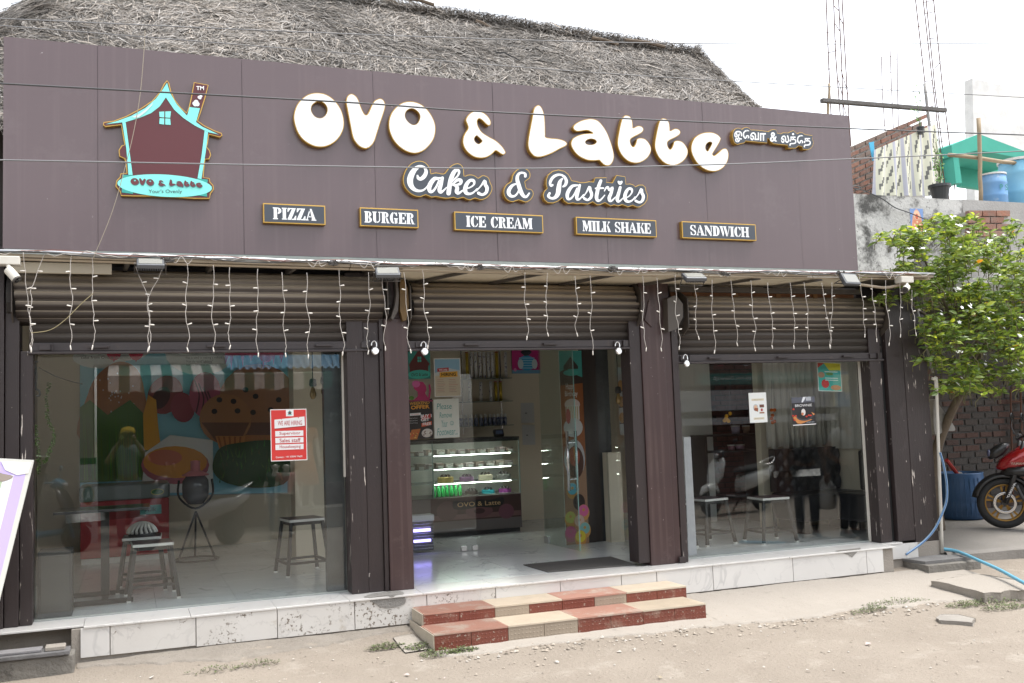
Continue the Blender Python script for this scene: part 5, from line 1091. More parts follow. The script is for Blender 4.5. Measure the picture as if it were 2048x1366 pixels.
mb = MB(); mb.box(-.49, .39, 3.515, 4.14, .0, .055); mb.build('kick_plate', m_seatw, fz)
pr = Print(plane_xz(.10, za-.17, 3.4992), (0, -1, 0)); pr.rect(0, 0, .22, .10, (.15, .42, .42)); pr.text('Milk', .05, .03, .17, .075, (.02, .04, .06), .01); pr.build('label', fz); pr = Print(plane_xz(.22, za+.03, 3.4792), (0, -1, 0)); pr.disc(.06, .04, .07, .035, (.45, .42, .1)); pr.disc(.06, .04, .06, .027, (.03, .15, .05)); pr.build('badge', fz)
dp = thing('drink_dispenser', 'glass drink dispenser on a black tripod stand', 'dispenser', (.66, 3.15, 0)); c = Vector((.66, 3.15, 0))
mb = MB(); mb.tube([c+Vector((.23*math.cos(a), .23*math.sin(a), .012)) for a in [R(15*i) for i in range(25)]], .011, 6); mb.build('base_ring', m_blkst, dp)
for k in range(3): a = R(210+120*k); mb = MB(); mb.tube([c+Vector((.22*math.cos(a), .22*math.sin(a), .015)), c+Vector((0, 0, .52))], .011, 6); mb.build('leg', m_blkst, dp)
mb = MB(); mb.tube(catmull([c+Vector((-.17, 0, .86)), c+Vector((-.17, 0, .68)), c+Vector((0, 0, .55)), c+Vector((.17, 0, .68)), c+Vector((.17, 0, .86))], 5, False), .012, 6); mb.build('cradle', m_blkst, dp)
mb = MB(); mb.lathe([(.08, .60), (.135, .68), (.14, .78), (.135, .85), (.10, .90)], c, 18); mb.build('jar', mat('dim_jar', (.12, .12, .13), .1), dp, smooth=True); mb = MB(); mb.lathe([(.14, .902), (.14, .915), (.07, .95), (.05, .96), (.05, 1.06), (.02, 1.065)], c, 16); mb.build('lid', mat('pink_plastic', (.5, .18, .2), .4), dp, smooth=True)
bxn = thing('dark_cabinet', 'low dark cabinet in the bottom left corner of the left window', 'cabinet', (-.53, .35, 0)); mb = MB(); mb.box(-.66, -.42, .27, .55, .003, .50); mb.build('carcass', mat('dark_cab', (.05, .05, .05), .5), bxn, bevel=.006); mb = MB(); mb.box(-.64, -.44, .262, .269, .05, .47); mb.build('front', mat('dark_cab2', (.065, .065, .064), .45), bxn, bevel=.004)
m_vine = print_mat('vine_leaf', .6)
def vine(label, pix, Y):
    t = thing('hanging_vine', label, 'vine', PY(*pix[0], Y)); pts = [Vector(q) for q in catmull([tuple(PY(x, y, Y)) for x, y in pix], 10, False)]
    mb = MB(); mb.col = (.09, .15, .03); mb.tube(pts, .0025, 4); mb.build('stem', m_vine, t); mb = MB()
    for p in pts:
        for _ in range(3):
            g = rnd(.7, 1.4); mb.col = (.11*g, .20*g, .035*g); a = rnd(0, 6.3); u = Vector((math.cos(a), math.sin(a)*.6, rnd(-.9, .2))).normalized()*rnd(.015, .03); v = u.cross(Vector((rnd(-1, 1), -1, rnd(-1, 1)))).normalized()*.008; mb.add([p, p+u*.5+v, p+u, p+u*.5-v], [(0, 1, 2, 3)])
    o = mb.build('foliage', m_vine, t); o['kind'] = 'stuff'
vine('longer artificial vine hanging on the beige wall in the left window', [(98, 765), (93, 800), (97, 840), (108, 870), (100, 900), (88, 925)], 1.2)
vine('thinner artificial vine at the very left edge of the left window', [(70, 850), (74, 880), (78, 915), (76, 945)], 1.0)
mb = MB(); mb.tube(catmull([tuple(PY(x, y, .5)) for x, y in ((76, 722), (69, 728), (73, 750), (71, 775), (78, 782), (79, 790), (73, 792))], 5, False), .010, 6); tag(mb.build('cable_loop', m_blk), 'black cable loop hanging in the top left corner of the left window', 'cable')
mb = MB(); mb.tube(catmull([tuple(PY(x, y, 1.5)) for x, y in ((78, 735), (110, 752), (140, 762), (165, 768))], 5, False), .004, 5); tag(mb.build('cable_run', m_blk), 'thin black wire sagging across the beige wall', 'cable')
m_bg = mat('amber_bulb_glass', (.30, .20, .08), .08, spec=.7, metal=.3)
def pendant(label, px, py, Y):
    p = Vector(PY(px, py, Y)); t = thing('pendant_lamp', label, 'lamp', p, 'bare bulb pendants')
    mb = MB(); mb.tube([p+Vector((0, 0, .12)), Vector((p.x, p.y, 2.77))], .005, 5); mb.build('cord', m_blk, t); mb = MB(); mb.lathe([(.028, .055), (.035, .07), (.03, .12), (.012, .13)], p, 12); mb.build('socket', m_blkst, t, smooth=True)
    mb = MB(); mb.lathe([(.012, .055), (.018, .035), (.03, -.01), (.03, -.03), (.018, -.055), (.004, -.062)], p, 12); mb.build('bulb', m_bg, t, smooth=True)
pendant('bare bulb pendant in the left window beside the red poster, left of three', 626, 785, 1.0); pendant('bare bulb pendant in the left window, middle of three', 648, 779, 1.5); pendant('bare bulb pendant in the left window, lowest of three', 662, 806, .9)
pendant('lower bare bulb pendant seen through the doorway side glass', 1237, 797, 1.3); pendant('higher bare bulb pendant seen through the doorway side glass', 1256, 769, 1.2)

# ================================================================ DOORWAY ROOM
mt = thing('door_mat', 'grey ribbed rubber mat on the floor before the door', 'mat', (3.9, .5, 0)); q = [PZ(x, y, .004) for x, y in ((1047, 1130), (1096, 1144.5), (1273, 1130), (1222, 1114))]
mb = MB(); mb.prism([p+Vector((0, 0, .006)) for p in q], (0, 0, -.008)); mb.build('mat_base', mat('mat_rubber', (.10, .095, .088), .85), mt, fix=True); mb = MB()
for i in range(1, 44): a = q[0]+(q[3]-q[0])*i/44; b = q[1]+(q[2]-q[1])*i/44; mb.bar(a+(b-a)*.03+Vector((0, 0, .0085)), b-(b-a)*.03+Vector((0, 0, .0085)), .006, .005)
mb.build('rib', mat('mat_rib', (.15, .14, .13), .8), mt)
zz = thing('insect_killer', 'grey insect killer lamp with violet tubes on the doorway floor', 'lamp', (2.93, 2.25, 0))
mb = MB(); mb.box(2.80, 3.04, 2.22, 2.34, .02, .33); mb.build('housing', mat('zapper_dark', (.06, .06, .065), .5), zz, bevel=.01); mb = MB(); mb.box(2.79, 3.05, 2.205, 2.35, .331, .40); mb.build('cap', mat('zapper_silver', (.5, .51, .52), .35), zz, bevel=.012)
for z in (.13, .24): mb = MB(); mb.cyl((2.815, 2.205, z), (3.0, 2.205, z), .016, 10); mb.build('tube', mat('violet_tube', (.36, .30, 1.0), .5, emit=1.6), zz)
for i in range(9): mb = MB(); mb.cyl((2.81, 2.19, .05+.032*i), (3.03, 2.19, .05+.032*i), .0025, 5); mb.build('guard_wire', m_chrome, zz)
# display case
dc = thing('cake_display_case', 'glass fronted cake display case with lit shelves', 'display case', (3.85, 3.7, 0)); X0c, X1c, Y0c, Y1c = 3.08, 4.545, 3.45, 4.10
zt = PY(950, 876, 3.45).z; zbase = PY(950, 992, 3.45).z
mb = MB(); mb.box(X0c, X1c, Y0c+.004, Y1c, .05, zbase); mb.build('base_cabinet', mat('case_base', (.12, .105, .10), .35), dc, bevel=.004); mb = MB(); mb.box(X0c+.02, X1c-.02, Y0c+.03, Y1c-.02, .0, .049); mb.build('plinth', m_blkst, dc)
mb = MB(); mb.box(X0c, X1c, Y0c, Y1c, zt-.02, zt); mb.build('top', m_blkst, dc); mb = MB(); mb.box(X0c, X1c, Y1c-.012, Y1c, zbase+.001, zt-.021); mb.build('back_panel', mat('case_back', (.62, .63, .58), .4), dc)
m_cg = glass_mat('case_glass', (.92, .97, .95), 1.45, .01)
mb = MB(); mb.box(X0c+.002, X1c-.002, Y0c, Y0c+.006, zbase+.001, zt-.021); mb.build('front_glass', m_cg, dc)
for x in (X0c, X1c-.012, 3.41): mb = MB(); mb.box(x, x+.012, Y0c+.0065, Y0c+.022, zbase+.001, zt-.021); mb.build('mullion', mat('case_metal', (.35, .42, .40), .3, metal=.5), dc)
shz = [zbase+.004] + [PY(950, y, 3.55).z for y in (963, 934, 907)]
m_led = mat('led_tube', (1, .98, .9), .5, emit=18)
for i, z in enumerate(shz):
    if i: mb = MB(); mb.box(X0c+.02, X1c-.015, 3.50, 4.08, z-.006, z); mb.build('shelf', mat('glass_shelf', (.35, .42, .40), .2), dc)
    if i: mb = MB(); mb.cyl((3.45, 3.515, z-.009), (4.44, 3.515, z-.009), .0026, 8); mb.build('led_tube', m_led, dc)
mb = MB(); mb.cyl((3.3, 3.50, zt-.026), (4.45, 3.50, zt-.026), .003, 8); mb.build('led_tube', m_led, dc); mb = MB(); mb.box(X0c, X1c, Y0c+.0065, Y0c+.016, zt-.05, zt-.0205); mb.build('top_rail', m_blkst, dc)
pr = Print(lambda u, v: (X0c+(X1c-X0c)*u, Y0c+.0034, .05+(zbase-.05)*v), (0, -1, 0)); pr.rect(.2, .32, .995, .985, (.055, .025, .02)); pr.rect(.2, .36, .995, .5, (.16, .08, .075)); pr.disc(.34, .62, .09, .28, (.10, .05, .045)); pr.disc(.62, .56, .12, .2, (.13, .055, .06)); pr.disc(.62, .56, .05, .08, (.05, .02, .02)); pr.disc(.86, .5, .07, .22, (.14, .05, .07))
pr.poly(catmull([(.40, .66), (.40, .90), (.52, .86), (.62, .9), (.72, .86), (.83, .93), (.83, .70), (.72, .64), (.62, .68), (.52, .64)], 3), (.012, .01, .01)); pr.text('OVO & Latte', .43, .71, .81, .84, (.62, .42, .2), .0)
pr.build('front_print', dc)
def cake(label, x, y, z, r, h, c, top, name='cake'):
    t = thing(name, label, 'cake', (x, y, z)); mb = MB(); mb.lathe([(r*1.15, .001), (r*1.15, .004)], (x, y, z), 18); mb.build('board', m_seatw, t); mb = MB(); mb.lathe([(r, .005), (r, h*.93), (r*.94, h), (0, h)], (x, y, z), 20); mb.build('sponge', mat('icing_%s' % label[:9], c, .5), t, smooth=False)
    for k in range(6): a = R(60*k); mb = MB(); mb.tube([(x+r*.6*math.cos(a), y+r*.6*math.sin(a), z+h), (x+r*.5*math.cos(a), y+r*.5*math.sin(a), z+h+.02), (x+r*.3*math.cos(a+.5), y+r*.3*math.sin(a+.5), z+h+.035)], [.014, .010, .002], 6); mb.build('decoration', mat('topping_%s' % label[:9], top, .4), t)
z0, z1, z2, z3 = (s+.001 for s in shz)
cake('butterscotch cake on the third shelf of the display case, at left', 3.62, 3.62, z1, .10, .07, (.50, .36, .12), (.04, .02, .015)); cake('purple iced cake on the third shelf of the display case', 3.90, 3.64, z1, .09, .06, (.22, .10, .22), (.05, .02, .05))
cake('vanilla cake with dark fingers in the display case', 4.14, 3.62, z1, .09, .075, (.62, .55, .40), (.03, .02, .015)); cake('black and white sprinkled cake at the right of the case', 4.38, 3.63, z1, .095, .07, (.25, .24, .23), (.05, .04, .04))
cake('dark chocolate cake on the case floor', 3.95, 3.62, z0, .08, .05, (.04, .025, .02), (.02, .015, .012)); cake('turquoise cake on the case floor', 4.17, 3.62, z0, .08, .05, (.03, .38, .45), (.02, .02, .02)); cake('magenta cake on the case floor at right', 4.40, 3.64, z0, .08, .05, (.30, .06, .28), (.04, .03, .03))
for i in range(7):
    x = 3.46+.055*i; t = thing('drink_bottle', 'green soft drink bottle on the case floor, ' + ['first', 'second', 'third', 'fourth', 'fifth', 'sixth', 'seventh'][i] + ' from left', 'bottle', (x, 3.58, z0), 'green bottles in the display case'); mb = MB(); mb.lathe([(.022, 0), (.024, .01), (.024, .09), (.012, .12), (.010, .135)], (x, 3.58, z0), 10); mb.build('bottle_body', mat('green_pet', (.03, .42, .10), .15), t, smooth=True); mb = MB(); mb.lathe([(.012, .136), (.012, .15), (0, .151)], (x, 3.58, z0), 8); mb.build('cap', mat('green_cap', (.02, .2, .05), .4), t)
k = 0
for z, xs2 in ((z3, (3.18, 3.30, 3.42, 3.56, 3.70, 3.83, 3.96, 4.09, 4.22, 4.35, 4.46)), (z2, (3.18, 3.30, 3.42, 3.54, 3.66, 3.80, 3.93, 4.06, 4.20, 4.33, 4.45))):
    for x in xs2:
        k += 1; w_ = rnd(.085, .115); t = thing('pastry_box', 'pastry box with price card, ' + ['first', 'second', 'third', 'fourth', 'fifth', 'sixth', 'seventh', 'eighth', 'ninth', 'tenth', 'eleventh'][xs2.index(x)] + (' from left on the top case shelf' if z == z3 else ' from left on the second case shelf'), 'box', (x, 3.66, z), 'pastry boxes in the display case')
        mb = MB(); mb.box(x-w_/2, x+w_/2, 3.58, 3.72, z, z+rnd(.045, .07)); mb.build('carton', mat('carton_%d' % (k % 4), [(.62, .58, .52), (.45, .38, .32), (.55, .46, .46), (.32, .24, .2)][k % 4], .3, c2=(.2, .16, .14), scale=40, amt=.4), t, bevel=.004)
        mb = MB(); mb.box(x-.03, x+.03, 3.548, 3.55, z, z+.035); mb.build('price_card', m_seatw, t)
# wall shelves with party poppers and spray cans
ws = thing('wall_shelf_unit', 'three glass shelves on the back wall above the counter', 'shelf', (4.3, 4.6, 1.2)); YS = 4.60
szs = [PY(975, y, YS).z for y in (757, 803, 851)]; xa_, xb_ = PY(912, 760, YS).x, PY(1018, 760, YS).x
for z in szs: mb = MB(); mb.box(xa_, xb_, 4.48, 4.695, z-.008, z); mb.build('shelf', mat('shelf_glass', (.12, .17, .16), .1), ws)
for x in (xa_+.1, xb_-.1): mb = MB(); mb.box(x, x+.02, 4.688, 4.699, szs[2]-.1, 2.4); mb.build('upright', m_chrome, ws)
m_popg = mat('gold_foil', (.55, .40, .06), .3, metal=.7); m_popd = mat('dotted_paper', (.68, .67, .66), .5, spots=(.12, .10, .25), sscale=34, sthr=.58); m_popr = mat('red_end', (.4, .04, .03), .4)
ORD = ['first', 'second', 'third', 'fourth', 'fifth', 'sixth', 'seventh', 'eighth', 'ninth', 'tenth', 'eleventh']
def popper(px, z, ztop, gold, i):
    x = PY(px, 760, 4.55).x; t = thing('party_popper', ('gold foil' if gold else 'colour dotted white') + ' party popper tube, ' + ORD[i] + ' from left on the ' + ('top' if z == szs[0] else 'second') + ' wall shelf', 'party popper', (x, 4.55, z), 'party poppers on the wall shelves')
    mb = MB(); mb.cyl((x, 4.55, z+.001), (x, 4.55, ztop), .021, 12); mb.build('tube_body', m_popg if gold else m_popd, t, smooth=True); mb = MB(); mb.cyl((x, 4.55, ztop+.001), (x, 4.55, ztop+.012), .022, 12); mb.build('end_cap', m_popr if gold else m_seatw, t)
zt1, zt2 = PY(975, 706, YS).z, PY(980, 765, YS).z
for i, (px, g) in enumerate(((935, 1), (944, 0), (952.5, 0), (961, 0), (969.5, 0), (978, 0), (986, 0), (994.5, 1), (1012.5, 0))): popper(px, szs[0], zt1, g, i)
for i, (px, g) in enumerate(((939, 0), (961, 0), (981, 0), (991, 1), (1000.5, 1))): popper(px, szs[1], zt2, g, i)
for i, px in enumerate((922, 932, 942, 952, 962, 971, 980, 988, 996, 1003, 1010)):
    x = PY(px, 840, 4.55).x; z = szs[2]; t = thing('spray_can', 'blue spray can with white cap, ' + ORD[i] + ' from left on the lowest wall shelf', 'spray can', (x, 4.55, z), 'spray cans on the lowest shelf'); mb = MB(); mb.lathe([(.024, .001), (.026, .004), (.026, .10), (.02, .112)], (x, 4.55, z), 12); mb.build('can_body', mat('blue_can', (.035, .055, .16), .3, c2=(.3, .32, .4), scale=30, amt=.25), t, smooth=True); mb = MB(); mb.lathe([(.021, .113), (.021, .145), (.012, .155), (0, .156)], (x, 4.55, z), 12); mb.build('cap', m_seatw, t, smooth=True)
def tvp(p):
    p.rect(0, 0, 1, 1, (.48, .02, .18)); p.rect(0, .0, 1, .14, (.14, .32, .48)); p.disc(.52, .42, .32, .30, (.04, .32, .58)); 
    for i in range(5): p.rect(.25, .2+.1*i, .8, .235+.1*i, (.3, .6, .78))
    p.disc(.3, .38, .1, .2, (.5, .6, .65)); p.disc(.8, .38, .1, .2, (.5, .6, .65)); p.poly([(.3, .85), (.45, .7), (.6, .72), (.72, .86), (.62, .95), (.4, .95)], (.02, .02, .03)); p.disc(.1, .15, .05, .07, (.6, .2, .4))
tv = poster('menu_screen', 'pink menu screen showing a blue cake under the ceiling', [(1023, 697), (1079, 699), (1081, 745), (1025, 747)], 4.3, tvp, thick=.03, cat='screen', back=(.02, .02, .02))
def doc(p):
    for i in range(14): p.rect(.12, .9-.055*i, .12+rnd(.4, .76), .905-.055*i, (.35, .35, .36))
    p.rect(.3, .45, .45, .52, (.2, .2, .2))
poster('wall_notice', 'upper pale licence sheet on the beige wall beside the case', [(1042, 806), (1068, 806), (1068, 845), (1042, 846)], 4.685, doc, back=(.5, .5, .5), cat='notice'); poster('wall_notice', 'lower pale licence sheet on the beige wall beside the case', [(1044, 850), (1070, 850), (1070, 889), (1045, 890)], 4.685, doc, back=(.5, .5, .5), cat='notice')
mb = MB(); c = Vector(PY(997, 866, 3.7)); t = thing('card_terminal', 'small dark card reader standing on the display case', 'card reader', c); mb.obox(c, (.13, .05, .09), Matrix.Rotation(R(-25), 3, 'X')); mb.build('case', m_blkst, t, bevel=.008); mb = MB(); mb.obox(c+Vector((0, -.026, .012)), (.09, .004, .045), Matrix.Rotation(R(-25), 3, 'X')); mb.build('display', mat('reader_screen', (.12, .16, .28), .2), t)
# donut banner
def ban(p):
    p.rect(0, 0, 1, 1, (.30, .17, .10)); p.rect(0, .40, 1, .98, (.27, .085, .022)); p.poly([(0, 1), (1, 1), (1, .86), (.6, .88), (.3, .91), (0, .89)], (.05, .30, .27)); p.poly([(0, .89), (.3, .91), (.6, .88), (1, .86), (1, .83), (0, .82)], (.05, .03, .025))
    p.poly([(.18, .92), (.5, .97), (.82, .92), (.82, .905), (.18, .905)], (.04, .03, .03)); p.disc(.5, .885, .34, .016, (.05, .35, .3))
    p.text('Happy', .25, .79, .62, .83, (.75, .72, .68), .0); p.text('Birthday', .2, .755, .75, .79, (.75, .72, .68), .0)
    p.disc(.5, .72, .34, .03, (.6, .5, .46)); p.rect(.2, .64, .8, .715, (.62, .58, .55)); 
    for i in range(7): p.rect(.22+.08*i, .61+rnd(0, .03), .25+.08*i, .71, (.4, .3, .1))
    p.disc(.5, .60, .42, .05, (.5, .49, .48)); p.disc(.3, .66, .1, .04, (.45, .08, .08)); p.disc(.5, .44, .46, .10, (.45, .44, .44)); p.disc(.52, .42, .38, .085, (.08, .03, .02)); p.disc(.5, .45, .24, .05, (.3, .06, .03)); p.poly([(.45, .5), (.6, .5), (.62, .44), (.5, .43)], (.5, .22, .05))
    for x, y, c, ic in ((.35, .275, (.50, .26, .07), (.10, .40, .52)), (.62, .215, (.05, .025, .02), (.03, .015, .012)), (.80, .16, (.55, .27, .08), (.62, .12, .28)), (.22, .13, (.5, .26, .08), (.42, .42, .10)), (.6, .11, (.45, .2, .08), (.55, .38, .3)), (.82, .07, (.55, .28, .08), (.2, .42, .4)), (.2, .055, (.35, .1, .12), (.42, .05, .16)), (.62, .03, (.55, .25, .06), (.65, .52, .04))):
        p.disc(x, y, .26, .042, c); p.disc(x, y+.010, .22, .03, ic); p.disc(x, y+.014, .06, .008, c)
poster('standing_banner', 'tall brown birthday cake and donut banner behind the glass door', [(1119, 702), (1160, 702), (1181, 1086), (1131, 1091)], 1.86, ban, thick=.012, cat='banner')

# ================================================================ RIGHT ROOM
m_cur = mat('sheer_curtain', (.62, .60, .54), .8, c2=(.56, .54, .49), scale=3)
cu = thing('curtain', 'beige curtain hanging in folds inside the right window', 'curtain', (6.9, 1.6, .9)); mb = MB(); n = 120; zc0, zc1 = PY(1640, 892, 1.62).z, 2.6; xc0, xc1 = PY(1531, 800, 1.62).x, 7.82
vs = []
for i in range(n+1):
    x = xc0+(xc1-xc0)*i/n; a = .035*math.sin(i*.62+1.5*math.sin(i*.11))+.012*math.sin(i*1.9)
    am_ = min(1, max(.1, (x-6.98)*2.5)); vs += [(x, 1.64+a*am_, zc0+.02*math.sin(i*.3)), (x, 1.64+a*am_*.8, (zc0+zc1)/2), (x, 1.64+a*am_*.5, zc1)]
mb.add(vs, [(i*3+j, i*3+3+j, i*3+4+j, i*3+1+j) for i in range(n) for j in range(2)]); o = mb.build('cloth', m_cur, cu, smooth=True); s_ = o.modifiers.new('t', 'SOLIDIFY'); s_.thickness = .003
mb = MB(); vs = []
for i in range(81):
    y = 1.58-1.33*i/80; a = .035*math.sin(i*.6+1.2*math.sin(i*.13))+.012*math.sin(i*1.7); vs += [(7.76+a, y, .91), (7.77+a*.7, y, 1.7), (7.78+a*.5, y, 2.6)]
mb.add(vs, [(i*3+j, i*3+3+j, i*3+4+j, i*3+1+j) for i in range(80) for j in range(2)]); o = mb.build('cloth', m_cur, cu, smooth=True); s_ = o.modifiers.new('t', 'SOLIDIFY'); s_.thickness = .003
so = thing('bench_sofa', 'black diamond tufted bench along the wall in the right window', 'sofa', (6.9, 1.35, 0)); m_lea = mat('black_leather', (.016, .016, .018), .35, bump=.1, bscale=60)
mb = MB(); mb.box(6.92, 7.80, 1.02, 1.60, .14, .44); mb.build('seat', m_lea, so, bevel=.03); mb = MB(); mb.box(7.38, 7.80, .42, 1.015, .14, .44); mb.build('seat', m_lea, so, bevel=.03); mb = MB(); mb.box(7.70, 7.80, .42, 1.015, .445, .90); mb.build('side_back', m_lea, so, bevel=.03); zb2 = PY(1640, 894, 1.5).z
mb = MB(); nx, nz = 56, 22; vs = []
for i in range(nx+1):
    for j in range(nz+1):
        x = 6.92+.88*i/nx; z = .445+(zb2-.445)*j/nz; u = (x-6.92)/.16; v = (z-.445)/.16
        d_ = min(abs(((u+v) % 1)-.5), abs(((u-v) % 1)-.5)); vs.append((x, 1.47-.05*math.sqrt(max(0, .5-abs(.5-d_))) , z))
mb.add(vs, [(i*(nz+1)+j, (i+1)*(nz+1)+j, (i+1)*(nz+1)+j+1, i*(nz+1)+j+1) for i in range(nx) for j in range(nz)]); mb.build('tufted_back', m_lea, so, smooth=True); mb = MB(); mb.box(6.92, 7.80, 1.475, 1.60, .445, zb2); mb.build('back_frame', m_lea, so)
for x in (7.0, 7.7): mb = MB(); mb.box(x-.03, x+.03, 1.06, 1.54, .002, .139); mb.build('leg', m_blkst, so)
bw = thing('brick_partition', 'dark brick papered wall behind the right window', 'wall', (7.4, 2.9, 0)); mb = MB(); mb.box(7.0, 7.83, 2.9, 3.0, .0, 2.77); mb.build('wall_core', mat('dark_mortar', (.03, .028, .026), .9), bw)
br = MB(); br.box(-.072, .072, -.006, .006, -.027, .027); brm = br.build('brick', mat('dark_red_brick', (.10, .035, .028), .8, c2=(.05, .02, .02), scale=8, amt=.7), bw); brm.location = (7.08, 2.894, .05)
for r in range(40):
    for cc in range(5):
        if r == 0 and cc == 0: continue
        o = brm.copy(); col.objects.link(o); o.location = (7.08+.158*cc+(.079 if r % 2 else 0)-.02, 2.894, .05+.066*r)
sh = thing('side_shelf', 'dark shelf carrying tubs in the right window', 'shelf', (5.8, 2.5, 0)); zs_ = PY(1470, 868, 2.5).z; XA, XB = PY(1405, 868, 2.5).x, PY(1516, 868, 2.5).x
mb = MB(); mb.box(XA, XB, 2.45, 2.80, zs_-.02, zs_); mb.build('shelf_board', m_blkst, sh); mb = MB(); mb.box(XA, XB, 2.45, 2.80, zs_-.22, zs_-.20); mb.build('shelf_board', m_blkst, sh)
for x in (XA+.02, XB-.02): mb = MB(); mb.box(x-.015, x+.015, 2.46, 2.79, .0, zs_-.021); mb.build('post', m_blkst, sh)
for i, (px, y, r, h_) in enumerate(((1471, 858, .055, .09), (1492, 858, .048, .085), (1463, 892, .05, .05), (1480, 892, .06, .05))):
    z = zs_ if i < 2 else zs_-.199; x = PY(px, y, 2.6).x; t = thing('plastic_tub', ['large mauve tub on the upper side shelf', 'smaller brown tub on the upper side shelf', 'small pink lidded tub on the lower side shelf', 'wide pink lidded tub on the lower side shelf'][i], 'tub', (x, 2.6, z)); mb = MB(); mb.lathe([(r*.85, .001), (r, h_)], (x, 2.6, z), 16); mb.build('tub_body', mat('tub_%d' % i, [(.30, .27, .36), (.30, .2, .14), (.42, .22, .28), (.42, .26, .36)][i], .4), t, smooth=True); mb = MB(); mb.lathe([(r*1.05, h_+.001), (r*1.05, h_+.014), (0, h_+.015)], (x, 2.6, z), 16); mb.build('lid', mat('tub_lid', (.6, .58, .56), .4), t)
def gar(label, pix, c):
    t = thing('marigold_garland', label, 'garland', PY(*pix[0], 1.5))
    for x, y in pix: mb = MB(); mb.ball(PY(x, y, 1.5), .022, 8); mb.build('flower', mat('marigold_%d' % int(c[1]*100), c, .7), t, smooth=True)
    mb = MB(); mb.tube([PY(pix[0][0], pix[0][1]-60, 1.5)]+[PY(x, y, 1.5) for x, y in pix], .002, 4); mb.build('thread', m_blk, t)
gar('yellow marigold garland hanging in the right window', [(1460, 827), (1453, 832), (1455, 840), (1449, 841), (1457, 842), (1452, 837)], (.62, .30, .01)); gar('orange marigold garland hanging before the curtain edge', [(1543, 820), (1549, 820), (1545, 831), (1543, 837), (1549, 843), (1545, 845)], (.62, .14, .02))
def bread(p):
    p.rect(0, 0, 1, 1, (.42, .44, .44))
    for z in (.66, .42, .18):
        p.rect(0, z-.02, 1, z, (.08, .05, .04)); [p.disc(x, z+.07, .2, .08, (.42, .24, .09)) for x in (.2, .5, .8)]
poster('bread_print', 'bread shelf picture seen through the doorway side glass', [(1236, 735), (1262, 733), (1266, 868), (1238, 870)], 2.4, bread, cat='picture')
# ================================================================ NEIGHBOUR HOUSE
m_plas = mat('stained_plaster', (.58, .57, .55), .95, c2=(.36, .355, .34), scale=2.2, amt=.6, dirt=(.08, .078, .074), dscale=2.6, dthr=.46, bump=.5, bscale=25, spots=(.16, .155, .15), sscale=24, sthr=.62)
m_grey = mat('bare_cement', (.36, .35, .335), .95, c2=(.28, .27, .26), scale=4, amt=.5, bump=.4)
m_brk = [mat('brick_%d' % i, c, .9, c2=(.19, .16, .14), scale=7, amt=.6, bump=.5, bscale=30) for i, c in enumerate(((.30, .105, .058), (.24, .085, .05), (.34, .14, .085), (.21, .13, .10)))]
m_brkd = [mat('old_brick_%d' % i, c, .95, c2=(.12, .105, .095), scale=6, amt=.7, bump=.7, bscale=30) for i, c in enumerate(((.13, .046, .028), (.095, .04, .028), (.075, .058, .048), (.065, .058, .052)))]
m_mort = mat('brick_mortar', (.10, .094, .088), .95, c2=(.07, .066, .062), scale=6, bump=.8, bscale=30); m_mortl = mat('pale_mortar', (.42, .40, .37), .95, c2=(.33, .31, .29), scale=6, bump=.8, bscale=30)
nb = thing('neighbour_house', 'unfinished neighbour house with stained plaster parapet and brickwork', 'house', (10, 2, 0))
def pp(pts, Y): return [PY(x, y, Y) for x, y in pts]
mb = MB(); mb.prism(pp([(1600, 381), (1925, 400), (1925, 575), (1600, 575)], 1.6), (0, .12, 0)); pw = mb.build('parapet', m_plas, nb, fix=True)
mb = MB(); mb.prism(pp([(1926, 399), (2130, 410), (2130, 600), (1926, 600)], 1.66), (0, .12, 0)); mb.build('parapet', m_grey, nb, fix=True)
mb = MB(); mb.box(7.97, 14.5, .85, 5, 2.70, 2.82); mb.build('floor_slab', m_grey, nb); mb = MB(); mb.box(13.2, 13.4, .6, 2.39, -.2, 2.69); mb.build('side_wall', m_mort, nb)  # slab run forward to shade the alley; unseen side wall added to block light
mb = MB(); mb.box(7.97, 14.5, 2.40, 2.6, -.2, 2.699); wl = mb.build('alley_wall', m_mort, nb)
proto = {}
def brick_at(par, ms, x, y, z, l, hh, i):
    key = (ms[0].name, i % 4)
    if key not in proto:
        mb = MB(); mb.box(-.5, .5, -.5, .5, -.5, .5); o = mb.build('brick', ms[i % 4], par, bevel=0); proto[key] = o
        ob = o
    else: ob = proto[key].copy(); col.objects.link(ob); ob.parent = par; ob.matrix_parent_inverse = Matrix.Translation(-wloc_eff(par))
    ob.location = (x, y, z); ob.scale = (l, rnd(.026, .04), hh); ob.rotation_euler = (0, rnd(-.02, .02), rnd(-.02, .02)); return ob
for r in range(22):
    for c_ in range(10):
        if random.random() < .06: continue
        brick_at(wl, m_brkd, 9.72+.245*c_+(.12 if r % 2 else 0)+rnd(-.01, .01), 2.398, -.02+.088*r, rnd(.19, .225), rnd(.060, .072), random.randrange(4))
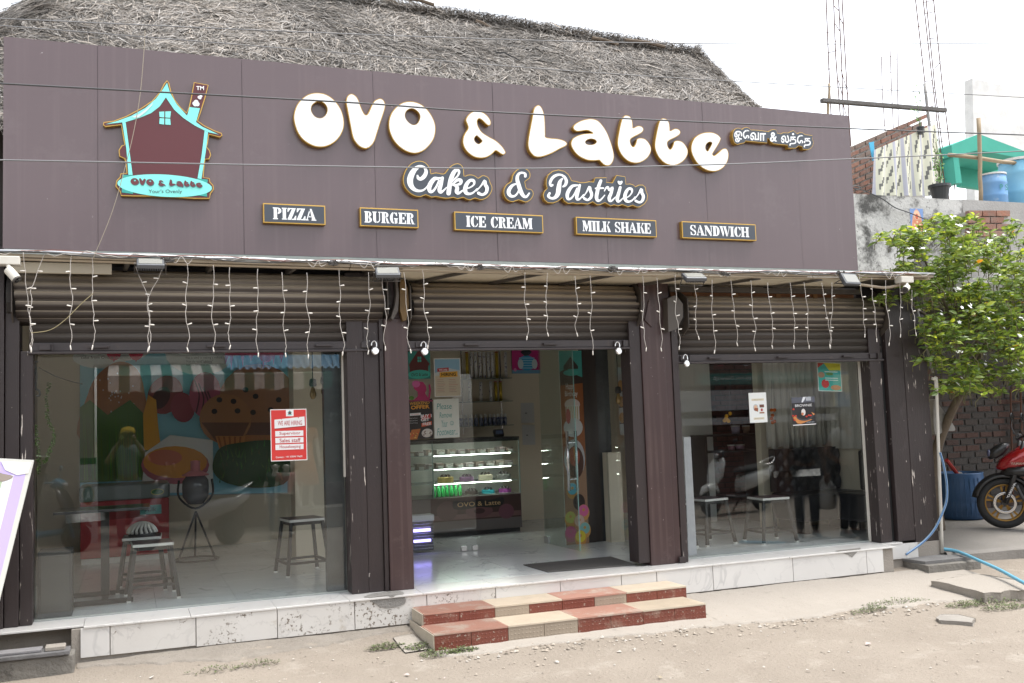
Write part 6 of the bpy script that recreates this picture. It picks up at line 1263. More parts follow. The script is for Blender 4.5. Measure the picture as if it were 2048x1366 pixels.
# sloping brick wall on the roof
mb = MB(); mb.prism(pp([(1680, 303), (1808, 247), (1850, 262), (1850, 405), (1680, 405)], 3.02), (0, .2, 0)); sw_ = mb.build('stair_wall', m_mortl, nb, fix=True)
for r in range(12):
    for c_ in range(8):
        x = 1690+21*c_+(10 if r % 2 else 0); y = 304+11.5*r-.44*(x-1680)
        if y > 392 or x > 1838: continue
        q = pp([(x, y), (x+18.5, y-8.1), (x+18.5, y-.1), (x, y+8)], 3.0); mb = MB(); mb.prism(q, (0, .03, 0)); mb.build('brick', m_brk[random.randrange(4)], sw_, fix=True)
mb = MB(); mb.prism(pp([(1940, 422), (2021, 421), (2021, 480), (1940, 480)], 1.25), (0, .25, 0)); pi_ = mb.build('brick_pier', m_mortl, nb, fix=True)
for r in range(4):
    for c_ in range(3):
        x = 1938+28*c_-(12 if r % 2 else 0); y = 421+13.5*r; q = pp([(max(x, 1937), y), (min(x+26, 2023), y), (min(x+26, 2023), y+11), (max(x, 1937), y+11)], 1.22); mb = MB(); mb.prism(q, (0, .06, 0)); mb.build('brick', m_brk[random.randrange(3)], pi_, fix=True)
mb = MB(); mb.prism(pp([(1945, 156), (2150, 205), (2150, 420), (1950, 420)], 5.5), (0, .2, 0)); mb.build('upper_wall', mat('whitewash', (.78, .77, .75), .95, c2=(.52, .51, .50), scale=3, bump=.3), nb, fix=True)
# green lean-to room
gr = thing('green_roof_shed', 'sea green open shed on the neighbour roof', 'shed', PY(1970, 372, 3.4)); m_grn = mat('sea_green_paint', (.05, .36, .27), .7, c2=(.04, .30, .225), scale=3)
mb = MB(); mb.prism(pp([(1903, 290), (1958, 268), (2060, 306), (2060, 320), (1958, 300), (1905, 312)], 3.3), (0, .9, 0)); mb.build('roof_edge', m_grn, gr, fix=True); mb = MB(); mb.prism(pp([(1915, 300), (2060, 305), (2060, 390), (1922, 372)], 4.1), (0, .1, 0)); mb.build('rear_wall', m_grn, gr, fix=True); mb = MB(); mb.prism(pp([(1905, 300), (1915, 298), (1924, 366), (1912, 366)], 3.32), (0, .8, 0)); mb.build('side_wall', m_grn, gr, fix=True)
# laundry
sh_ = thing('hanging_bedsheet', 'striped cream bedsheet drying on the neighbour roof', 'bedsheet', PY(1810, 390, 2.3)); mb = MB(); nx, nz = 72, 16; tl, trr, bl, brr = (1748, 300), (1872, 247), (1748, 392), (1886, 392)
vs = []
for i in range(nx+1):
    for j in range(nz+1):
        u, v = i/nx, j/nz; x = (tl[0]+(trr[0]-tl[0])*u)*(1-v)+(bl[0]+(brr[0]-bl[0])*u)*v; y = (tl[1]+(trr[1]-tl[1])*u)*(1-v)+(bl[1]+(brr[1]-bl[1])*u)*v
        p = PY(x, y, 2.3); vs.append((p.x, 2.3+.04*math.sin(u*34+v*1.3)*(.3+.7*v), p.z))
b0 = len(mb.v); mb.v += vs
for i in range(nx):
    for j in range(nz):
        s_ = (i*7/nx) % 1; cc = (.44, .44, .50) if s_ < .26 else (.66, .65, .52)
        if .4 < s_ < .9 and math.sin(j*1.25+i*.9) > .55: cc = (.16, .16, .15)
        mb.f.append((i*(nz+1)+j, i*(nz+1)+j+1, (i+1)*(nz+1)+j+1, (i+1)*(nz+1)+j)); mb.m.append(0); mb.c.append(cc)
mb.build('cloth', print_mat('sheet_cloth', .9), sh_, smooth=True)
mb = MB(); mb.prism(pp([(1738, 285), (1748, 283), (1750, 320), (1746, 322)], 2.35), (0, .01, 0)); mb.build('blue_corner', mat('sky_cloth', (.08, .40, .62), .8), sh_, fix=True)
def pole(name, lab, a, b, Y, r, m, n=7): mb = MB(); A_, B_ = Vector(PY(*a, Y)), Vector(PY(*b, Y)); mb.tube([A_+(B_-A_)*i/6+Vector((rnd(-.008, .008), 0, rnd(-.008, .008))) for i in range(7)], r, n); return tag(mb.build(name, m, smooth=True), lab, 'pole')
m_bam = mat('bamboo', (.33, .25, .16), .7, c2=(.25, .19, .12), scale=14, amt=.6)
pole('bamboo_pole', 'upright bamboo pole in front of the green shed', (1957, 236), (1962, 412), 2.0, .028, m_bam); pole('bamboo_pole', 'long horizontal bamboo pole across the green shed', (1898, 309), (2060, 330), 2.05, .028, m_bam)
pole('stick', 'thin stick rising behind the right end of the fascia', (1659, 168), (1655, 240), 2.6, .018, m_bam); pole('stick', 'grey leaning stick at the right end of the dark beam', (1849, 168), (1870, 330), 2.6, .022, m_grey)
bm_ = thing('roof_beam', 'dark weathered beam lying level above the neighbour roof', 'beam', PY(1765, 215, 2.6)); mb = MB(); A_, B_ = Vector(PY(1643, 201, 2.6)), Vector(PY(1891, 221, 2.6)); mb.bar(A_, B_, .07, .055); mb.build('timber', mat('old_timber', (.13, .12, .115), .9, c2=(.09, .085, .08), scale=9, bump=.6, stretch=(.3, 1, 1)), bm_, bevel=.006)
def rebar(label, bots, tops, Y, r=.009, ties=16):
    t = thing('rebar_column', label, 'rebar', PY(*bots[0], Y)); m = mat('rusty_rebar', (.16, .075, .055), .8, c2=(.10, .06, .05), scale=20)
    rods = []
    for a, b in zip(bots, tops): A_, B_ = Vector(PY(*a, Y)), Vector(PY(*b, Y)); dy = rnd(0, .25); A_.y += dy; B_.y += dy; rods.append((A_, B_)); mb = MB(); mb.tube([A_, (A_+B_)/2+Vector((rnd(-.03, .03), 0, 0)), B_], r, 5); mb.build('rod', m, t)
    for k in range(ties):
        u = (k+.5)/ties+rnd(-.02, .02); ps = [a+(b-a)*u for a, b in rods]; i = random.randrange(len(ps)-1); mb = MB(); mb.tube([ps[i], ps[i+1]] if random.random() < .5 else [ps[i]-Vector((.03, 0, 0)), ps[i]+Vector((.03, 0, .01))], .006, 4); mb.build('tie_wire', m, t)
rebar('tall rebar column rising behind the right end of the fascia', [(1673, 260), (1683, 260), (1693, 300), (1712, 395)], [(1660, -40), (1666, -40), (1680, -40), (1685, -40)], 3.4); rebar('tall rebar column above the potted plant', [(1893, 372), (1902, 372), (1912, 380), (1922, 395)], [(1846, -40), (1854, -40), (1865, -40), (1872, -40)], 3.4)
rebar('short faint rebar rods behind the bedsheet', [(1786, 260), (1796, 258), (1806, 255)], [(1778, 105), (1789, 92), (1803, 100)], 6.5, .009, 5)
m_bp = mat('black_plastic_pot', (.03, .032, .034), .45); m_leafp = print_mat('pot_leaf', .5)
def pot(label, px0, px1, pyt, pyb, Y, stems):
    a, b = PY(px0, pyt, Y), PY(px1, pyt, Y); r = (b.x-a.x)/2*.72; c = Vector(((a.x+b.x)/2, Y+r, PY((px0+px1)/2, pyb, Y).z)); h_ = a.z-c.z; t = thing('potted_plant', label, 'plant', c)
    mb = MB(); mb.lathe([(r*.72, 0), (r*.95, h_*.8), (r*1.08, h_*.82), (r*1.08, h_), (r*.9, h_), (r*.85, h_*.85), (0, h_*.84)], c, 18); mb.build('pot', m_bp, t, smooth=False); mb = MB()
    for _ in range(stems):
        tip = c+Vector((rnd(-.13, .08), rnd(-.06, .06), h_+rnd(.15, .62))); mb.col = (.07, .12, .03); mb.tube([c+Vector((0, 0, h_*.8)), (c+tip)/2+Vector((.03, 0, h_*.7)), tip], .004, 4)
        for k in range(8):
            p = c+(tip-c)*rnd(.4, 1)+Vector((0, 0, h_*.3)); g = rnd(.7, 1.5); mb.col = (.10*g, .20*g, .035*g); u = Vector((rnd(-1, 1), rnd(-1, 1), rnd(-.4, .6))).normalized()*rnd(.03, .05); v = u.cross(Vector((0, -1, .3))).normalized()*.016; mb.add([p, p+u*.5+v, p+u, p+u*.5-v], [(0, 1, 2, 3)])
    mb.build('foliage', m_leafp, t)
pot('leafy plant in a black pot standing on the stained parapet', 1872, 1916, 364, 396, 1.60, 9); pot('small plant in a black pot at the top of the bedsheet', 1838, 1854, 251, 266, 2.2, 3)
def drum(label, px0, px1, pyt, pyb, Y, c_):
    a, b = PY(px0, pyt, Y), PY(px1, pyt, Y); r = (b.x-a.x)/2*.74; c = Vector(((a.x+b.x)/2, Y+r, PY((px0+px1)/2, pyb, Y).z)); h_ = a.z-c.z; t = thing('water_drum', label, 'drum', c); mb = MB(); mb.lathe([(r*.9, 0), (r, .04), (r, h_*.3), (r*1.03, h_*.33), (r, h_*.36), (r, h_*.68), (r*1.03, h_*.71), (r, h_*.74), (r*.96, h_*.95)], c, 22); mb.build('drum_body', c_, t, smooth=True); mb = MB(); mb.lathe([(r*1.02, h_*.951), (r*1.02, h_), (r*.9, h_*1.01), (0, h_*1.01)], c, 22); mb.build('lid', m_seatw, t); return t, c, r, h_
m_bd = mat('faded_blue_plastic', (.10, .26, .50), .5, c2=(.20, .36, .56), scale=3, dirt=(.42, .48, .52), dscale=4, dthr=.6)
t, c, r, h_ = drum('faded blue drum with pale lid on the neighbour roof', 1979, 2031, 341, 410, 1.9, m_bd); pr = Print(plane_xz(c.x-.07, c.z+h_*.45, c.y-r-.003), (0, -1, 0)); pr.text('P S', 0, 0, .14, .08, (.02, .22, .18), .0); pr.build('drum_mark', t)
drum('larger pale blue drum cut by the right edge', 2030, 2110, 308, 412, 1.9, mat('pale_blue_plastic', (.16, .42, .60), .5, c2=(.24, .48, .62), scale=3))
def god(p): p.rect(0, 0, 1, 1, (.16, .26, .50)); p.poly(catmull([(.1, 0), (.14, .5), (.3, .85), (.5, .97), (.7, .85), (.86, .5), (.9, 0)], 3), (.62, .30, .2)); p.disc(.5, .72, .24, .2, (.7, .45, .3)); p.rect(.2, .05, .8, .5, (.6, .22, .12)); p.disc(.5, .66, .13, .12, (.55, .12, .06)); [p.disc(x, z, .07, .05, (.7, .55, .35), n=8) for x, z in ((.3, .3), (.7, .3), (.5, .22), (.5, .42))]
poster('devotional_print', 'small blue and orange devotional print pasted on the stained parapet', [(1821, 417), (1847, 418), (1847, 463), (1821, 463)], 1.597, god, cat='print')
mb = MB(); mb.tube(catmull([tuple(PY(x, y, 1.55)) for x, y in ((1700, 375), (1712, 372), (1722, 376), (1714, 380), (1708, 376), (1730, 382), (1765, 398), (1790, 415), (1820, 426), (1870, 447))], 6, False), .007, 5); tag(mb.build('parapet_cable', m_blk), 'black cable looped over the stained parapet', 'cable')

# ================================================================ ALLEY: barrel, sack, pipes
br_ = thing('blue_barrel', 'dark blue open plastic barrel against the alley wall', 'barrel', (9.78, 1.60, -.06)); c = Vector((9.78, 1.62, -.06)); m_bb = mat('blue_barrel_plastic', (.022, .075, .18), .45, c2=(.045, .10, .2), scale=4)
mb = MB(); mb.lathe([(.23, 0), (.265, .03), (.28, .2), (.275, .22), (.285, .25), (.28, .45), (.27, .56), (.275, .58), (.26, .58), (.255, .5), (.24, .3), (0, .29)], c, 24); mb.build('barrel_body', m_bb, br_, smooth=True)
for k in range(7): a = R(200+12*k); mb = MB(); mb.cyl(c+Vector((.281*math.cos(a), .281*math.sin(a), .05)), c+Vector((.281*math.cos(a), .281*math.sin(a), .52)), .0045, 6); mb.build('rib', m_bb, br_)
mb = MB()
for _ in range(30): p = c+Vector((rnd(-.17, .17), rnd(-.17, .17), .5+rnd(0, .06))); mb.col = random.choice([(.3, .28, .25), (.1, .09, .08), (.35, .3, .28)]); mb.ball(p, rnd(.02, .05), 6, (1, 1, .5))
mb.build('rubbish', print_mat('rubbish', .8), br_)
mb = MB(); mb.tube([PY(1893, 920, 1.45), PY(1922, 958, 1.6)], .024, 8); tag(mb.build('red_pipe', mat('red_pvc', (.32, .03, .025), .45)), 'red plastic pipe leaning out of the blue barrel', 'pipe')
sk_ = thing('plastic_sack', 'grey plastic sheet bulging behind the right pillar', 'sack', PY(1890, 860, .75)); mb = MB(); q = [(1868, 800), (1880, 812), (1893, 830), (1909, 853), (1909, 862), (1890, 862), (1870, 868)]; mb.prism(pp(catmull(q, 3), .75), (0, .12, 0)); mb.build('sheet', mat('dirty_plastic', (.28, .27, .25), .5, c2=(.2, .19, .18), scale=9, bump=.6, bscale=12), sk_, fix=True, bevel=.01)
dp_ = thing('drain_pipe', 'white plastic pipe running down the right pillar edge', 'pipe', PY(1884, 1105, -.03)); mb = MB(); mb.tube(catmull([tuple(PY(x, y, -.035)) for x, y in ((1864, 757), (1870, 759), (1872.5, 766), (1877, 900), (1884.5, 1106))], 4, False), .0165, 10); mb.build('pipe', m_pvc, dp_, smooth=True); mb = MB(); mb.tube([PY(1872, 762, -.035), PY(1873, 778, -.035)], .021, 10); mb.build('elbow_sleeve', m_pvc, dp_)
cd = thing('conduit', 'grey conduit slanting from the bush down the right pillar', 'conduit', PY(1866, 748, -.04)); mb = MB(); mb.tube([PY(1831, 607, -.06), PY(1845, 660, -.05), PY(1866, 746, -.03)], .013, 8); mb.build('pipe', mat('grey_conduit', (.20, .19, .175), .5), cd, smooth=True); mb = MB(); mb.tube([PY(1831, 603, -.06), PY(1837, 622, -.058)], .02, 8); mb.build('coupling', m_pvc, cd)
mb = MB(); mb.tube(catmull([tuple(PY(x, y, -.12)) for x, y in ((1880, 905), (1887, 930), (1893, 965), (1893, 1000), (1883, 1030), (1868, 1060), (1845, 1085), (1812, 1109))], 6, False), .0125, 8); ho = tag(mb.build('garden_hose', mat('clear_hose', (.20, .30, .40), .3), smooth=True), 'clear blue striped hose bending against the right pillar', 'hose')
mb = MB(); mb.tube(catmull([tuple(Vector(PY(x, y, -.12))+Vector((-.006, -.010, 0))) for x, y in ((1880, 905), (1887, 930), (1893, 965), (1893, 1000), (1883, 1030), (1868, 1060), (1845, 1085), (1812, 1109))], 6, False), .004, 6); mb.build('blue_stripe', mat('hose_blue', (.03, .12, .35), .4), ho)
def onalley(px, py):
    p = PZ(px, py, -.12); return Vector((p.x, p.y, -.12))
mb = MB(); mb.tube(catmull([(7.86, .02, -.115), tuple(PZ(1915, 1103, -.13)), tuple(PZ(1960, 1122, -.15)), tuple(PZ(2000, 1140, -.18)), tuple(PZ(2048, 1166, -.2)), tuple(PZ(2110, 1195, -.22))], 6, False), .017, 8); tag(mb.build('water_pipe', mat('sky_blue_pvc', (.14, .38, .52), .4), smooth=True), 'sky blue water pipe running over the alley floor edge', 'pipe')
ld = thing('iron_ladder', 'rusty iron ladder against the alley wall behind the motorbike', 'ladder', PY(2030, 980, 2.3))
for px in (2021, 2041): mb = MB(); mb.tube([PY(px, 780, 2.3), PY(px+5, 1000, 2.3)], .015, 6); mb.build('rail', mat('rusty_iron', (.11, .05, .03), .8), ld)
for k in range(6): mb = MB(); mb.tube([PY(2021, 803+34*k, 2.3), PY(2043, 803+34*k, 2.3)], .011, 6); mb.build('rung', mat('rusty_iron', (.11, .05, .03), .8), ld)

# ================================================================ LEANING BOARD at the left edge
TR, BR_, TL = Vector(PY(68, 920, -.5)), Vector(PY(-55, 1420, -.95)), Vector(PY(-270, 903, -.5)); BL_ = TL+BR_-TR; nrm = (TR-TL).cross(BR_-TR).normalized()
if nrm.y > 0: nrm = -nrm
lb = thing('leaning_signboard', 'faded purple and white signboard leaning at the left edge', 'signboard', BR_)
mb = MB(); mb.prism([TL, TR, BR_, BL_], -nrm*.03); mb.build('board', mat('board_edge', (.50, .50, .46), .6), lb, fix=True)
f = lambda u, v: TL+(TR-TL)*u+(BL_-TL)*v
pr = Print(f, nrm, .0006); pr.poly([(.02, .015), (.97, .015), (.97, .98), (.02, .98)], (.42, .34, .66)); pr.poly([(.1, .07), (.90, .07), (.90, .95), (.1, .95)], (.66, .66, .70)); pr.poly([(.1, .10), (.84, .10), (.84, .9), (.1, .9)], (.32, .40, .26))
pr.poly([(.3, .16), (.70, .16), (.66, .30), (.3, .32)], (.62, .68, .68)); pr.poly([(.3, .32), (.84, .32), (.84, .34), (.3, .34)], (.7, .7, .7)); pr.poly(catmull([(.72, .02), (.80, .06), (.90, .075), (.84, .10), (.78, .085)], 3), (.24, .20, .17)); pr.poly([(.8, .012), (.99, .012), (.985, .06), (.92, .07), (.84, .05)], (.62, .60, .56)); pr.build('print', lb, print_mat('faded_print', .6))

# ================================================================ FLOWERING BUSH
bu = thing('flowering_bush', 'flowering bush with white blossoms spreading over the right shop corner', 'bush', (9.1, .9, -.06))
m_bark = mat('bark', (.16, .125, .09), .9, c2=(.1, .08, .06), scale=14, bump=.6)
T0 = Vector((8.75, .95, -.1)); mb = MB(); mb.tube(catmull([tuple(T0), (8.70, .9, .7), (8.78, .7, 1.25), (8.95, .5, 1.7)], 5, False), [.07-.0022*i for i in range(16)], 8); mb.build('trunk', m_bark, bu, smooth=True)
blobs = [(1800, 470, 34, 20), (1790, 590, 38, 14), (1860, 505, 70, 55), (1935, 470, 55, 45), (1965, 570, 90, 85), (2035, 500, 70, 65), (1890, 610, 60, 65), (1905, 690, 50, 55), (1990, 690, 75, 70), (2050, 640, 60, 90), (1945, 745, 40, 26), (1845, 575, 40, 26), (2060, 745, 40, 30), (1770, 468, 16, 8), (1850, 712, 16, 18), (1905, 440, 60, 14), (1730, 545, 22, 8), (1783, 540, 12, 14), (1870, 660, 26, 40), (1960, 765, 70, 24), (1900, 770, 30, 16), (2030, 700, 40, 60), (1905, 560, 60, 50), (2000, 620, 60, 60)]
import_wt = [b[2]*b[3] for b in blobs]; tw = MB(); lv = MB(); flw = []
def leaf(mb, p, d, up_, L_, wd, c_):
    d = d.normalized(); s_ = d.cross(up_); s_ = s_.normalized() if s_.length > 1e-4 else Vector((1, 0, 0)); n_ = s_.cross(d); mb.col = c_
    a = p+d*L_*.25+n_*.006; b = p+d*L_*.62+n_*.004; t_ = p+d*L_-n_*L_*.12
    mb.add([p, a+s_*wd*.8, a-s_*wd*.8, b+s_*wd, b-s_*wd, t_, a-n_*wd*.35, b-n_*wd*.35], [(0, 6, 1), (0, 2, 6), (1, 6, 7, 3), (6, 2, 4, 7), (3, 7, 5), (7, 4, 5)])
for k in range(1700):
    b = random.choices(blobs, import_wt)[0]; a, q = rnd(0, 6.3), math.sqrt(random.random()); px, py = b[0]+b[2]*q*math.cos(a), b[1]+b[3]*q*math.sin(a)
    Y = rnd(-.42, .75) if px > 1850 else rnd(-.45, -.05)
    if px < 1760: Y = rnd(-.2, 0)
    p = Vector(PY(px, py, Y)); big = rnd(.75, 1.2)
    if noise.noise(p*2.6) < -.12 and random.random() < .85: continue
    ax = Vector((rnd(-1, 1), rnd(-1, .4), rnd(.2, 1))).normalized()
    tw.col = (.12, .11, .05); root = p-ax*rnd(.08, .16); tw.tube([root-Vector((0, 0, .05)), root, p], .0035, 4, False)
    m_ = random.randint(6, 10); new = random.random() < .35
    for i in range(m_):
        th_ = 2.4*i+rnd(-.3, .3); d = Vector((math.cos(th_), math.sin(th_), rnd(-.45, .35))) + ax*rnd(.0, .5); g = rnd(.7, 1.25)
        c_ = (.40*g, .47*g, .085*g) if new and i > m_-4 else random.choice([(.155*g, .235*g, .05*g), (.115*g, .185*g, .05*g), (.225*g, .305*g, .07*g)])
        if random.random() < .006: c_ = (.45, .2, .03)
        leaf(lv, p-ax*rnd(0, .07), d, ax, rnd(.06, .105)*big, rnd(.014, .021)*big, c_)
    if random.random() < .09: flw.append(p+ax*rnd(.01, .05)+Vector((0, -.03, .02)))
mb = MB()
for px, py, Y in ((1830, 480, 0), (1900, 520, .1), (1960, 600, .2), (2030, 560, .3), (1900, 690, .1), (1990, 700, .3), (1800, 592, -.2)):
    e_ = Vector(PY(px, py, Y)); s_ = Vector((8.95, .5, 1.7)); mb.tube(catmull([tuple(s_), tuple(s_+(e_-s_)*.4+Vector((rnd(-.08, .08), 0, .12))), tuple(e_)], 5, False), [.03-.0024*i for i in range(11)], 6)
mb.build('limb', m_bark, bu, smooth=True)
o = tw.build('twigs', print_mat('twig', .8), bu); o['kind'] = 'stuff'; o = lv.build('foliage', leaf_mat('bush_leaf', .42), bu); o['kind'] = 'stuff'; mb = MB()
for p in flw:
    for j in range(random.randint(1, 3)):
        c = p+Vector((rnd(-.04, .04), rnd(-.04, .0), rnd(-.02, .03))); ax = Vector((rnd(-.5, .5), rnd(-1, -.2), rnd(.3, 1))).normalized(); u = ax.orthogonal().normalized(); v = ax.cross(u); mb.col = (.78, .78, .76)
        for k in range(5): a = R(72*k); d = u*math.cos(a)+v*math.sin(a); s_ = ax.cross(d); mb.add([c, c+d*.012+s_*.008, c+d*.022, c+d*.012-s_*.008], [(0, 1, 2, 3)])
o = mb.build('blossom', print_mat('petal', .6), bu); o['kind'] = 'stuff'

# ================================================================ MOTORBIKE
bk = thing('motorbike', 'red motorbike with gold alloy front wheel parked in the alley', 'motorbike', (9.45, .68, -.08)); W0 = Vector((9.46, .66, -.075)); FD = Vector((-.80, .60, 0)).normalized(); SD = Vector((-.60, -.80, 0)).normalized(); UZ = Vector((0, 0, 1))
B3 = lambda a, b, z: W0+FD*a+SD*b+UZ*z
m_tyre = mat('tyre_rubber', (.018, .018, .018), .75, bump=.3, bscale=60); m_rim = mat('gold_alloy', (.30, .17, .04), .35, metal=.6); m_redp = mat('red_metallic_paint', (.30, .008, .012), .22, metal=.3, coat=.8); m_blkp = mat('black_fairing', (.016, .016, .017), .3); m_eng = mat('engine_grey', (.06, .06, .062), .4, metal=.5)
def torus(mb, c, ax, R_, r_, n=36, m=10, sq=1.0):
    ax = Vector(ax).normalized(); u = ax.orthogonal().normalized(); v = ax.cross(u); vs = []
    for i in range(n):
        a = 2*math.pi*i/n; d = u*math.cos(a)+v*math.sin(a)
        for j in range(m): t = 2*math.pi*j/m; vs.append(Vector(c)+d*(R_+r_*math.cos(t))+ax*(r_*sq*math.sin(t)))
    mb.add(vs, [(i*m+j, ((i+1) % n)*m+j, ((i+1) % n)*m+(j+1) % m, i*m+(j+1) % m) for i in range(n) for j in range(m)])
def wheel(par, f3, a0, z0=.295):
    mb = MB(); torus(mb, f3(a0, 0, z0), SD, .248, .048, sq=1.1); wv = mb.build('wheel', m_tyre, par, smooth=True)
    mb = MB(); torus(mb, f3(a0, 0, z0), SD, .207, .016, sq=2.2); mb.build('rim', m_rim, wv, smooth=True); mb = MB()
    for k in range(5):
        for s_ in (-.16, .16):
            a = R(72*k+20); mb.bar(f3(a0+.035*math.cos(a), 0, z0+.035*math.sin(a)), f3(a0+.2*math.cos(a+s_), 0, z0+.2*math.sin(a+s_)), .022, .018, SD)
    mb.build('spokes', m_rim, wv); mb = MB(); mb.cyl(f3(a0, -.05, z0), f3(a0, .05, z0), .032, 12); mb.build('hub', m_eng, wv); mb = MB(); torus(mb, f3(a0, .055, z0), SD, .11, .02, 28, 6, .12); mb.build('brake_disc', m_chrome, wv, smooth=True)
wheel(bk, B3, 0); wheel(bk, B3, -1.33)
mb = MB(); 
vs = []; nn_ = 16
for i in range(nn_+1):
    a = R(28+150*i/nn_-10); 
    for j, (b, dr) in enumerate(((-.075, -.03), (-.06, .0), (0, .018), (.06, .0), (.075, -.03))): vs.append(B3(-(.325+dr)*math.cos(a)*1.0, b, .295+(.325+dr)*math.sin(a)))
mb.add(vs, [(i*5+j, i*5+j+1, (i+1)*5+j+1, (i+1)*5+j) for i in range(nn_) for j in range(4)]); o = mb.build('front_fender', m_blkp, bk, smooth=True); s_ = o.modifiers.new('t', 'SOLIDIFY'); s_.thickness = .006
for b in (-.10, .10):
    mb = MB(); mb.tube([B3(0, b, .295), B3(-.10, b, .58), B3(-.19, b, .86), B3(-.235, b, 1.0)], [.03, .03, .021, .021], 10); fk = mb.build('fork', m_blkp, bk, smooth=True)
pr = Print(lambda u, v: B3(.012-.10*u*0-(.03+.30*v)*.345+.022*(u-.5)*0, .132, .33+.26*v)+FD*(.020*(u-.5)), SD, .0004)
vs_, fs_, a0, a1, b0, b1 = text_tris('YAMAHA', .02); pr.k = 1; pr.mb.col = (.6, .6, .6); P_ = [B3(-.02-.09*((v[0]-a0)/(a1-a0))-.012+.03*((v[1]-b0)/(b1-b0)), .134, .36+.17*((v[0]-a0)/(a1-a0))) for v in vs_]; pr.mb.add(P_, [q_ if (P_[q_[1]]-P_[q_[0]]).cross(P_[q_[2]]-P_[q_[0]]).dot(SD) > 0 else tuple(reversed(q_)) for q_ in fs_]); pr.mb.build('fork_lettering', print_mat(), bk)
def loft(secs, n=14, par=bk, name='x', m=None, f3=B3):   # secs: (a, z, half width, half height, sharp)
    mb = MB(); vs = []
    for (a, z, hw, hh) in secs:
        for j in range(n):
            t = 2*math.pi*j/n; cx, sx_ = math.cos(t), math.sin(t); vs.append(f3(a, hw*math.copysign(abs(cx)**.75, cx), z+hh*math.copysign(abs(sx_)**.75, sx_)))
    k = len(secs); mb.add(vs, [(i*n+j, i*n+(j+1) % n, (i+1)*n+(j+1) % n, (i+1)*n+j) for i in range(k-1) for j in range(n)]+[tuple(range(n-1, -1, -1)), tuple((k-1)*n+j for j in range(n))])
    return mb.build(name, m, par, smooth=True, fix=True)
loft([(.06, .70, .03, .02), (.02, .73, .10, .06), (-.12, .78, .15, .11), (-.28, .85, .16, .14), (-.45, .86, .14, .13), (-.62, .80, .09, .08), (-.68, .77, .04, .03)], name='fuel_tank', m=m_redp)
loft([(.02, .62, .03, .02), (-.05, .66, .14, .06), (-.22, .66, .17, .07), (-.36, .62, .13, .05), (-.42, .60, .05, .02)], name='tank_shroud', m=m_blkp)
loft([(.14, .84, .02, .03), (.12, .85, .065, .055), (.05, .88, .08, .075), (-.03, .92, .07, .07), (-.09, .95, .03, .03)], name='headlight_cowl', m=m_blkp)
loft([(.146, .87, .03, .025), (.138, .868, .05, .04), (.12, .865, .06, .045)], name='headlight', m=mat('headlight_lens', (.10, .11, .20), .08, spec=.8))
mb = MB(); mb.tube(catmull([B3(-.30, -.40, 1.06), B3(-.22, -.2, 1.06), B3(-.19, 0, 1.02), B3(-.22, .2, 1.06), B3(-.30, .40, 1.06)], 5, False), .013, 8); mb.build('handlebar', m_blkp, bk, smooth=True)
for b in (-1, 1):
    mb = MB(); mb.tube([B3(-.245, .27*b, 1.06), B3(-.30, .40*b, 1.06)], .018, 8); mb.build('grip', m_tyre, bk); mb = MB(); mb.tube(catmull([B3(-.21, .22*b, 1.07), B3(-.18, .24*b, 1.16), B3(-.20, .27*b, 1.25)], 4, False), .006, 6); mr = mb.build('mirror', m_blkp, bk, smooth=True)
    c = B3(-.20, .28*b, 1.28); mb = MB(); mb.lathe([(0, -.01), (.045, -.008), (.052, 0), (.045, .008), (0, .010)], c, 14, -FD*.8+SD*.45); mb.build('mirror_head', m_blkp, mr, smooth=True); mb = MB(); mb.lathe([(0, .0112), (.044, .0112)], c, 14, -FD*.8+SD*.45); mb.build('mirror_glass', mat('mirror_glass', (.8, .8, .8), .02, metal=1), mr)
loft([(-.28, .45, .05, .08), (-.34, .44, .13, .16), (-.60, .42, .15, .17), (-.80, .42, .10, .12)], name='engine', m=m_eng); mb = MB(); mb.tube([B3(-.22, .0, .90), B3(-.4, .07, .60), B3(-.85, .10, .42), B3(-1.33, .11, .30)], .03, 8); mb.tube([B3(-.3, 0, .85), B3(-.8, .08, .74), B3(-1.2, .09, .80)], .025, 8); mb.build('frame', m_blkp, bk, smooth=True)
loft([(-.60, .84, .06, .03), (-.75, .84, .13, .05), (-1.05, .86, .14, .05), (-1.35, .93, .10, .04), (-1.48, .95, .04, .02)], name='seat', m=m_tyre); loft([(-.9, .74, .08, .05), (-1.2, .82, .10, .06), (-1.5, .92, .05, .03)], name='tail', m=m_redp)
mb = MB(); mb.tube(catmull([B3(-.12, .13, .5), B3(-.24, .14, .28), B3(-.6, .15, .2), B3(-.9, .16, .25), B3(-1.3, .17, .36)], 5, False), [.02]*13+[.03]*8, 8); mb.build('exhaust', m_eng, bk, smooth=True); mb = MB(); mb.tube([B3(-.75, .05, .28), B3(-.72, .26, .0)], .012, 6); mb.build('side_stand', m_blkp, bk)
pr = Print(lambda u, v: B3(-.07-.17*u, .158, .735+.03*v), SD, .0006); pr.text('YAMAHA', 0, 0, 1, 1, (.35, .25, .2), .01); pr.mb.build('tank_lettering', print_mat(), bk)
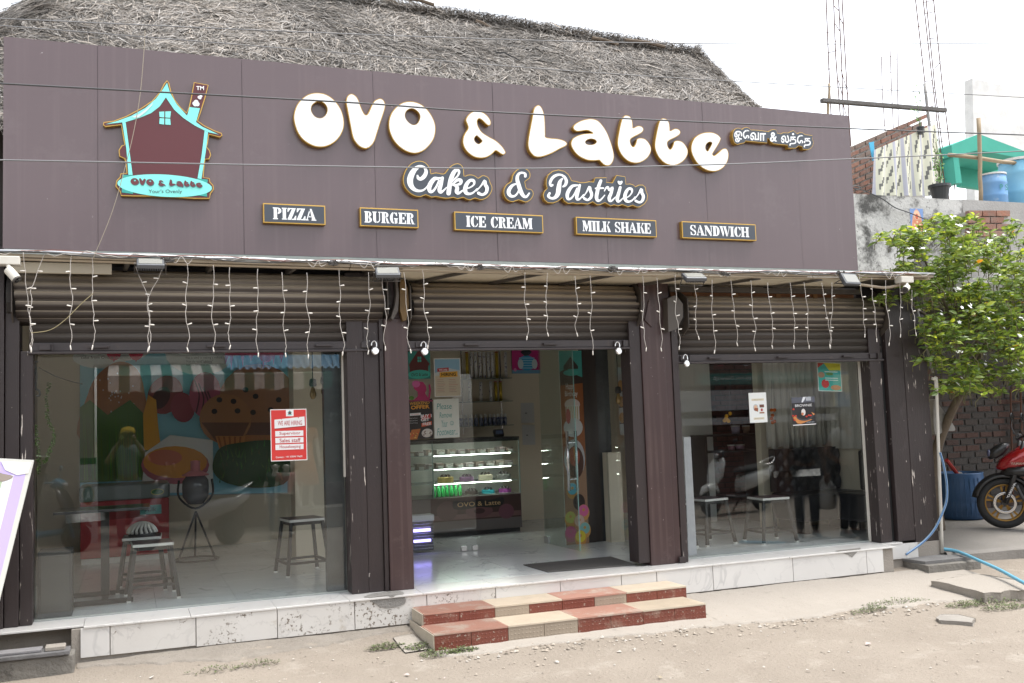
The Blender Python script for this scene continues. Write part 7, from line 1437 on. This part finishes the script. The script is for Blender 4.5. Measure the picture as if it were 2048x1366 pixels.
# ================================================================ STREET OPPOSITE (seen mirrored in the panes)
GZ = -.37
def person(label, loc, face, pose={}, skin=(.16, .085, .055), shirt=(.03, .03, .035), trousers=(.02, .02, .025), hair=(.012, .01, .01), k=1.0, cat='person', name='person', shoes=(.03, .025, .02), sleeve=.55, dress=None):
    J = dict(pelvis=(0, 0, .95), spine=(0, .005, 1.13), chest=(0, .0, 1.32), neck=(0, 0, 1.47), jaw=(0, .02, 1.535), head=(0, .015, 1.61), crown=(0, .0, 1.665),
             shR=(.17, 0, 1.41), elR=(.235, -.03, 1.13), wrR=(.25, .06, .89), shL=(-.17, 0, 1.41), elL=(-.235, -.03, 1.13), wrL=(-.25, .06, .89),
             hiR=(.09, 0, .90), knR=(.10, .025, .50), anR=(.10, -.02, .09), toR=(.12, .13, .035), hiL=(-.09, 0, .90), knL=(-.10, .025, .50), anL=(-.10, -.02, .09), toL=(-.12, .13, .035))
    J.update(pose)
    RR = dict(pelvis=.125, spine=.115, chest=.13, neck=.055, jaw=.07, head=.088, crown=.055, sh=.062, el=.045, wr=.03, hi=.09, kn=.058, an=.04, to=.035)
    E_ = [('pelvis', 'spine'), ('spine', 'chest'), ('chest', 'neck'), ('neck', 'jaw'), ('jaw', 'head'), ('head', 'crown')] + [e for s in 'RL' for e in (('chest', 'sh'+s), ('sh'+s, 'el'+s), ('el'+s, 'wr'+s), ('pelvis', 'hi'+s), ('hi'+s, 'kn'+s), ('kn'+s, 'an'+s), ('an'+s, 'to'+s))]
    M = Matrix.Rotation(face, 3, 'Z'); base = Vector(loc); W = lambda p: base + M @ (Vector(p)*k)
    t = thing(name, label, cat, base)
    def skin_mesh(nm, edges, m, grow=1.0, add=0, root='pelvis', trim={}):
        ns = []; [ns.append(n) for e in edges for n in e if n not in ns]
        P_ = {n: Vector(J[n]) for n in ns}
        for n, (o_, f_) in trim.items(): P_[n] = Vector(J[o_])+(Vector(J[n])-Vector(J[o_]))*f_
        me = bpy.data.meshes.new(nm); me.from_pydata([W(P_[n]) for n in ns], [(ns.index(a), ns.index(b)) for a, b in edges], [])
        ob = bpy.data.objects.new(nm, me); link(ob, t); me.materials.append(m)
        ob.modifiers.new('skin', 'SKIN').use_smooth_shade = True
        for n, sv in zip(ns, me.skin_vertices[0].data):
            r = RR.get(n, RR.get(n[:2], .05))*k*grow+add*k; sv.radius = (r, r*(.8 if n in ('chest', 'spine', 'pelvis') else 1)); sv.use_root = n == root
        s_ = ob.modifiers.new('sub', 'SUBSURF'); s_.levels = s_.render_levels = 2; return ob
    ms = mat('skin_%s' % t.name, skin, .6); b_ = skin_mesh('body', E_, ms)
    sh_m = mat('shirt_%s' % t.name, shirt, .9, c2=tuple(c*.6 for c in shirt), scale=25, amt=.6); tr_m = mat('trousers_%s' % t.name, trousers, .9)
    skin_mesh('shirt', [('pelvis', 'spine'), ('spine', 'chest'), ('chest', 'shR'), ('chest', 'shL'), ('shR', 'elR'), ('shL', 'elL')], sh_m, 1.1, .018, trim={'elR': ('shR', sleeve), 'elL': ('shL', sleeve)})
    if dress:
        mb = MB(); mb.lathe([(.14*k, 1.2*k), (.15*k, 1.0*k), (.20*k, .75*k), (.26*k, .42*k), (.25*k, .42*k), (.13*k, .98*k)], base, 20); mb.build('skirt', mat('dress_print', dress, .9, spots=(.7, .65, .6), sscale=16, sthr=.6), t, smooth=True)
    else: skin_mesh('trousers', [('pelvis', 'hiR'), ('hiR', 'knR'), ('knR', 'anR'), ('pelvis', 'hiL'), ('hiL', 'knL'), ('knL', 'anL')], tr_m, 1.12, .012)
    for s in 'RL':
        w_ = Vector(J['wr'+s]); d = (w_-Vector(J['el'+s])).normalized(); sd_ = d.cross(Vector((0, 1, 0)) if abs(d.y) < .9 else Vector((1, 0, 0))).normalized(); mb = MB()
        mb.tube([W(w_), W(w_+d*.04), W(w_+d*.085)], [.024*k, .036*k, .03*k], 8)
        for f_, (o_, l_) in enumerate(((-.027, .065), (-.009, .078), (.009, .072), (.026, .055))): a = w_+d*.08+sd_*o_; mb.tube([W(a), W(a+d*l_*.55+Vector((0, .008, 0))), W(a+d*l_+Vector((0, .022, 0)))], [.0095*k, .009*k, .006*k], 6)
        a = w_+d*.025+sd_*.03; mb.tube([W(a), W(a+d*.035+sd_*.022), W(a+d*.065+sd_*.024)], [.012*k, .011*k, .007*k], 6); mb.build('hand', ms, t, smooth=True)
        a, b = Vector(J['an'+s]), Vector(J['to'+s]); mb = MB(); mb.tube([W(a+Vector((0, -.05, -.05))), W(a+Vector((0, .0, -.035))), W((a+b)/2+Vector((0, 0, -.02))), W(b+Vector((0, .03, -.01)))], [.038*k, .045*k, .042*k, .026*k], 8); mb.build('shoe', mat('shoe_%s' % t.name, shoes, .7), t, smooth=True)
    h_ = Vector(J['head'])
    if hair: mb = MB(); mb.ball(W(h_+Vector((0, -.018, .025))), .103*k, 14, (.95, 1.05, 1.0)); mb.build('hair', mat('hair_black', hair, .7), t, smooth=True)
    mb = MB(); mb.ball(W(h_+M.inverted() @ Vector((0, 0, 0))+Vector((0, .095, -.02))), .016*k, 8); mb.build('nose', ms, t, smooth=True)
    for sx_ in (-1, 1):
        mb = MB(); mb.ball(W(h_+Vector((sx_*.033, .083, .012))), .011*k, 8); mb.build('eye', mat('eye_white', (.5, .48, .45), .3), t); mb = MB(); mb.ball(W(h_+Vector((sx_*.09, .0, -.01))), .022*k, 8, (.4, .8, 1.2)); mb.build('ear', ms, t)
    mb = MB(); mb.tube([W(h_+Vector((-.025, .088, -.06))), W(h_+Vector((0, .094, -.063))), W(h_+Vector((.025, .088, -.06)))], .006*k, 6); mb.build('mouth', mat('lips', (.15, .06, .05), .5), t); return t
# two people by the road, mirrored in the right pane
p = PM(1618, 1073, 3.3); a_ = person('person in dark shirt holding a white plastic bag, mirrored in the right window', (p.x, p.y, GZ), R(25), dict(elR=(.25, -.02, 1.13), wrR=(.27, .03, .88)))
bag = thing('plastic_bag', 'white plastic carrier bag held by the mirrored person', 'bag', (p.x+.30, p.y+.05, .0)); mb = MB(); q0 = Vector((p.x+.255, p.y+.10, GZ+.80)); mb.lathe([(.01, .05), (.05, -.02), (.13, -.12), (.15, -.30), (.12, -.42), (0, -.44)], q0, 14); mb.build('bag_body', mat('white_bag', (.55, .55, .54), .4, bump=.6, bscale=14), bag, smooth=True)
p = PM(1702, 1078, 3.0); person('person in grey patterned shirt with hand on hip, mirrored in the right window', (p.x, p.y, GZ), R(-15), dict(elR=(.36, -.06, 1.16), wrR=(.17, .06, 1.0), elL=(-.36, -.06, 1.16), wrL=(-.17, .06, 1.0)), shirt=(.28, .28, .28), trousers=(.015, .018, .028))
# the photographer, standing behind the camera
ph = person('photographer in grey shirt, mirrored in the left window', (-.03, -8.52, GZ), 0, dict(elR=(.30, .12, 1.22), wrR=(.10, .22, 1.56), elL=(-.30, .12, 1.22), wrL=(-.10, .22, 1.56)), shirt=(.20, .23, .23), trousers=(.10, .10, .105), k=1.06)
mb = MB(); mb.lathe([(.115, 0), (.118, .03), (.09, .09), (0, .12)], (-.03, -8.52, GZ+1.06*1.655), 16); mb.build('cap', mat('yellow_cloth', (.45, .28, .02), .9), ph, smooth=True)

# mannequins
def mann(label, px, py, yv, kk, shirt, trousers, dress=None, lift=0):
    p = PM(px, py, yv); return person(label, (p.x, p.y, GZ+lift), 0, {}, (.52, .48, .42), shirt, trousers, None, kk, 'mannequin', 'mannequin', (.52, .48, .42), dress=dress)
mann('child mannequin in dark tee and jeans, mirrored in the left window', 553, 1072, 8.7, .70, (.03, .045, .05), (.13, .20, .27)); mann('child mannequin in pink tee and black trousers, mirrored in the left window', 575, 1074, 8.4, .70, (.45, .20, .20), (.015, .015, .015))
mann('mannequin in orange dotted dress, mirrored in the left window', 612, 1030, 9.6, .95, (.42, .14, .03), (.4, .14, .03), (.42, .14, .03), lift=.35)
mb = MB(); q = PM(612, 1030, 9.6); mb.box(q.x-.5, q.x+1.1, q.y-.4, q.y+.22, GZ, GZ+.35); tag(mb.build('display_platform', m_conc, bevel=.01), 'low concrete platform under the mirrored mannequin', 'platform')

# opposite shop with striped awning
opp = thing('opposite_shop', 'shop with green striped awning across the road, mirrored in the left window', 'shop', (1.5, -10.6, GZ)); m_opp = mat('opposite_plaster', (.42, .38, .32), .9, c2=(.34, .31, .26), scale=2); m_oppd = mat('opposite_dark', (.02, .02, .022), .9)
mb = MB(); mb.box(-14, -.6, -11.2, -10.4, GZ, 3.7); mb.build('wall', m_opp, opp); mb = MB(); mb.box(4.4, 7.2, -11.2, -10.4, GZ, 3.7); mb.build('wall', m_opp, opp); mb = MB(); mb.box(-.59, 4.39, -12.4, -12.3, GZ, 3.2); mb.build('rear_wall', m_oppd, opp); mb = MB(); mb.box(-.59, 4.39, -11.2, -10.4, 2.62, 3.7); mb.build('lintel', m_opp, opp)
mb = MB(); mb.box(-5, -.8, -9.4, -9.25, GZ, .95); mb.build('compound_wall', m_conc, opp); mb = MB(); mb.box(1.3, 4.3, -10.2, -10.0, GZ, .35); mb.build('counter', mat('dark_maroon_counter', (.07, .03, .035), .6), opp)
aw = thing('striped_awning', 'scalloped green and white awning across the road, mirrored in the left window', 'awning', (1.5, -9.6, 2)); ns = 22
for i in range(ns):
    a, b = -.34+3.77*i/ns, -.34+3.77*(i+1)/ns; m = mat('awning_green', (.02, .14, .10), .8) if i % 2 else mat('awning_white', (.62, .6, .56), .8)
    y0 = -9.44; sc_ = lambda x: 2.11-.05*abs(math.sin((x+.34)*math.pi/.42))
    mb = MB(); mb.prism([(a, y0, 2.36), (b, y0, 2.36), (b, y0, sc_(b)), ((a+b)/2, y0, sc_((a+b)/2)), (a, y0, sc_(a))], (0, -.004, 0)); mb.build('valance_stripe', m, aw, fix=True); mb = MB(); mb.prism([(a, y0, 2.364), (b, y0, 2.364), (b, -10.39, 2.60), (a, -10.39, 2.60)], (0, 0, -.004)); mb.build('awning_stripe', m, aw, fix=True)
tn = thing('blue_tin_roof', 'blue corrugated tin roof across the road, mirrored in the left window', 'roof', (3, -9.8, 2.7)); mb = MB(); n = 100; mb.add([(1.6+3.2*i/n, y, z+.025*math.sin(i*1.6)) for i in range(n+1) for y, z in ((-9.5, 2.46), (-10.38, 2.95))], [(2*i, 2*i+1, 2*i+3, 2*i+2) for i in range(n)]); mb.build('corrugated_sheet', mat('blue_tin', (.10, .26, .42), .5, c2=(.16, .32, .46), scale=3), tn, smooth=True)
bd = thing('standing_board', 'white board with green emblem standing across the road, mirrored in the left window', 'sign', (-.55, -9.15, GZ)); X_ = PM(160, 1000, 9.3).x; mb = MB(); mb.box(X_-.02, X_+.26, -9.0, -8.97, GZ+.02, 1.02); mb.build('board', m_seatw, bd); pr = Print(lambda u, v: (X_+.24-u, -8.968, .1+v), (0, 1, 0)); pr.disc(.12, .32, .085, .16, (.45, .32, .05)); pr.disc(.12, .32, .075, .145, (.015, .12, .06)); pr.text('A', .08, .25, .16, .39, (.6, .65, .6), .01); pr.rect(.0, .82, .24, .92, (.02, .09, .06)); pr.build('print', bd)

# opposite right: brick front with food signboards
ob_ = thing('opposite_brick_shop', 'dark brick shop front across the road, mirrored in the right window', 'shop', (12, -8.9, GZ)); mb = MB(); mb.box(9.2, 18, -9.4, -8.6, GZ, 3.3); mb.build('wall', mat('opposite_brick', (.11, .05, .04), .9, c2=(.06, .035, .03), scale=9, amt=.5), ob_); mb = MB(); mb.box(9.4, 16, -8.59, -8.2, 1.42, 1.82); mb.build('shutter_hood', mat('grey_sheet', (.36, .36, .38), .6), ob_); mb = MB(); mb.box(9.4, 16, -8.59, -8.0, 1.15, 1.28); mb.build('ledge', mat('grey_sheet', (.36, .36, .38), .6), ob_)
mb = MB(); mb.box(7.4, 9.1, -9.4, -8.6, GZ, 3.0); mb.build('wall', m_opp, ob_); mb = MB(); mb.box(13.0, 16.5, -8.55, -8.45, GZ, 1.1); mb.build('shop_opening', m_oppd, ob_)
sg = thing('address_signboard', 'food signboard with teal address band across the road, mirrored in the right window', 'sign', (11.7, -8.15, 2)); mb = MB(); mb.box(10.2, 13.1, -8.19, -8.15, 1.90, 2.75); mb.build('board', mat('board_brown', (.05, .028, .02), .6), sg); pr = Print(lambda u, v: (13.0-u, -8.148, 1.93+v), (0, 1, 0)); pr.rect(.0, 0, 2.7, .22, (.01, .14, .12)); pr.text('No.82, P.V.Vaidyalingam Road, Old Pallavaram, Chennai-600 117.', .1, .06, 2.56, .15, (.6, .62, .6), .005)
for x, c_ in ((.4, (.4, .3, .1)), (1.0, (.4, .35, .3)), (1.6, (.35, .4, .45)), (2.2, (.4, .05, .08))): pr.rect(x-.26, .28, x+.26, .78, (.09, .05, .04)); pr.disc(x, .5, .2, .14, c_)
pr.build('print', sg)
s2 = thing('yellow_signboard', 'cream and blue signboard across the road, mirrored in the right window', 'sign', (14.8, -8.1, 1.6)); q = [PM(x, y, 8.45) for x, y in ((1668, 742), (1745, 742), (1745, 812), (1668, 812))]; mb = MB(); mb.prism(q, (0, -.03, 0)); mb.build('board', mat('cream_board', (.5, .46, .3), .6), s2, fix=True); pr = Print(lambda u, v: (q[1].x-(q[1].x-q[0].x)*u, -8.088, q[2].z+(q[1].z-q[2].z)*v), (0, 1, 0)); pr.rect(0, 0, 1, .42, (.06, .16, .28)); pr.rect(0, .92, 1, 1, (.06, .16, .28)); pr.text('NESIS', .05, .24, .75, .40, (.6, .6, .6), .01); pr.text('SIZE', .1, .03, .6, .19, (.6, .6, .6), .01); pr.poly([(.1, .5), (.3, .5), (.3, .9), (.15, .8)], (.04, .05, .06)); pr.poly([(.45, .48), (.62, .52), (.68, .7), (.55, .88), (.45, .7)], (.04, .05, .06)); pr.build('print', s2)

# scooters
def scooter(label, loc, ang, paint, paint2=None, text=None):
    t = thing('scooter', label, 'scooter', loc); c = Vector(loc); fd = Vector((math.cos(ang), math.sin(ang), 0)); sd_ = Vector((-fd.y, fd.x, 0)); f3 = lambda a, b, z: c+fd*a+sd_*b+UZ*z
    m = mat('scooter_%s' % label[:12], paint, .3, coat=.6); m2 = mat('scooter2_%s' % label[:12], paint2 or (.02, .02, .022), .35)
    for a in (.62, -.62):
        mb = MB(); torus(mb, f3(a, 0, .22), sd_, .175, .05); wv = mb.build('wheel', m_tyre, t, smooth=True); mb = MB(); mb.lathe([(.05, -.05), (.13, -.03), (.135, 0), (.13, .03), (.05, .05)], f3(a, 0, .22), 18, sd_); mb.build('rim', m_eng, wv, smooth=True)
    L = lambda secs, nm, mm: loft(secs, name=nm, m=mm, par=t, f3=f3)
    L([(.84, .38, .03, .02), (.76, .46, .07, .05), (.62, .50, .085, .06), (.48, .46, .07, .06), (.42, .40, .03, .03)], 'front_fender', m)
    L([(.60, .50, .05, .03), (.55, .60, .14, .10), (.46, .74, .19, .14), (.38, .90, .16, .10), (.33, .98, .06, .04)], 'leg_shield', m); L([(.46, 1.0, .05, .03), (.42, 1.02, .11, .07), (.34, 1.04, .12, .08), (.26, 1.03, .08, .05)], 'headlight_cowl', m2)
    L([(.475, 1.01, .03, .02), (.465, 1.01, .075, .04), (.44, 1.01, .08, .045)], 'headlight', mat('scooter_lens', (.4, .4, .4), .1)); L([(.45, .32, .14, .04), (.1, .28, .16, .05), (-.15, .30, .16, .06), (-.2, .32, .1, .05)], 'floorboard', m2)
    L([(-.05, .45, .08, .10), (-.15, .52, .15, .16), (-.4, .58, .19, .15), (-.7, .64, .15, .12), (-.92, .74, .06, .05)], 'rear_body', m); L([(-.02, .70, .06, .02), (-.1, .73, .14, .05), (-.4, .76, .15, .05), (-.7, .80, .13, .05), (-.8, .80, .06, .03)], 'seat', m_tyre); L([(-.86, .60, .05, .05), (-.80, .42, .07, .03), (-.86, .30, .06, .02)], 'rear_fender', m2)
    mb = MB(); mb.tube(catmull([f3(-.62, -.12, .80), f3(-.8, -.13, .84), f3(-.98, 0, .93), f3(-.8, .13, .84), f3(-.62, .12, .80)], 4, False), .016, 8); mb.build('grab_rail', m_chrome, t, smooth=True); mb = MB(); mb.tube(catmull([f3(.20, -.34, 1.06), f3(.30, -.15, 1.06), f3(.34, 0, 1.05), f3(.30, .15, 1.06), f3(.20, .34, 1.06)], 4, False), .014, 8); mb.build('handlebar', m2, t, smooth=True)
    for b in (-1, 1): mb = MB(); mb.tube([f3(.28, .2*b, 1.07), f3(.26, .27*b, 1.22)], .006, 6); mr = mb.build('mirror', m2, t); mb = MB(); mb.ball(f3(.26, .30*b, 1.26), .06, 10, (.5, .9, .7)); mb.build('mirror_head', m2, mr, smooth=True)
    mb = MB(); mb.tube([f3(.55, 0, .45), f3(.36, 0, 1.0)], .03, 8); mb.tube([f3(.62, .08, .22), f3(.52, .07, .55)], .02, 8); mb.build('fork', m2, t); mb = MB(); mb.tube([f3(-.1, .0, .28), f3(-.05, .16, .0)], .012, 6); mb.build('stand', m2, t)
    return t
p = PM(1475, 1030, 6.74); scooter('white scooter with black seat, mirrored in the right window', (p.x, p.y, GZ), R(168), (.66, .66, .64))
p = PM(425, 1096, 7.8); scooter('grey scooter with rear end showing, mirrored in the left window', (p.x-.35, p.y, GZ), R(172), (.26, .26, .27)); p = PM(110, 1105, 9.0); scooter('dark blue scooter, mirrored at the left of the left window', (p.x-.25, p.y+.4, GZ), R(20), (.03, .03, .032), (.04, .16, .24))
